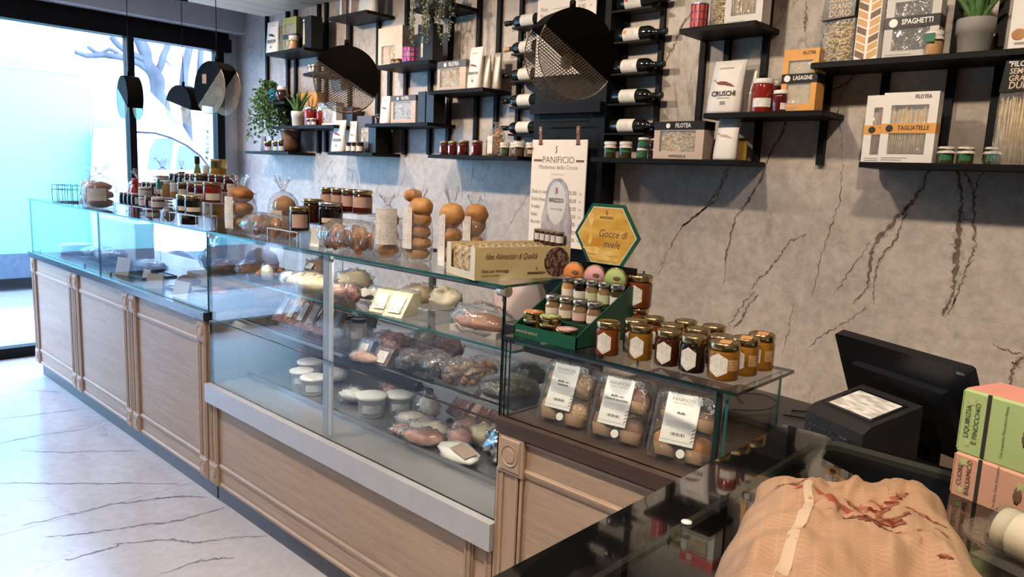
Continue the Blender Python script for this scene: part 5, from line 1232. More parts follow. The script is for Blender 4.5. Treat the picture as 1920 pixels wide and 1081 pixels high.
for k in range(5): jar(DX-.086+.044*k, DY+.205, DZ+.0885, .0218, .070, ('tan', 'black', 'cocktail', 'cocktail', 'olive')[k], 'silver', 'small candy jar, %s in the upper display row' % ORD[k], 'candy jars in the green display', 'belly', ('rect', 1.1, .12, .48), (cream_pap, white_pap, M('pale_green_label', (.62, .68, .45), .6), M('pale_green_label', (.62, .68, .45), .6), white_pap)[k], name='candy_jar')

# ---------------------------------------------------------------- honey jars on the low glass box
HJ = [ # px base-centre, height m, radius, content, label text
 (-1.075, 1.535, .088, .031, 'amber', 'amber honey jar nearest the green display'),
 (-1.045, 1.615, .088, .031, 'dark', 'dark honey jar behind the amber jar at the display corner'),
 (-.995, 1.565, .088, .031, 'honey', 'golden honey jar, second in the front row'),
 (-1.045, 1.700, .085, .031, 'amber', 'amber honey jar at the back beside the display'),
 (-.955, 1.645, .088, .031, 'honey', 'golden honey jar in the second row behind the dark front jars'),
 (-.965, 1.735, .085, .031, 'amber', 'amber honey jar in the back row'),
 (-.918, 1.570, .088, .031, 'dark', 'dark honey jar, third in the front row'),
 (-.885, 1.655, .088, .031, 'dark', 'dark honey jar in the second row'),
 (-.885, 1.740, .085, .031, 'dark', 'dark honey jar at the right of the back row'),
 (-.846, 1.565, .088, .031, 'black', 'black honey jar, fourth in the front row'),
 (-.812, 1.640, .085, .031, 'dark', 'dark honey jar behind the black one in the front row'),
]
for k, (x, y, h, r, c, lb) in enumerate(HJ):
    jar(x, y, 1.1525, r, h, c, 'gold', lb, 'honey jars on the low glass box', 'jam', ('hex', .62, .06, .72), LBL_HEX, camface(x, y, -.35), 'honey_jar')
for k, (x, y, nm) in enumerate(((-.765, 1.565, 'large pale golden honey jar at the glass corner'), (-.752, 1.645, 'pale golden honey jar behind the corner one'), (-.748, 1.725, 'rearmost pale golden honey jar with orange seal'))):
    t = jar(x, y, 1.1525, .036 if k == 0 else .033, .088 if k == 0 else .09, 'honey', 'gold', nm, 'honey jars on the low glass box', 'jam', ('hex', .62, .10, .74), LBL_HEX, camface(x, y, -.35 if k == 0 else -.6), 'honey_jar')
    MB().patch(.0365 if k == 0 else .0335, camface(x, y)+.30, camface(x, y)+1.0, shape_rect(.025, .052), 0, 5).build('side_label', print_paper('amber_label', (.62, .36, .15), (.2, .1, .05)), t)
    MB().box(-.010, .016, -.028, .012, .0885 if k == 0 else .0905, .0889 if k == 0 else .0909).build('seal', M('seal_orange', (.74, .36, .14), .5), t, None, (0, 0, .3))
for k, z in enumerate((1.1525, 1.1525+.0865)):
    jar(-1.155, 1.81-.02, z, .038 if k else .034, .094 if k else .086, 'amber', 'gold', ('amber honey jar serving as base for the one on top', 'large amber honey jar raised on another behind the display')[k], 'honey jars on the low glass box', 'jam', ('hex', .62, .08, .72), LBL_HEX, camface(-1.1, 1.8, -.35), 'honey_jar')

# ================================================================ inside the refrigerated case
S1, S2, DK = 1.0865, .8965, .5985
GCS = 'wrapped goods in the refrigerated case'
cheese = M('cheese', (.80, .68, .42), .5, 0, .15, vs=20); ham = M('ham_pink', (.55, .24, .20), .4, 0, .4, vs=30, col2=(.66, .40, .34)); salame = M('cured_meat', (.20, .05, .04), .4, 0, .7, vs=60, col2=(.42, .20, .16), lo=.42, hi=.58)
darkmeat = M('dark_meat', (.085, .03, .026), .45, 0, .5, vs=40, col2=(.17, .07, .05), bump=.5); fat = M('lard_white', (.74, .66, .58), .45, 0, .2, vs=15)
black_tray = M('black_tray', (.012, .012, .014), .25, 0, .2); foil_m = M('aluminium_foil', (.74, .74, .73), .18, 1, .2, bump=1.0, bs=22)
def parcel(x, y, z, L, D, H, label, mat, seed=0, rz=0, wrap=True, lab=None, name='wrapped_parcel', amp=.16, n=22, cat='food'):
    t = thing(name, label, cat, (x, y, z), rz, GCS)
    MB().blob((0, 0, H*.5), (L/2, D/2, H*.5), amp, 8, n, 12, 0, seed, .96).build('contents', mat, t)
    if wrap: MB().blob((0, 0, H*.53), (L*.54, D*.56, H*.56), amp*1.6, 14, n, 12, 0, seed+5, .93).build('wrap', cling if wrap is True else wrap, t)
    if lab:
        MB().box(-lab[0]/2, lab[0]/2, -.0006, .0006, -lab[1]/2, lab[1]/2).build('paper_label', lab[3] if len(lab) > 3 else LBL, t, (lab[2], -D*.46, H*.72), (R(-38), 0, .0))
    return t
def wedge(x, y, z, L, D, H, label, mat, rz=0, lab=True, tilt=-50):
    t = thing('cheese_wedge', label, 'cheese', (x, y, z), rz, GCS)
    rs = []
    MB().prism([(-D/2, 0), (D/2, 0), (D/2, H), (D*.1, H)], -L/2, L/2, 'x').build('cheese', mat, t)
    MB().prism([(-D/2-.004, -.0005), (D/2+.003, -.0005), (D/2+.003, H+.004), (D*.1-.004, H+.004)], -L/2-.004, L/2+.004, 'x').build('wrap', cling, t)
    if lab: MB().box(-L*.32, L*.32, -.0006, 0, -H*.42, H*.42).build('paper_label', LBL, t, (0, -D*.20-.006, H*.5), (math.atan2(D*.6, H)*-1, 0, 0))
    return t
def clump(x, y, z, L, D, H, label, mats, n, seed, wrap=True, name='food_bag', rz=0, size=.02, cat='food'):
    """a bag of loose pieces, each piece its own mesh"""
    t = thing(name, label, cat, (x, y, z), rz, GCS); rnd = random.Random(seed)
    for k in range(n):
        a = rnd.uniform(0, 6.28); q = math.sqrt(rnd.uniform(0, 1))*.8
        px, py = q*math.cos(a)*L/2, q*math.sin(a)*D/2; pz = rnd.uniform(.12, .75)*H*(1-q*q*.6)
        s_ = size*rnd.uniform(.7, 1.3)
        MB().blob((0, 0, 0), (s_, s_*rnd.uniform(.5, .9), s_*rnd.uniform(.35, .7)), .5, 9, 9, 6, 0, seed+k).build('piece', mats[k % len(mats)], t, (px, py, max(pz, s_*.75)), (rnd.uniform(-.5, .5), rnd.uniform(-.5, .5), a))
    if wrap: MB().blob((0, 0, H*.52), (L*.53, D*.55, H*.58), .3, 13, 22, 12, 0, seed, .89).build('wrap', cling, t)
    return t
# upper glass shelf
t = thing('pastry_plate', 'black plate heaped with small brown pastries at the case end', 'plate', (-3.10, 1.72, S1)); MB().lathe([(.05, 0), (.11, .004), (.125, .012), (.12, .013), (.05, .006), (.004, .006)], 28).build('plate', black_tray, t)
rnd = random.Random(4)
for k in range(26):
    a = rnd.uniform(0, 6.28); q = rnd.uniform(0, .085); MB().blob((0, 0, 0), (.02, .013, .011), .3, 8, 8, 6, 0, k).build('pastry', bread if k % 3 else bread_dark, t, (q*math.cos(a), q*math.sin(a), .014+.03*(1-q/.09)), (0, 0, a))
x_, y_, h_, w_ = -2.621, 1.561, 0.087, 0.208
parcel(x_, y_+.06, S1, .28, .13, .085, 'long cream loaf of cheese bread in clear wrap', M('cream_bread', (.74, .56, .30), .5, 0, .25, vs=8, col2=(.82, .70, .46)), 3, R(3))
parcel(-2.80, 1.62, S1, .08, .07, .07, 'white wrapped mozzarella knob beside the cream loaf', white_pl, 5)
parcel(-3.0, 1.63, S1, .07, .05, .075, 'crumpled clear bag with white slip beside the pastry plate', white_pap, 6)
x_, y_, h_, w_ = -2.593, 1.785, 0.103, 0.136
t = thing('paper_wrap', 'crumpled cream paper sheet behind the grey case post', 'paper', (-2.30, 1.78, S1), 0, GCS)
g = MB(); n = 14; rs = [[(-.16+.32*i/n, -.08+.16*j/n, .012+.055*abs(noise.noise(Vector((i*.45, j*.5, 2)))) + .035*math.sin(j*.5)*(i/n)) for i in range(n+1)] for j in range(n+1)]
g.rings(rs, 0, False, False, False, False).build('sheet', cream_pap, t); g2 = MB(); g2.rings([[(p[0], p[1], .0005) for p in r_] for r_ in (rs[0], rs[-1])], 0, False, False, False, False).build('under_fold', cream_pap, t)
parcel(-2.335, 1.62, S1, .07, .06, .075, 'pink salami piece in clear wrap behind the case post', salame, 8)
wedge(-2.16, 1.645, S1, .075, .10, .075, 'wrapped cheese wedge with label, window side of the pair', cheese, R(18)); wedge(-2.055, 1.64, S1, .085, .11, .08, 'wrapped cheese wedge with label, checkout side of the pair', cheese, R(12))
parcel(-2.02, 1.82, S1, .14, .10, .09, 'cream paper parcel behind the cheese wedges', M('cream_bread2', (.78, .66, .48), .5), 9, wrap=False, amp=.4)
t = thing('plastic_tub', 'empty clear plastic tub on the upper case shelf', 'tub', (-1.90, 1.66, S1), 0, GCS); MB().bevel_box(-.055, .055, -.045, .045, 0, .05, .008).build('tub', clam, t); MB().box(-.06, .06, -.05, .05, .05, .053).build('rim', clam, t)
t = thing('mortadella', 'large round pink mortadella slice standing behind the cake', 'meat', (-1.70, 1.86, S1), 0, GCS); MB().lathe_x([(.002, 0), (.090, .0), (.095, .006), (.095, .035), (.09, .04)], 36).build('slice', M('mortadella', (.72, .52, .47), .35, 0, .15, vs=14), t, (0, 0, .0965), (0, 0, PI/2+.25)); MB().lathe_x([(.0965, -.001), (.0965, .041)], 36, cap0=False, cap1=False).build('wrap', cling, t, (0, 0, .095), (0, 0, PI/2+.25))
x_, y_, h_, w_ = -1.605, 1.531, 0.092, 0.182
t = parcel(-1.665, 1.665, S1, .215, .115, .065, 'brown loaf cake under clear wrap at the checkout end', M('cake_brown', (.20, .065, .022), .5, 0, .3, vs=24, col2=(.32, .12, .045), bump=.2), 10, R(4), wrap=None)
MB().box(-.10, .10, -.05, .05, .0, .02).build('paper_case', M('paper_case', (.62, .50, .42), .6), t); MB().blob((0, 0, .042), (.125, .07, .055), .35, 12, 24, 12, 0, 3, .74).build('wrap', cling, t)
plain_box(-1.505, .075, S1, .06, 1.63, .10, 'small black box at the checkout end of the upper case shelf', black_c, 'black_box', GCS)
# middle glass shelf
for k in range(4): plain_box(-3.06+.034*k, .028, S2, .075, 1.80, .06, 'narrow black box with gold stripe, %s of four behind price card' % ORD[k], black_c, 'narrow_box', GCS)
for k in range(4): MB().box(-.010, .004, -.0008, 0, .004, .07).build('gold_stripe', M('gold_stripe', (.66, .52, .30), .5), [o for o in bpy.data.objects if o.get('label', '').startswith('narrow black box with gold stripe, %s' % ORD[k])][0])
t = thing('price_card', 'tan handwritten price card on the packs in the case', 'card', (-2.86, 1.725, S2+.085), R(10)); MB().box(-.05, .05, -.001, .001, 0, .075).build('card', M('tan_card', (.66, .50, .36), .6), t, None, (R(-16), 0, 0)); text('€ 3,50', .024, ink, t, (.008, .006, .032), (PI/2+R(-16), 0, 0), shear=.3)
MB().box(-.012, .012, 0, .02, -.085, 0).build('card_foot', acr_edge, t)
for k in range(6):
    X = -2.99+.085*k
    t = thing('meat_pack', 'flat vacuum pack of sliced ham, %s in the leaning row' % ORD[k], 'pack', (X, 1.665, S2+.011), 0, 'vacuum packs leaning in a row')
    MB().bevel_box(-.036, .036, 0, .012, 0, .12, .004).build('contents', salame if k % 2 else M('ham_dark', (.25, .08, .09), .4, 0, .3), t, None, (R(-35), 0, R(8))); MB().bevel_box(-.040, .040, -.002, .014, -.001, .128, .005).build('wrap', cling, t, None, (R(-35), 0, R(8)))
    MB().box(-.016, .018, -.0035, -.0025, .03, .115).build('paper_label', M('pale_blue_label', (.66, .70, .82), .5, 0, .25, vs=60), t, None, (R(-35), 0, R(8)))
for k in range(2): jar(-2.60+.085*k, 1.78, S2, .034, .085, 'pale', 'black', 'pale preserve jar with black lid, %s behind the ham packs' % ('window side', 'post side')[k], GCS, 'jam', ('rect', .5, .1, .6), white_pap, name='preserve_jar')
parcel(-2.50, 1.66, S2, .09, .07, .06, 'blue and white wrapped pack before the black-lidded jars', M('blue_pack', (.16, .24, .40), .5, 0, .5, vs=30, col2=(.5, .55, .66)), 21)
parcel(-2.22, 1.74, S2, .20, .13, .075, 'heap of wrapped dark cured sausage beside the post', salame, 22, R(8), amp=.35)
parcel(-2.03, 1.72, S2, .18, .11, .06, 'dark wrapped salame pile in the middle of the shelf', darkmeat, 23, R(14), amp=.35)
wedge(-2.245, 1.625, S2, .06, .07, .06, 'blue-labelled wrapped pack beside the post', M('blue_pack2', (.20, .28, .45), .5), R(12)); wedge(-2.12, 1.62, S2, .075, .07, .055, 'white-labelled wrapped dark pack before the salame pile', darkmeat, R(8))
for k in range(4):
    t = thing('cured_sausage', 'thin cured sausage stick, %s of the bundle' % ORD[k], 'sausage', (-1.90, 1.70+.02*k, S2), R(10+4*k), GCS); MB().tube([(-.10, 0, .013), (-.05, .004, .011), (.05, -.004, .012), (.10, .003, .013)], [.006, .0105, .0105, .006], 10).build('sausage', M('sausage_brown', (.18, .085, .055), .45, 0, .3, vs=40), t); MB().tube([(-.112, 0, .014), (-.10, 0, .013)], .003, 5).build('string', cream_pap, t)
clump(-1.79, 1.80, S2, .13, .10, .06, 'bag of orange dried apricots behind the mushrooms', [M('apricot', (.70, .28, .06), .4, 0, .3)], 14, 31, size=.018)
clump(-1.97, 1.62, S2, .12, .09, .07, 'bag of black dried olives on the middle shelf front', [M('black_olive', (.018, .018, .018), .3, 0, .4)], 26, 32, size=.016)
clump(-1.86, 1.645, S2, .14, .10, .085, 'bag of grey dried mushrooms on the middle shelf', [M('grey_mushroom', (.05, .045, .04), .6, 0, .6, vs=60, col2=(.12, .105, .09)), M('black_olive', (.018, .018, .018), .3)], 30, 33, size=.018)
clump(-1.735, 1.645, S2, .17, .11, .085, 'bag of brown dried mushrooms with twisted corner', [M('brown_mushroom', (.15, .06, .025), .55, 0, .6, vs=60, col2=(.30, .16, .08)), M('tan_mushroom', (.25, .16, .09), .55, 0, .4, vs=60)], 40, 34, size=.016)
t = thing('olive_bowl', 'black ridged bowl of dark green olives under clear lid', 'bowl', (-1.545, 1.675, S2), 0, GCS); MB().lathe([(.05, 0), (.085, .012), (.10, .03), (.096, .032), (.08, .018), (.004, .010)], 32).build('bowl', black_tray, t)
rnd = random.Random(8)
for k in range(34):
    a = rnd.uniform(0, 6.28); q = rnd.uniform(0, .07); MB().blob((0, 0, 0), (.012, .009, .009), .15, 5, 8, 6, 0, k).build('olive', M('green_olive', (.07, .065, .018), .25, 0, .4, coat=.4), t, (q*math.cos(a), q*math.sin(a), .026+.018*(1-q/.08)), (0, 0, a))
MB().lathe([(.102, .032), (.09, .055), (.04, .07), (.004, .071)], 32, cap0=False).build('clear_lid', clam, t)
t = thing('serving_board', 'long black tray jutting from the middle shelf', 'tray', (-2.10, 1.60, .8835), R(3)); MB().bevel_box(-.23, .23, -.055, .0, -.028, .002, .004).build('tray', black_tray, t); MB().box(-.22, .22, -.05, -.045, .002, .010).build('lip', black_tray, t)
parcel(-2.19, 1.575, .886, .13, .055, .045, 'salmon-pink wrapped ham slice on the black tray', M('salmon_ham', (.58, .26, .16), .4, 0, .5, vs=30, col2=(.70, .54, .44)), 41, R(14))
# deck: tubs, meats, foil
tubm = M('white_tub', (.80, .80, .79), .35, 0, .04)
for k, (x, y, r, h, nm) in enumerate(((-3.02, 1.86, .058, .085, 'at the back beside the ham packs'), (-2.93, 1.76, .052, .075, 'first of the front pair before the post'), (-2.79, 1.735, .056, .08, 'second of the front pair before the post'), (-2.385, 1.755, .06, .09, 'front one behind the post'), (-2.335, 1.865, .058, .085, 'rear one behind the post'), (-1.545, 1.735, .05, .08, 'under the foil parcel at the checkout end'))):
    t = thing('ricotta_tub', 'white plastic cheese tub, '+nm, 'tub', (x, y, DK), 0, 'white tubs on the case deck'); MB().lathe([(r*.80, 0), (r*.82, .003), (r*.97, h*.86), (r*1.0, h*.87)], 26).build('tub', tubm, t); MB().lathe([(r*1.06, h*.86), (r*1.07, h*.88), (r*1.07, h*.97), (r*1.0, h), (.003, h*.985)], 26).build('lid', tubm, t)
    MB().patch(r*.945, camface(x, y)-.7, camface(x, y)+.7, shape_rect(h*.25, h*.62), 0, 8).build('paper_label', M('tub_label', (.70, .71, .74), .5, 0, .2, vs=70), t)
parcel(-2.90, 1.92, DK, .14, .10, .07, 'white ricotta cheese in clear wrap behind the tubs', white_pl, 50)
parcel(-2.17, 1.80, DK, .16, .11, .055, 'clear bag of pale cheese beside the tubs', fat, 51, R(10), amp=.3); parcel(-2.20, 1.90, DK, .10, .08, .10, 'white cheese pyramid in wrap behind the pale cheese', white_pl, 52, amp=.3)
for k, (x, y, m, nm) in enumerate(((-2.12, 1.99, salame, 'dark red ham'), (-1.98, 1.97, M('speck', (.55, .22, .19), .4, 0, .5, vs=25, col2=(.75, .6, .52)), 'streaky speck'), (-1.90, 1.93, salame, 'red bresaola'))):
    t = thing('meat_pack', 'large vacuum pack of %s with white label leaning at the back' % nm, 'pack', (x, y-.03, DK+.026), R(-12+8*k), GCS); MB().bevel_box(-.055, .055, 0, .03, 0, .17, .008).build('contents', m, t, None, (R(-42), 0, 0)); MB().bevel_box(-.06, .06, -.003, .033, -.002, .18, .01).build('wrap', cling, t, None, (R(-42), 0, 0)); MB().box(-.045, .045, -.0045, -.0035, .11, .165).build('paper_label', LBL, t, None, (R(-42), 0, 0))
parcel(-2.03, 1.76, DK, .17, .11, .07, 'wrapped block of pale pork fat on the deck', fat, 53, R(20), amp=.25); parcel(-1.985, 1.70, DK, .16, .09, .06, 'pink cooked ham piece in clear wrap', ham, 54, R(25), amp=.2); parcel(-1.88, 1.78, DK, .12, .09, .075, 'red streaked speck piece in clear wrap', M('speck', (.55, .22, .19), .4), 55, R(-15), amp=.25); parcel(-1.82, 1.86, DK, .14, .10, .09, 'yellow cheese chunk in crinkled wrap', cheese, 56, R(10), amp=.3)
for k in range(5):
    t = thing('cheese_chunk', 'small pale cheese chunk, %s of the cluster by the foil' % ORD[k], 'cheese', (-1.735+.045*k, 1.94+.02*(k % 2), DK), R(30*k), GCS); MB().prism([(-.03, 0), (.03, 0), (.015, .05), (-.01, .055)], -.025, .025, 'y').build('chunk', cheese, t); MB().prism([(-.033, -.0005), (.033, -.0005), (.018, .053), (-.012, .058)], -.028, .028, 'y').build('wrap', cling, t)
parcel(-1.665, 1.80, DK, .15, .13, .14, 'large crumpled aluminium foil parcel', foil_m, 60, wrap=False, amp=.5, n=34); parcel(-1.535, 1.865, DK, .14, .13, .17, 'taller foil wrapped joint at the case end', foil_m, 61, wrap=False, amp=.45, n=34)
t = parcel(-1.80, 1.705, DK, .22, .12, .05, 'white paper parcel with brown shop label', white_pap, 62, R(-14), wrap=False, amp=.22); MB().box(-.045, .045, -.027, .027, 0, .0012).build('paper_label', print_paper('brown_label', (.36, .26, .21), (.7, .6, .5)), t, (.05, -.01, .049), (R(6), R(8), .1))

# further wrapped goods filling the shelves and the deck
for k, (x, y, z, L, D, H, m, rz, nm) in enumerate((
 (-2.62, 1.83, S1, .16, .12, .08, cheese, 8, 'pale cheese block in wrap behind the cream loaf'),
 (-2.95, 1.86, S1, .14, .10, .09, bread_dark, 0, 'dark loaf in wrap behind the pastry plate'),
 (-2.44, 1.63, S1, .10, .07, .06, ham, 20, 'pink ham piece in wrap beside the cream loaf'),
 (-2.17, 1.82, S1, .13, .10, .08, M('grana', (.70, .52, .26), .5, 0, .2), 15, 'hard yellow cheese piece in wrap behind the wedges'),
 (-2.06, 1.87, S2, .16, .10, .07, darkmeat, -8, 'dark cured ham behind the salame pile'),
 (-2.22, 1.90, S2, .13, .09, .07, fat, 5, 'pale lard piece in wrap behind the cured sausage'),
 (-2.64, 1.90, S2, .15, .09, .08, M('olive_pack', (.16, .15, .06), .4, 0, .5), 0, 'olive coloured pack behind the black-lidded jars'),
 (-1.60, 1.83, S2, .13, .09, .07, M('herb_pack', (.10, .12, .05), .5, 0, .5, vs=40), 12, 'dark herb pack behind the olive bowl'),
 (-2.58, 1.80, DK, .13, .10, .06, white_pl, 10, 'white mozzarella in wrap between the tub pairs'),
 (-2.10, 1.715, DK, .13, .08, .045, M('speck2', (.50, .16, .13), .4, 0, .6, vs=25, col2=(.74, .56, .48)), 30, 'red and white speck slices in wrap at the deck front'),
 (-2.46, 1.93, DK, .16, .10, .10, salame, -6, 'dark red salame chunk in wrap at the deck rear'),
 (-1.93, 1.86, DK, .12, .10, .08, ham, 0, 'pink roast slices in wrap at the deck rear'))):
    parcel(x, y, z, L, D, H, nm, m, 130+k, R(rz), amp=.28, lab=(.045, .03, .0) if k % 2 else None)

# ================================================================ inside the window showcase
ZW = .9185
GW = 'bakery goods in the window showcase'
t = thing('bread_board', 'light wooden board with loaves in the window showcase', 'board', (-3.86, 1.92, ZW)); MB().bevel_box(-.36, .36, -.13, .13, 0, .06, .004).build('plank', wood('board_wood', (.66, .45, .26), (.52, .33, .17), .5, 'x'), t); MB().box(-.37, .37, -.135, -.13, 0, .03).build('edge', wood('board_wood', (.66, .45, .26), (.52, .33, .17), .5, 'x'), t)
for k, (x, y, r, h, nm) in enumerate(((-4.10, 1.90, .085, .15, 'tall brown loaf in wrap on the wooden board'), (-3.92, 1.88, .10, .09, 'round brown loaf on the wooden board beside the tall loaf'), (-3.72, 1.92, .09, .10, 'round brown loaf at the checkout end of the wooden board'), (-3.82, 2.04, .11, .16, 'lilac wrapped loaf at the back of the wooden board'))):
    parcel(x, y, ZW+.06, r*2, r*1.6, h, nm, (bread_dark, bread, bread, M('lilac_cloth', (.36, .32, .42), .7, 0, .3))[k], 70+k, wrap=(k != 3) and True or None, name='bread_loaf', cat='bread')
for k, (x, y, L, nm) in enumerate(((-3.98, 1.70, .20, 'dark seeded baguette before the wooden board'), (-3.55, 1.66, .16, 'pale roll at the checkout end of the showcase'))):
    t = thing('bread_roll', nm, 'bread', (x, y, ZW+.013), R(6), GW); MB().blob((0, 0, .026), (L/2, .04, .03), .15, 8, 18, 10, 0, 5+k).build('crust', (bread_dark, bread_pale)[k], t)
    for q in range(3): MB().box(-.012, .012, -.002, .002, 0, .001).build('score', bread_pale, t, (-L*.2+L*.2*q, 0, .055), (0, 0, .7))
def tray(x, y, L, D, label, mat, rz=0, h=.012):
    t = thing('serving_tray', label, 'tray', (x, y, ZW), rz, GW); MB().bevel_box(-L/2, L/2, -D/2, D/2, 0, h*.6, .003).build('tray_base', mat, t)
    for a in ((-L/2, L/2, -D/2, -D/2+.006), (-L/2, L/2, D/2-.006, D/2), (-L/2, -L/2+.006, -D/2, D/2), (L/2-.006, L/2, -D/2, D/2)): MB().box(a[0], a[1], a[2], a[3], h*.6, h).build('rim', mat, t)
    return t
tray(-3.80, 1.68, .50, .17, 'dark flat tray with white paper lining', black_tray); tray(-5.33, 1.72, .56, .22, 'black tray of flat breads by the window', black_tray); tray(-3.44, 1.63, .22, .22, 'grey steel tray at the checkout end of the showcase', M('grey_tray', (.30, .29, .29), .4, .5), 0, .06); tray(-4.62, 1.70, .50, .20, 'dark blue tray with price cards in the showcase', M('blue_tray', (.03, .05, .09), .3))
for k, (x, y, nm) in enumerate(((-5.47, 1.72, 'flat brown bread in wrap nearest the window'), (-5.21, 1.72, 'flat brown bread in wrap on the black tray'))): parcel(x, y, ZW+.012, .24, .17, .07, nm, bread_dark, 80+k, name='bread_loaf', cat='bread')
parcel(-4.62, 1.74, ZW+.012, .34, .14, .065, 'flat dark focaccia in wrap on the blue tray', M('focaccia', (.12, .10, .09), .5, 0, .5, vs=20), 83, name='bread_loaf', cat='bread')
def card(x, y, w, h, label, mat, rz, words=None):
    t = thing('price_card', label, 'card', (x, y, ZW), rz, 'cards standing in the window showcase')
    MB().box(-w/2, w/2, -.001, .001, 0, h).build('card', mat, t, None, (R(-14), 0, 0)); MB().box(-w/2, w/2, -.001, .001, 0, h).build('card_back', mat, t, (0, h*.485, 0), (R(14), 0, 0))
    return t
card(-4.62, 1.575, .11, .105, 'cream card standing before the focaccia', cream_pap, R(20)); card(-4.38, 1.62, .07, .06, 'small white square card with black clip', white_pap, R(10)); card(-4.05, 1.54, .09, .08, 'white card leaning against a black holder', white_pap, R(35)); card(-4.16, 1.56, .11, .06, 'light blue folded card on the worktop', M('pale_blue_card', (.62, .70, .76), .6), R(-15)); card(-3.70, 1.53, .12, .085, 'pale box-shaped card near the case divider', white_pap, R(12))
t = thing('bakery_box', 'large white bakery box at the window end of the showcase', 'box', (-5.55, 1.93, ZW), 0, GW); MB().bevel_box(-.34, .34, -.06, .06, 0, .25, .004).build('box_body', white_pap, t); MB().box(-.345, .345, -.065, .065, .22, .252).build('box_lid', white_pap, t)
t = thing('flatbread_stack', 'pile of thin crisp flatbreads in the showcase corner', 'bread', (-5.85, 1.70, ZW), 0, GW)
for k in range(7): MB().lathe([(.10, 0), (.103, .004), (.10, .008), (.004, .008)], 20).build('flatbread', M('flatbread', (.72, .62, .48), .6, 0, .3), t, (.006*math.sin(k*2), .006*math.cos(k*3), .0095*k))
t = thing('paper_liner', 'white paper sheet over the dark flat tray', 'paper', (-3.78, 1.66, ZW+.013), 0, GW); MB().rings([[(-.22+.44*i/10, -.05+.05*j, .004+.006*abs(math.sin(i*1.3+j))) for i in range(11)] for j in range(3)], 0, True, False, False, False).build('sheet', white_pap, t); MB().box(-.20, .20, -.045, .045, -.0005, .003).build('under_fold', white_pap, t)

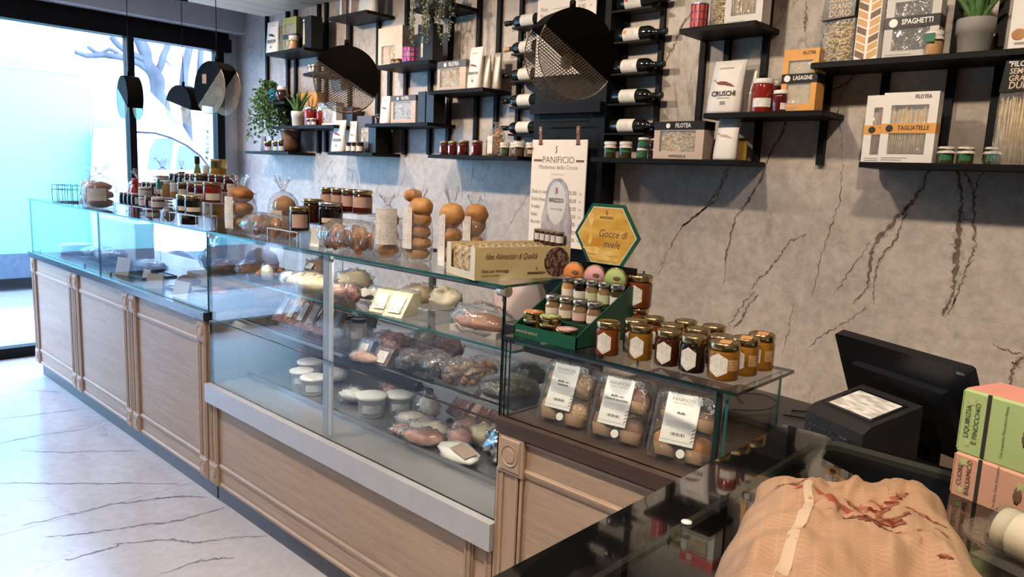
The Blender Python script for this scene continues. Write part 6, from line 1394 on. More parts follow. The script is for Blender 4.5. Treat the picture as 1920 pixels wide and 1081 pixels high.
# ================================================================ muffin packs in the low glass box
for k, (x, y, w_, rz, words, m2) in enumerate(((-1.235, 1.570, .155, R(8), ('Muffin con', 'mandorle'), 0), (-1.055, 1.575, .155, R(10), ('Muffin con', 'gocce di cioccolato'), 1), (-.865, 1.580, .165, R(12), ('Muffin', ''), 2))):
    t = thing('muffin_pack', ('clear clamshell of almond muffins nearest the rosette', 'clear clamshell of chocolate drop muffins in the middle', 'clear clamshell of plain muffins at the glass corner')[k], 'pack', (x, y, .9175), rz, 'muffin clamshells in the low glass box')
    # built upright in a leaning frame
    L_ = (R(-24), 0, 0); H_ = .185; D_ = .07
    def P(mb, name, m): return mb.build(name, m, t, (0, -.045, .004), L_)
    rs = []
    for dz, ins in ((0, .012), (.006, .003), (.028, .0), (.034, .004), (.04, .0), (D_-.008, .008), (D_, .02)):
        a, b_ = w_/2-ins, H_/2-ins; c_ = .02; yy = dz
        ring = []
        for qx, qz, a0 in ((a-c_, b_-c_, 0), (-a+c_, b_-c_, PI/2), (-a+c_, -b_+c_, PI), (a-c_, -b_+c_, 1.5*PI)):
            for i in range(4): ring.append((qx+c_*math.cos(a0+i*PI/6), yy, H_/2+qz+c_*math.sin(a0+i*PI/6)))
        rs.append(ring)
    P(MB().rings(rs, 0, True, True, True), 'clamshell', clam)
    rim = [[(p[0]*1.03, .030+d, (p[2]-H_/2)*1.03+H_/2) for p in rs[2]] for d in (0, .006)]
    P(MB().rings(rim, 0, True), 'rim', M('clam_rim', (.55, .54, .52), .15, .1))
    lw, lh = w_*.52, H_*.68
    lx = -w_*.04
    P(MB().box(lx-lw/2, lx+lw/2, -.0016, -.0006, H_*.24, H_*.24+lh), 'paper_label', white_pap)
    def T(s_, sz, z, **kw):
        o = text(s_, sz, ink_brown if kw.pop('br', 0) else ink, t, (0, 0, 0), **kw)
        o.matrix_local = Matrix.Translation((0, -.045, .004)) @ Matrix.Rotation(L_[0], 4, 'X') @ Matrix.Translation((lx, -.0020, z)) @ Matrix.Rotation(PI/2, 4, 'X') @ Matrix.Diagonal((sz*kw.get('sx', 1), sz, sz, 1)); return o
    T('PANIFICIO', .0125, H_*.84, br=1); T('Madonna della Croce', .0058, H_*.795, br=1)
    T(words[0], .0085, H_*.66, bold=.03); T(words[1], .0085, H_*.61, bold=.03) if words[1] else None
    for q in range(4): P(MB().box(lx-lw*.40, lx+lw*(.40-.08*(q % 2)), -.0020, -.0017, H_*(.54-.022*q), H_*(.545-.022*q)), 'print', M('ink_grey', (.3, .29, .28), .6))
    for q in range(11): P(MB().box(lx-.017+.0033*q, lx-.017+.0033*q+(.001+.0012*((q*7) % 3)/2), -.0020, -.0017, H_*.355, H_*.395), 'barcode_bar', ink)
    for q in range(4): P(MB().prism([(lx+lw*.40, H_*(.30+.05*q)), (lx+lw*.49, H_*(.33+.05*q)), (lx+lw*.49, H_*(.345+.05*q)), (lx+lw*.40, H_*(.315+.05*q))], -.0020, -.0017), 'leaf_print', ink_brown)
    P(MB().box(lx-lw*.48, lx+lw*.48, -.0020, -.0017, H_*.285, H_*.29), 'print', M('ink_grey', (.3, .29, .28), .6))
    P(MB().lathe_x([(.011, 0), (.011, .0008)], 18), 'round_seal', white_pap).matrix_local = Matrix.Translation((0, -.045, .004)) @ Matrix.Rotation(L_[0], 4, 'X') @ Matrix.Translation((.01, -.0022, H_*.135)) @ Matrix.Rotation(-PI/2, 4, 'Z')
    cols = (M('almond_muffin', (.36, .19, .07), .6, 0, .5, vs=160, col2=(.66, .48, .28), bump=.6), bread_dark, M('plain_muffin', (.48, .19, .05), .55, 0, .3, vs=20, bump=.2))
    for q, (mx, mz) in enumerate(((-.038, .05), (.042, .045), (.04, .125), (-.035, .13))):
        mt = MB().blob((mx, .036, mz), (.036, .03, .034), .22, 9, 16, 10, 0, k*9+q)
        P(mt, 'muffin', cols[m2] if not (m2 == 2 and q > 1) else bread_dark)
        P(MB().lathe([(.024, 0), (.034, .03), (.035, .03), (.025, 0)], 20, 0, cap0=False, cap1=False), 'paper_case', M('muffin_case', (.34, .20, .10), .6, 0, .2)).matrix_local = Matrix.Translation((0, -.045, .004)) @ Matrix.Rotation(L_[0], 4, 'X') @ Matrix.Translation((mx, .034, mz-.036))
for k, (x, y, nm) in enumerate(((-1.06, 1.72, 'small gold tray with a cream puff at the back of the glass box'), (-1.22, 1.72, 'small gold tray with a pale biscuit at the back of the glass box'))):
    t = thing('cake_tray', nm, 'tray', (x, y, .9155)); MB().bevel_box(-.055, .055, -.04, .04, 0, .02, .004).build('gold_tray', M('gold_card', (.66, .46, .18), .3, .6), t); MB().blob((0, 0, .032), (.03, .025, .018), .1).build('biscuit', (cream_pap, bread_pale)[k], t)

# ================================================================ checkout: glossy black top, glass mat
t = thing('checkout_counter', 'glossy black checkout counter reflecting the wall shelves', 'counter', (0, 0, 0))
CZ = 1.100
MB().box(-.588, .75, .02, 1.508, CZ-.045, CZ).build('top', M('black_mirror_top', (.006, .006, .007), .025, 0, .2, coat=1.0, spec=.9), t)
MB().box(-.555, .72, .05, 1.455, .10, CZ-.045).build('body', blackm, t); MB().box(-.53, .70, .08, 1.43, 0, .10).build('plinth', black, t)
t = thing('glass_mat', 'thick clear glass plate with rounded corner on the checkout', 'plate', (0, 0, CZ+.0004))
c_ = .045; x0, x1, y0, y1 = -.492, .62, .12, 1.462
pts = [(x0, y0), (x1, y0), (x1, y1)]+[(x0+c_-c_*math.sin(a), y1-c_+c_*math.cos(a)) for a in [PI/2*i/6 for i in range(7)]]
MB().prism(pts, 0, .010, 'z', 0, 1).build('plate', [film('mat_glass', (.86, .88, .86), .10, .9, .01), M('mat_edge', (.20, .20, .18), .15, .2)], t)
for x, y in ((-.485, .92),): MB().lathe([(.008, .0102), (.008, .013), (.002, .014)], 12, 0, x, y).build('bumper', acr_edge, t)

# paper bag with greasy stains lying on the mat
paper_bag = M('paper_bag', (.80, .53, .35), .6, 0, .1, vs=6)
def bag_material():
    m, nt, b = _new('printed_paper_bag'); co = obj_co(nt)
    base = ramp(nt, noise_n(nt, co, 5, 3), (.3, (.50, .32, .21)), (.7, (.43, .265, .165)))
    st = ramp(nt, noise_n(nt, co, 16, 4, .6, 1.2), (.57, 0.0), (.64, 1.0))
    gx = N(nt, 'ShaderNodeTexGradient', gradient_type='SPHERICAL'); mp = N(nt, 'ShaderNodeMapping'); mp.inputs['Location'].default_value = (-.30, -.70, 0); mp.inputs['Scale'].default_value = (8, 8, 2)
    tc = N(nt, 'ShaderNodeTexCoord'); nt.links.new(tc.outputs['Object'], mp.inputs[0]); nt.links.new(mp.outputs[0], gx.inputs[0])
    brick = N(nt, 'ShaderNodeTexBrick'); brick.inputs['Scale'].default_value = 30; brick.offset = 0; brick.inputs['Mortar Size'].default_value = .07; brick.inputs['Mortar Smooth'].default_value = .6; brick.inputs['Brick Width'].default_value = .62; brick.inputs['Row Height'].default_value = .24; brick.inputs['Color1'].default_value = (1, 1, 1, 1); brick.inputs['Color2'].default_value = (1, 1, 1, 1); brick.inputs['Mortar'].default_value = (0, 0, 0, 1); nt.links.new(co, brick.inputs[0])
    f = N(nt, 'ShaderNodeMath', operation='MULTIPLY'); f.inputs[1].default_value = .30; nt.links.new(brick.outputs[0], f.inputs[0])
    c1 = mix_rgb(nt, f.outputs[0], base, (.30, .175, .105))
    g = N(nt, 'ShaderNodeMath', operation='MULTIPLY'); nt.links.new(st, g.inputs[0]); nt.links.new(ramp(nt, gx.outputs[1], (.02, 0.0), (.3, 1.0)), g.inputs[1])
    c2 = mix_rgb(nt, g.outputs[0], c1, (.30, .07, .035))
    nt.links.new(c2, b.inputs['Base Color']); b.inputs['Roughness'].default_value = .5
    bn = N(nt, 'ShaderNodeBump'); bn.inputs['Strength'].default_value = .35; bn.inputs['Distance'].default_value = .01; nt.links.new(noise_n(nt, co, 11, 3, .5, .6), bn.inputs['Height']); nt.links.new(bn.outputs[0], b.inputs['Normal'])
    return m
pb = thing('paper_bag', 'salmon paper bread bag with greasy chocolate smears on the checkout', 'bag', (-.285, .925, CZ+.0108), R(20))
W_, L_, n = .262, .52, 64
def bagz(u, v):
    e = min(1, 6*min(u, 1-u))*min(1, 5*min(v+.02, 1.02-v)); e = max(0, e)**.5
    return .004+e*(.060+.018*math.sin(3.3*u+1)*math.cos(2.1*v)+.020*noise.noise(Vector((u*3.1, v*3.7, 1.3)))+.014*noise.noise(Vector((u*9, v*8, 4)))+.010*abs(noise.noise(Vector((u*9, v*7, 7))))+.006*abs(noise.noise(Vector((u*17, v*19, 2)))))
def bagxy(u, v):
    k = 1+.42*(1-v)**1.3; x = (u-.45)*W_*k+.012+.012*noise.noise(Vector((u*2, v*5, 9)))
    y = (v-.5)*L_+(.028*math.sin(u*PI*2.0+.6)+.012*math.sin(u*11) if v > .9 else 0)*(v-.9)*10
    return x, y+.36*x
top = [[(*bagxy(i/n, j/n), bagz(i/n, j/n)) for i in range(n+1)] for j in range(n+1)]
bot = [[(p[0], p[1], .0) for p in r_] for r_ in top]
bm = MB().rings(top, 0, True, False, False, False)
edge = top[0]+[r_[-1] for r_ in top[1:]]+top[-1][::-1][1:]+[r_[0] for r_ in top[::-1][1:]]
bm.rings([[(p[0], p[1], 0) for p in edge], edge], 0, True)
bm.build('bag_body', bag_material(), pb)
MB().rings([[(bagxy(.26+d/W_, y_+.5)[0], bagxy(.26+d/W_, y_+.5)[1], bagz(.26+d/W_, y_+.5)+.0012) for d in (0, .005, .011)] for y_ in [-.48+.96*k/20 for k in range(20)]], 0, True, False, False, False).build('fold_seam', M('bag_seam', (.62, .47, .36), .5), pb)
smear = M('chocolate_smear', (.13, .025, .012), .3, 0, .5, vs=90, col2=(.34, .13, .08), coat=.2, lo=.42, hi=.62)
rnd = random.Random(3)
for k, (u, v, a, l, wd) in enumerate(((.60, .63, 2.3, .075, .03), (.70, .73, 1.0, .06, .018), (.56, .55, 2.6, .06, .024), (.64, .60, .4, .05, .020), (.82, .66, 2.4, .045, .008), (.86, .55, 2.0, .03, .006), (.22, .80, .7, .045, .010), (.19, .77, 2.8, .03, .006), (.42, .62, 1.5, .03, .007), (.80, .38, 2.2, .016, .006), (.58, .70, 2.9, .05, .010))):
    pts = []
    m_ = 26
    for s_ in (1, -1):
        for i in range(m_+1):
            f = i/m_ if s_ > 0 else 1-i/m_
            ww = wd*1.2*math.sin(PI*f)**.7*rnd.uniform(.15, 1)*s_*.5
            pts.append((f-.5, ww))
    rs = []
    for i in range(m_+1):
        p0, p1 = pts[i], pts[2*m_+1-i]; ring = []
        for q in range(5):
            lx = p0[0]*l*1.3; ly = p0[1]+(p1[1]-p0[1])*q/4
            gx_, gy_ = lx*math.cos(a)-ly*math.sin(a), lx*math.sin(a)+ly*math.cos(a)
            uu, vv = u+gx_/W_, v+gy_/L_
            uu = min(.98, max(.02, uu)); vv = min(.98, max(.02, vv))
            ring.append((*bagxy(uu, vv), bagz(uu, vv)+.0009))
        rs.append(ring)
    MB().rings(rs, 0, True, False, False, False).build('smear', smear, pb)

# liquorice boxes stacked: green on salmon
pinkc = M('pink_carton', (.80, .34, .28), .5, 0, .06); limec = M('lime_carton', (.43, .56, .22), .5, 0, .06); salmonc = M('salmon_carton', (.66, .36, .24), .5, 0, .06)
def candy_box(x, y, z, rz, label, front, side, topm, h, words, wl):
    t = thing('candy_box', label, 'box', (x, y, z), rz, 'stacked liquorice cartons')
    w_, d_ = .15, .10
    MB().bevel_box(-w_/2, w_/2, -d_/2, d_/2, 0, h, .004).build('carton', front, t)
    MB().box(-w_/2+.004, w_/2-.004, -d_/2+.004, d_/2-.004, h, h+.0012).build('lid', topm, t)
    MB().box(-w_/2-.0008, -w_/2, -d_/2+.003, d_/2-.003, .003, h-.004).build('end_panel', side, t)
    MB().box(-w_/2+.040, -w_/2+.046, -d_/2-.0008, -d_/2, 0, h).build('ribbon_print', ink, t)
    o = text(wl[0], .011, ink, t, (-w_/2+.014, -d_/2-.001, h*.5), (PI/2, -PI/2, 0)); o = text(wl[1], .011, ink, t, (-w_/2+.028, -d_/2-.001, h*.5), (PI/2, -PI/2, 0))
    for k, s_ in enumerate(words): text(s_, .0062, ink, t, (.052+.009*k if k else -.004, -d_/2-.001, h*.5), (PI/2, -PI/2, 0))
    MB().blob((.028, -d_/2-.0002, h*.5), (.006, .0004, .013), .5, 9, 12, 6).build('liquorice_print', ink_brown, t); MB().prism([(.03+.008*(1 if i % 2 else .5)*math.cos(PI*i/5), h*.72+.008*(1 if i % 2 else .5)*math.sin(PI*i/5)) for i in range(10)], -d_/2-.0006, -d_/2).build('flower_print', M('flower_print', (.50, .58, .27), .6), t); MB().prism([(-.058+.008*(1 if i % 2 else .5)*math.cos(PI*i/5), h*.82+.008*(1 if i % 2 else .5)*math.sin(PI*i/5)) for i in range(10)], -d_/2-.0006, -d_/2).build('flower_print', M('flower_print', (.50, .58, .27), .6), t); MB().prism([(-.058+.007*(1 if i % 2 else .5)*math.cos(PI*i/5), h*.16+.007*(1 if i % 2 else .5)*math.sin(PI*i/5)) for i in range(10)], -d_/2-.0006, -d_/2).build('flower_print', M('flower_print', (.50, .58, .27), .6), t)
    return t
BX, BY, BR = -.155, 1.375, R(-20)
candy_box(BX, BY, CZ+.0108, BR, 'salmon cough-candy carton under the green liquorice carton', salmonc, salmonc, salmonc, .072, ('Con Salvia, Timo, Rosmarino', 'Aiutano a mantenere', 'in salute la gola'), ('CUORE', 'BALSAMICO'))
candy_box(BX, BY+.003, CZ+.0108+.0738, BR, 'green liquorice and fennel carton with pink top', limec, limec, pinkc, .105, ('Con Liquirizia, Finocchio e Menta', 'La Liquirizia contribuisce al', 'benessere di gola e stomaco'), ('LIQUIRIZIA', 'E FINOCCHIO'))
t = thing('orange_carton', 'orange carton at the right edge beside the liquorice cartons', 'box', (.005, 1.27, CZ+.0108), R(-20)); MB().bevel_box(-.06, .06, -.05, .05, 0, .09, .004).build('carton', M('bright_orange', (.75, .17, .05), .5), t); MB().box(-.062, .062, -.052, .052, 0, .012).build('tray', M('grey_tray2', (.4, .4, .4), .4), t)
t = thing('candy_tube', 'pale cream candy tube lying on the glass mat', 'tube', (-.030, 1.135, CZ+.0108), R(-22)); MB().lathe_x([(.030, -.12), (.032, -.118), (.032, .118), (.030, .12)], 26, 0, 0, .0325).build('tube', M('cream_tube', (.70, .65, .50), .4, 0, .05), t); MB().lathe_x([(.0328, -.125), (.0328, -.10)], 26, 0, 0, .033).build('end_cap', clam, t); MB().box(-.13, .13, -.05, .05, 0, .0012).build('card', clam, t)
t = thing('coin_dish', 'clear coin dish in front of the liquorice cartons', 'dish', (-.13, 1.21, CZ+.0108), R(-20)); MB().lathe([(.05, 0), (.06, .003), (.065, .012), (.062, .013), (.055, .006), (.002, .005)], 28).build('dish', clam, t); MB().lathe([(.011, .006), (.011, .008), (.002, .008)], 16, 0, -.02, -.01).build('coin', M('coin_copper', (.5, .3, .15), .35, 1), t)

# cash register behind the checkout
ps = thing('cash_register', 'black cash register seen from behind with customer display', 'register', (-.41, 1.74, .9155), R(-28))
MB().prism([(.012, 0), (.17, 0), (.15, .05), (.02, .05)], -.10, .10, 'x').build('base', blackm, ps); MB().box(-.045, .045, .03, .06, .045, .20).build('neck', blackm, ps)
mw, mh = .36, .235
def mon(mb, name, m): return mb.build(name, m, ps, (.0, .035, .135), (R(24), 0, 0))
MB_ = MB(); MB_.prism([(-mw/2, 0), (mw/2, 0), (mw/2-.006, mh-.004), (mw/2-.012, mh), (-mw/2+.012, mh), (-mw/2+.006, mh-.004)], 0, .022); mon(MB_, 'monitor', M('monitor_black', (.012, .013, .016), .32, 0, .2))
mon(MB().prism([(-mw*.40, .02), (mw*.40, .02), (mw*.34, mh-.06), (-mw*.34, mh-.06)], -.018, 0), 'monitor_back', M('monitor_black', (.012, .013, .016), .32, 0, .2))
mon(MB().box(-.06, .06, -.0195, -.018, .12, .128), 'vent', blackg); mon(MB().box(mw/2-.03, mw/2-.012, -.002, 0, mh-.012, mh-.006), 'badge', steel)
mon(MB().box(-.03, .03, -.021, -.018, .06, .085), 'port_cover', blackg)
cd = thing('customer_display', 'black customer display box with lit grey screen', 'display', (-.470, 1.628, .9255), R(-28))
MB().prism([(-.075, -.0095), (.075, -.0095), (.075, .240), (-.055, .205), (-.075, .190)], -.082, .082, 'x').build('housing', M('printer_black', (.022, .021, .022), .5, 0, .2), cd)
sl = math.atan2(.035, .13)
def top_(mb, name, m): return mb.build(name, m, cd, (0, -.055, .205), (sl, 0, 0))
top_(MB().box(-.066, .066, .012, .112, .0008, .0022), 'screen_bezel', blackg)
def screen_mat():
    m, nt, b = _new('lit_screen'); f = noise_n(nt, obj_co(nt, (1, 3, 1)), 26, 1)
    c = ramp(nt, f, (.4, (.72, .69, .64)), (.62, (.42, .40, .37))); nt.links.new(c, b.inputs['Base Color']); nt.links.new(c, b.inputs['Emission Color']); b.inputs['Emission Strength'].default_value = .18; b.inputs['Roughness'].default_value = .2; return m
top_(MB().box(-.058, .058, .020, .104, .0022, .0030), 'screen', screen_mat())
for i in range(12):
    for j in range(8): MB().box(-.066+.011*i, -.066+.011*i+.007, -.0006, .001, .065+.014*j, .069+.014*j).build('vent_slot', blackg, cd, (0, -.0752, 0))
t = thing('scale_board', 'flat black scale platform on the brown worktop', 'scale', (-.86, 2.10, .9155), R(-6)); MB().bevel_box(-.20, .20, -.14, .14, .008, .032, .006).build('platform', M('scale_black', (.035, .032, .031), .4, 0, .2), t)
for sx in (-1, 1):
    for sy in (-1, 1): MB().lathe([(.012, 0), (.012, .008)], 12, 0, sx*.16, sy*.11).build('foot', blackm, t)
t = thing('power_adapter', 'black power adapter beside the cash register', 'adapter', (-.625, 2.02, .9155), R(-20)); MB().bevel_box(-.04, .04, -.025, .025, 0, .035, .005).build('brick', black, t); MB().box(-.012, .012, -.0262, -.025, .018, .028).build('sticker', white_pap, t)
for k, (pts, nm) in enumerate(((((-.93, 2.05, .952), (-.98, 2.12, .953), (-.93, 2.18, .953), (-.86, 2.14, .953), (-.85, 2.05, .953), (-.88, 1.99, .953), (-.92, 1.96, .953)), 'thin black cable looped on the scale platform'), (((-.80, 2.10, .951), (-.74, 2.13, .952), (-.69, 2.10, .951), (-.65, 2.06, .925), (-.62, 2.01, .953)), 'thin black cable running from the scale to the adapter'), (((-.60, 2.03, .945), (-.56, 2.06, .93), (-.50, 2.0, .92), (-.45, 1.86, .92)), 'thin black cable running from the adapter to the register'), (((-.80, 2.04, .951), (-.72, 2.06, .951), (-.655, 2.0, .95), (-.64, 1.92, .92), (-.62, 1.86, .919)), 'thin black cable hanging over the scale edge'))):
    sm = [Vector(p) for p in pts]; out = []
    for i in range(len(sm)-1):
        p0, p1, p2, p3 = sm[max(i-1, 0)], sm[i], sm[i+1], sm[min(i+2, len(sm)-1)]
        for q in range(6):
            f = q/6; out.append(.5*((2*p1)+(-p0+p2)*f+(2*p0-5*p1+4*p2-p3)*f*f+(-p0+3*p1-3*p2+p3)*f**3))
    out.append(sm[-1]); tag(MB().tube(out, .0024, 6).build('cable', black), nm, 'cable', 'cables behind the checkout')

# ================================================================ pendant lamps
mesh_gold = M('mesh_brass', (.36, .25, .14), .4, .7, .2); lamp_black = M('lamp_black', (.0035, .0025, .002), .65, 0, .2, spec=.06)
PR, PT = .155, .105
def pendant(x, y, z, az, phi, label, flip=1, shell=None):
    t = thing('pendant_lamp', label, 'lamp', (x, y, z), az-PI/2, 'round pendant lamps over the counter')
    n = 28; c, s_ = math.cos(phi), math.sin(phi)
    half = [(PR*math.cos(phi-PI/2+PI*i/n), PR*math.sin(phi-PI/2+PI*i/n)) for i in range(n+1)]
    th = .004
    MB().prism(half, -PT/2, -PT/2+th).build('front_plate', shell or lamp_black, t); MB().prism(half, PT/2-th, PT/2).build('rear_plate', shell or lamp_black, t)
    rs = [[(p[0]*k, yy, p[1]*k) for p in half] for k, yy in ((1, -PT/2), (1, PT/2), (.97, PT/2), (.97, -PT/2))]
    MB().rings(rs, 0, True, False, False, False).build('rim_wall', lamp_black, t)
    a, b = half[0], half[-1]
    MB().add([(a[0], -PT/2, a[1]), (b[0], -PT/2, b[1]), (b[0], PT/2, b[1]), (a[0], PT/2, a[1])], [(0, 1, 2, 3)]).build('chord_plate', lamp_black, t)
    oth = [(PR*math.cos(phi+PI/2+PI*i/n), PR*math.sin(phi+PI/2+PI*i/n)) for i in range(n+1)]
    for yy in (-PT/2, PT/2):
        MB().tube([(p[0]*.99, yy, p[1]*.99) for p in oth], .0022, 6).build('ring', mesh_gold, t)
        g = MB(); pitch = .0095
        for ang in (R(33), R(-33)):
            ux, uz = math.cos(ang), math.sin(ang); m = int(2*PR/pitch)
            for k in range(-m//2, m//2+1):
                d = k*pitch
                if abs(d) >= PR*.98: continue
                L = math.sqrt((PR*.985)**2-d*d); p0 = (-uz*d-ux*L, ux*d-uz*L); p1 = (-uz*d+ux*L, ux*d+uz*L)
                f0, f1 = p0[0]*c+p0[1]*s_, p1[0]*c+p1[1]*s_         # keep the side away from the shell
                if f0 > 0 and f1 > 0: continue
                if f0*f1 < 0:
                    q = f0/(f0-f1); m_ = (p0[0]+(p1[0]-p0[0])*q, p0[1]+(p1[1]-p0[1])*q)
                    if f0 > 0: p0 = m_
                    else: p1 = m_
                w2 = .0009
                v = [(p0[0]-uz*w2, yy-w2, p0[1]+ux*w2), (p0[0]+uz*w2, yy-w2, p0[1]-ux*w2), (p1[0]+uz*w2, yy-w2, p1[1]-ux*w2), (p1[0]-uz*w2, yy-w2, p1[1]+ux*w2)]
                v += [(q_[0], yy+w2, q_[2]) for q_ in v]
                g.add(v, [(0, 1, 2, 3), (7, 6, 5, 4), (0, 3, 7, 4), (1, 5, 6, 2)])
        tag(g.build('mesh_screen', mesh_gold, t), kind='stuff')
    MB().lathe([(.011, PR-.002), (.011, PR+.03), (.006, PR+.034)], 14).build('socket', lamp_black, t)
    MB().tube([(0, 0, PR+.03), (0, 0, 2.882-z)], .0028, 6).build('cord', black, t)
    MB().lathe([(.05, 2.855-z), (.05, 2.879-z)], 20).build('ceiling_rose', black, t)
    MB().blob((-c*.025, 0, -s_*.025), (.022, .022, .028), 0, 1, 12, 8).build('bulb', M('bulb_glass', (.55, .42, .26), .1, .2), t)
    return t
pendant(-1.71, 2.10, 2.03, R(158), R(58), 'large round pendant lamp before the menu boards')
pendant(-3.09, 2.10, 2.02, R(147), R(60), 'round pendant lamp seen face-on before the left shelves')
pendant(-4.45, 2.10, 2.045, R(99), R(131), 'round pendant lamp with a tan sticker near the window post')
pendant(-6.15, 2.62, 2.05, R(104), R(75), 'smallest round pendant lamp hanging by the window pane')
pendant(-5.85, 2.10, 2.045, R(84), R(60), 'round pendant lamp seen edge-on beside the window mullion')
o = [q for q in bpy.data.objects if q.get('label', '').startswith('round pendant lamp with a tan')][0]
MB().box(-.02, .02, -PT/2-.001, -PT/2, -.025, .03).build('sticker', M('tan_sticker', (.62, .36, .20), .6), o, (-.05, 0, .05))

# ================================================================ the street beyond the window
pave = struct(thing('pavement', None, None)); pave['kind'] = 'structure'
MB().box(-9.0, -6.96, -4, 6.5, -.16, -.07).build('bed', M('pave_joint', (.30, .32, .33), .9), pave)
pm = M('paving_stone', (.62, .68, .68), .8, 0, .12, vs=3)
for i in range(4):
    for j in range(20): MB().bevel_box(-9.0+.51*i+.004, -9.0+.51*(i+1)-.004, -4+.52*j+.004, -4+.52*(j+1)-.004, -.08, -.045, .004).build('paving_slab', pm, pave)
struct(MB().bevel_box(-9.16, -9.0, -4, 6.5, -.20, -.04, .01).build('kerb', M('kerb_stone', (.55, .57, .58), .8)))
struct(MB().box(-24, -9.16, -14, 20, -.25, -.18).build('road', M('asphalt', (.20, .21, .22), .9, 0, .2, vs=30)))
grate = thing('door_mat', 'ribbed grey entrance mat outside the shop window', 'mat', (-7.25, 1.2, -.045)); MB().box(-.25, .25, -1.4, .9, 0, .012).build('mat_base', M('mat_rubber', (.28, .32, .34), .9), grate)
for k in range(15): MB().box(-.24+.033*k, -.222+.033*k, -1.38, .88, .012, .02).build('rib', M('mat_rib', (.42, .47, .48), .9), grate)
# white delivery van, nose towards +Y, and a white car parked in front of it
vw = M('van_cyan_cast', (.165, .50, .48), .4, 0, .03); vd = M('van_cladding', (.07, .11, .15), .6, 0, .2); vg = M('van_glass', (.05, .10, .13), .08, 0, .3, coat=.5)  # white van body: the street's cyan daylight cast is put into its colour
seam = M('seam_grey', (.35, .42, .44), .7)
v = thing('delivery_van', 'tall white delivery van across the street', 'van', (-11.2, 0, -.18))
def zz2(p): return [(a_, b_+.18) for a_, b_ in p]
prof = zz2([(-5.5, .12), (6.6, .12), (6.6, 1.0), (5.197, 1.395), (4.765, 2.091), (4.466, 2.41), (4.159, 2.697), (3.899, 2.723), (3.752, 2.798), (-5.5, 2.83)])
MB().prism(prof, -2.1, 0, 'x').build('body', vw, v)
MB().box(-.03, .02, -5.4, 6.3, .18, .50).build('side_cladding', vd, v)
for y in (3.5, .4): MB().box(0, .006, y-.008, y+.008, .55, 2.75).build('panel_seam', seam, v)
MB().box(0, .008, -5.4, 3.4, 2.86, 2.885).build('roof_gutter', seam, v)
MB().bevel_box(0, .05, .9, 1.2, 2.42, 2.52, .01).build('vent_cover', vd, v)
for y in (4.6, -3.2):
    MB().lathe_x([(.10, .03), (.22, .04), (.30, .03), (.34, 0), (.34, -.22)], 26, 0, y, .34).build('tyre', M('tyre_rubber', (.025, .025, .027), .8), v); MB().lathe_x([(.02, .05), (.19, .045), (.21, .035)], 22, 0, y, .34).build('wheel_hub', steel, v)
cw = M('car_white', (.80, .86, .88), .3, 0, .03, coat=.3)
cr = thing('parked_car', 'white car parked by the kerb, roof and side windows visible', 'car', (-9.6, 0, -.18))
top = zz2([(3.503, 1.99), (3.723, 1.993), (3.916, 1.949), (4.115, 1.862), (4.284, 1.743), (4.422, 1.563)])
MB().prism([(3.44, .42), (7.2, .42), (7.2, .95), (6.5, 1.10)]+top[::-1]+[(3.40, 1.2)], -1.5, 0, 'x').build('body', cw, cr)
MB().prism(zz2([(3.624, 1.48), (3.657, 1.729), (3.732, 1.864), (3.901, 1.882), (3.953, 1.852), (3.89, 1.489)]), 0, .01, 'x').build('side_window', vg, cr)
MB().prism(zz2([(3.956, 1.491), (4.018, 1.802), (4.113, 1.788), (4.248, 1.693), (4.356, 1.505)]), 0, .01, 'x').build('side_window', vg, cr)
MB().tube([(.012, a_, b_-.06) for a_, b_ in top], .012, 6).build('roof_seal', M('rubber_black', (.02, .02, .022), .7), cr)
for y in (3.95, 6.4):
    MB().lathe_x([(.10, .02), (.2, .03), (.28, .02), (.32, 0), (.32, -.2)], 24, 0, y, .32).build('tyre', M('tyre_rubber', (.025, .025, .027), .8), cr); MB().lathe_x([(.02, .04), (.18, .035), (.2, .025)], 20, 0, y, .32).build('wheel_hub', steel, cr)
MB().box(0, .01, 3.5, 7.1, .45, .62).build('sill_trim', vd, cr)
# pollarded street trees behind the van
bark = M('tree_bark', (.085, .092, .105), .9, 0, .5, vs=4, bump=.8, bs=14, stretch=(1, 1, .4))
def P11(y, z): return (-13.8, y, z)
tr = thing('street_tree', 'bare pollarded tree rising behind the white van', 'tree', (0, 0, 0))
for nm, px, r0, r1 in (
 ('trunk', [(5.556, 2.181), (5.442, 2.731), (5.397, 3.048), (5.253, 3.329), (5.148, 3.645), (5.077, 4.118)], .14, .085),
 ('bough', [(5.417, 3.096), (5.134, 3.241), (4.902, 3.316), (4.565, 3.311), (4.279, 3.262), (4.123, 3.299)], .075, .035),
 ('bough', [(4.607, 3.317), (4.427, 3.335), (4.318, 3.421)], .04, .03),
 ('bough', [(5.208, 3.323), (4.948, 3.411), (4.798, 3.503), (4.686, 3.633)], .065, .045),
 ('bough', [(4.793, 3.37), (4.652, 3.42), (4.525, 3.332)], .032, .024),
 ('bough', [(5.406, 3.049), (5.507, 3.337), (5.606, 3.598), (5.703, 4.052)], .075, .045),
 ('twig', [(5.554, 3.371), (5.681, 3.278)], .02, .008)):
    n = len(px); pts = []; rr = []
    for i in range(n-1):
        for q in range(4):
            f = (i+q/4)/(n-1); j = noise.noise(Vector((i*1.7+q*.4, f*5, r0*9)))
            pts.append(P11(px[i][0]+(px[i+1][0]-px[i][0])*q/4+j*r0*.3, px[i][1]+(px[i+1][1]-px[i][1])*q/4)); rr.append((r0+(r1-r0)*f)*(1+.22*noise.noise(Vector((f*9, r0*30, 1)))))
    pts.append(P11(*px[-1])); rr.append(r1)
    if nm == 'trunk': pts.insert(0, (-13.8, pts[0][1]+.1, -.2)); rr.insert(0, .17)
    MB().tube(pts, rr, 12).build(nm, bark, tr)
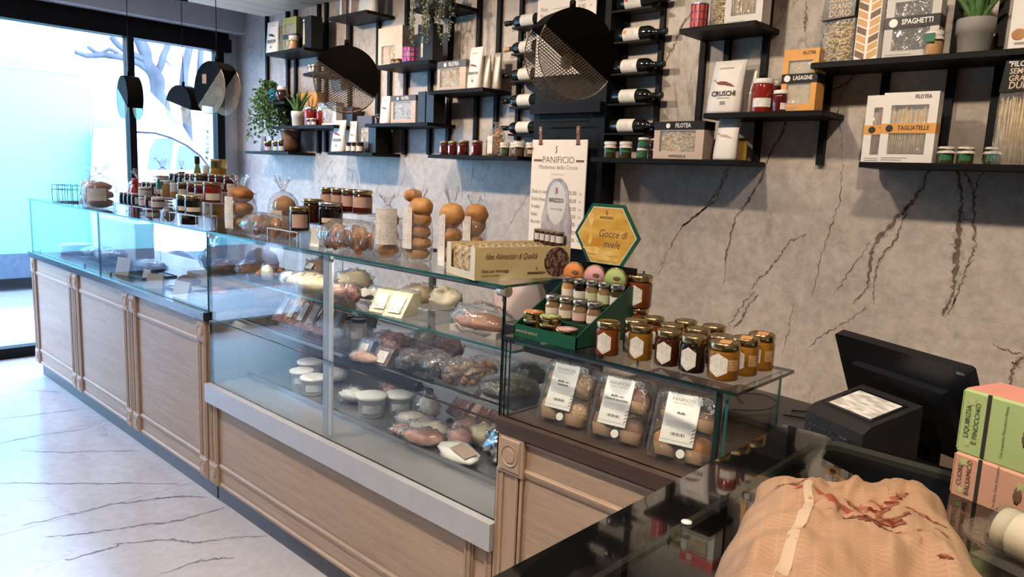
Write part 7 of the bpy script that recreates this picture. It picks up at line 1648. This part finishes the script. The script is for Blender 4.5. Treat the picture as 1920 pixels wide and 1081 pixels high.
tr = thing('street_tree', 'second bare forked tree beyond the smallest pendant lamp', 'tree', (0, 0, 0))
for nm, px, r0, r1 in (('trunk', [(5.94, 2.21), (5.882, 2.966), (5.919, 3.3), (6.016, 3.688), (6.048, 4.205)], .085, .06), ('bough', [(5.939, 2.925), (6.114, 2.916), (6.18, 3.192), (6.221, 3.672), (6.241, 4.146)], .06, .048)):
    pts = [P11(*p) for p in px]
    if nm == 'trunk': pts.insert(0, (-13.8, pts[0][1], -.2))
    MB().tube(pts, [r0+(r1-r0)*i/(len(pts)-1) for i in range(len(pts))], 12).build(nm, bark, tr)
sh = thing('street_shrub', 'leafy green shrub across the street', 'shrub', (-14.5, 7.3, -.2)); rnd = random.Random(2); lv = MB()
for k in range(900):
    a = rnd.uniform(0, 6.28); q = rnd.uniform(0, 1)**.5*.7; z = rnd.uniform(.6, 2.6); cpt = Vector((q*math.cos(a), q*math.sin(a), z)); u = Vector((rnd.uniform(-1, 1), rnd.uniform(-1, 1), rnd.uniform(-1, 1))).normalized(); w2 = u.cross(Vector((.3, .2, 1))).normalized()
    lv.add([cpt-u*.07, cpt+w2*.045, cpt+u*.07, cpt-w2*.045], [(0, 1, 2, 3)])
tag(lv.build('leaves', M('shrub_green', (.12, .32, .16), .6, 0, .4, vs=3), sh), kind='stuff'); MB().tube([(0, 0, 0), (.05, 0, 1.6)], [.08, .04], 8).build('stem', bark, sh)
bd = thing('house', 'pale house facade across the street', 'building', (-20, 4, -.2)); MB().box(-4, 0, -14, 12, 0, 9).build('wall', M('house_wall', (.78, .76, .73), .85, 0, .05, vs=2), bd)
for y in (-9, -6, -3, 0, 3, 6, 9):
    for z in (1.2, 4.4):
        MB().box(0, .05, y-.6, y+.6, z, z+1.7).build('window', M('house_shutter', (.55, .38, .34), .7), bd); MB().box(0, .08, y-.7, y+.7, z-.12, z).build('sill', M('house_sill', (.7, .69, .67), .8), bd)

# ================================================================ pieces of parts go under their part
bpy.context.view_layer.update()
def under(kind, kids, hosts):
    for t in [o for o in bpy.data.objects if o.parent is None and o.name.split('.')[0] == kind]:
        ch = list(t.children)
        hs = [c for c in ch if c.name.split('.')[0] in hosts]
        if not hs: continue
        best = min(hosts.index(h.name.split('.')[0]) for h in hs)
        hs = [h for h in hs if hosts.index(h.name.split('.')[0]) == best]
        def mid(o):
            b = [Vector(v) for v in o.bound_box]; return o.matrix_local @ (sum(b, Vector())/8)
        for c in ch:
            if c.name.split('.')[0] in kids and c not in hs:
                h = min(hs, key=lambda q: (mid(q)-mid(c)).length)
                c.parent = h; c.matrix_parent_inverse = h.matrix_local.inverted()
under('wine_bottle', ('print', 'colour_stamp'), ['paper_label'])
under('menu_board', ('lettering', 'rule', 'slot', 'wheat_emblem'), ['board'])
under('menu_board', ('rivet',), ['leather_strap'])
under('pasta_box', ('lettering', 'badge'), ['band', 'header', 'front_panel'])
under('pasta_box', ('print', 'window_film'), ['front_panel'])
under('pasta_bag', ('lettering',), ['header_card'])
under('paper_pouch', ('lettering', 'print', 'stamp', 'chilli_print', 'stalk_print'), ['pouch'])
under('muffin_pack', ('lettering', 'print', 'barcode_bar', 'leaf_print'), ['paper_label'])
under('muffin_pack', ('paper_case',), ['muffin'])
under('honey_jar', ('seal',), ['lid'])
under('potted_aloe', ('soil',), ['pot'])
under('candy_tin', ('motif',), ['lid_print'])
under('candy_display', ('lettering', 'white_border', 'golden_picture', 'honey_drip_print'), ['hexagon_header'])
under('sauce_carton', ('oval_label',), ['header_card'])
under('sauce_carton', ('lettering', 'food_picture'), ['long_side'])
under('cash_register', ('vent', 'badge', 'port_cover', 'monitor_back'), ['monitor'])
under('customer_display', ('vent_slot',), ['housing'])
under('customer_display', ('screen',), ['screen_bezel'])
under('candy_box', ('lettering', 'ribbon_print', 'liquorice_print', 'flower_print'), ['carton'])
under('delivery_van', ('wheel_hub',), ['tyre'])
under('parked_car', ('wheel_hub',), ['tyre'])
under('house', ('sill',), ['window'])
under('patterned_tin', ('tile_print', 'rim'), ['tin_body'])
under('counter_cabinet', ('stile_moulding',), ['stile'])
under('counter_cabinet', ('rail_moulding',), ['door_panel'])
under('door_mat', ('rib',), ['mat_base'])
under('pendant_lamp', ('chord_plate', 'sticker'), ['front_plate'])
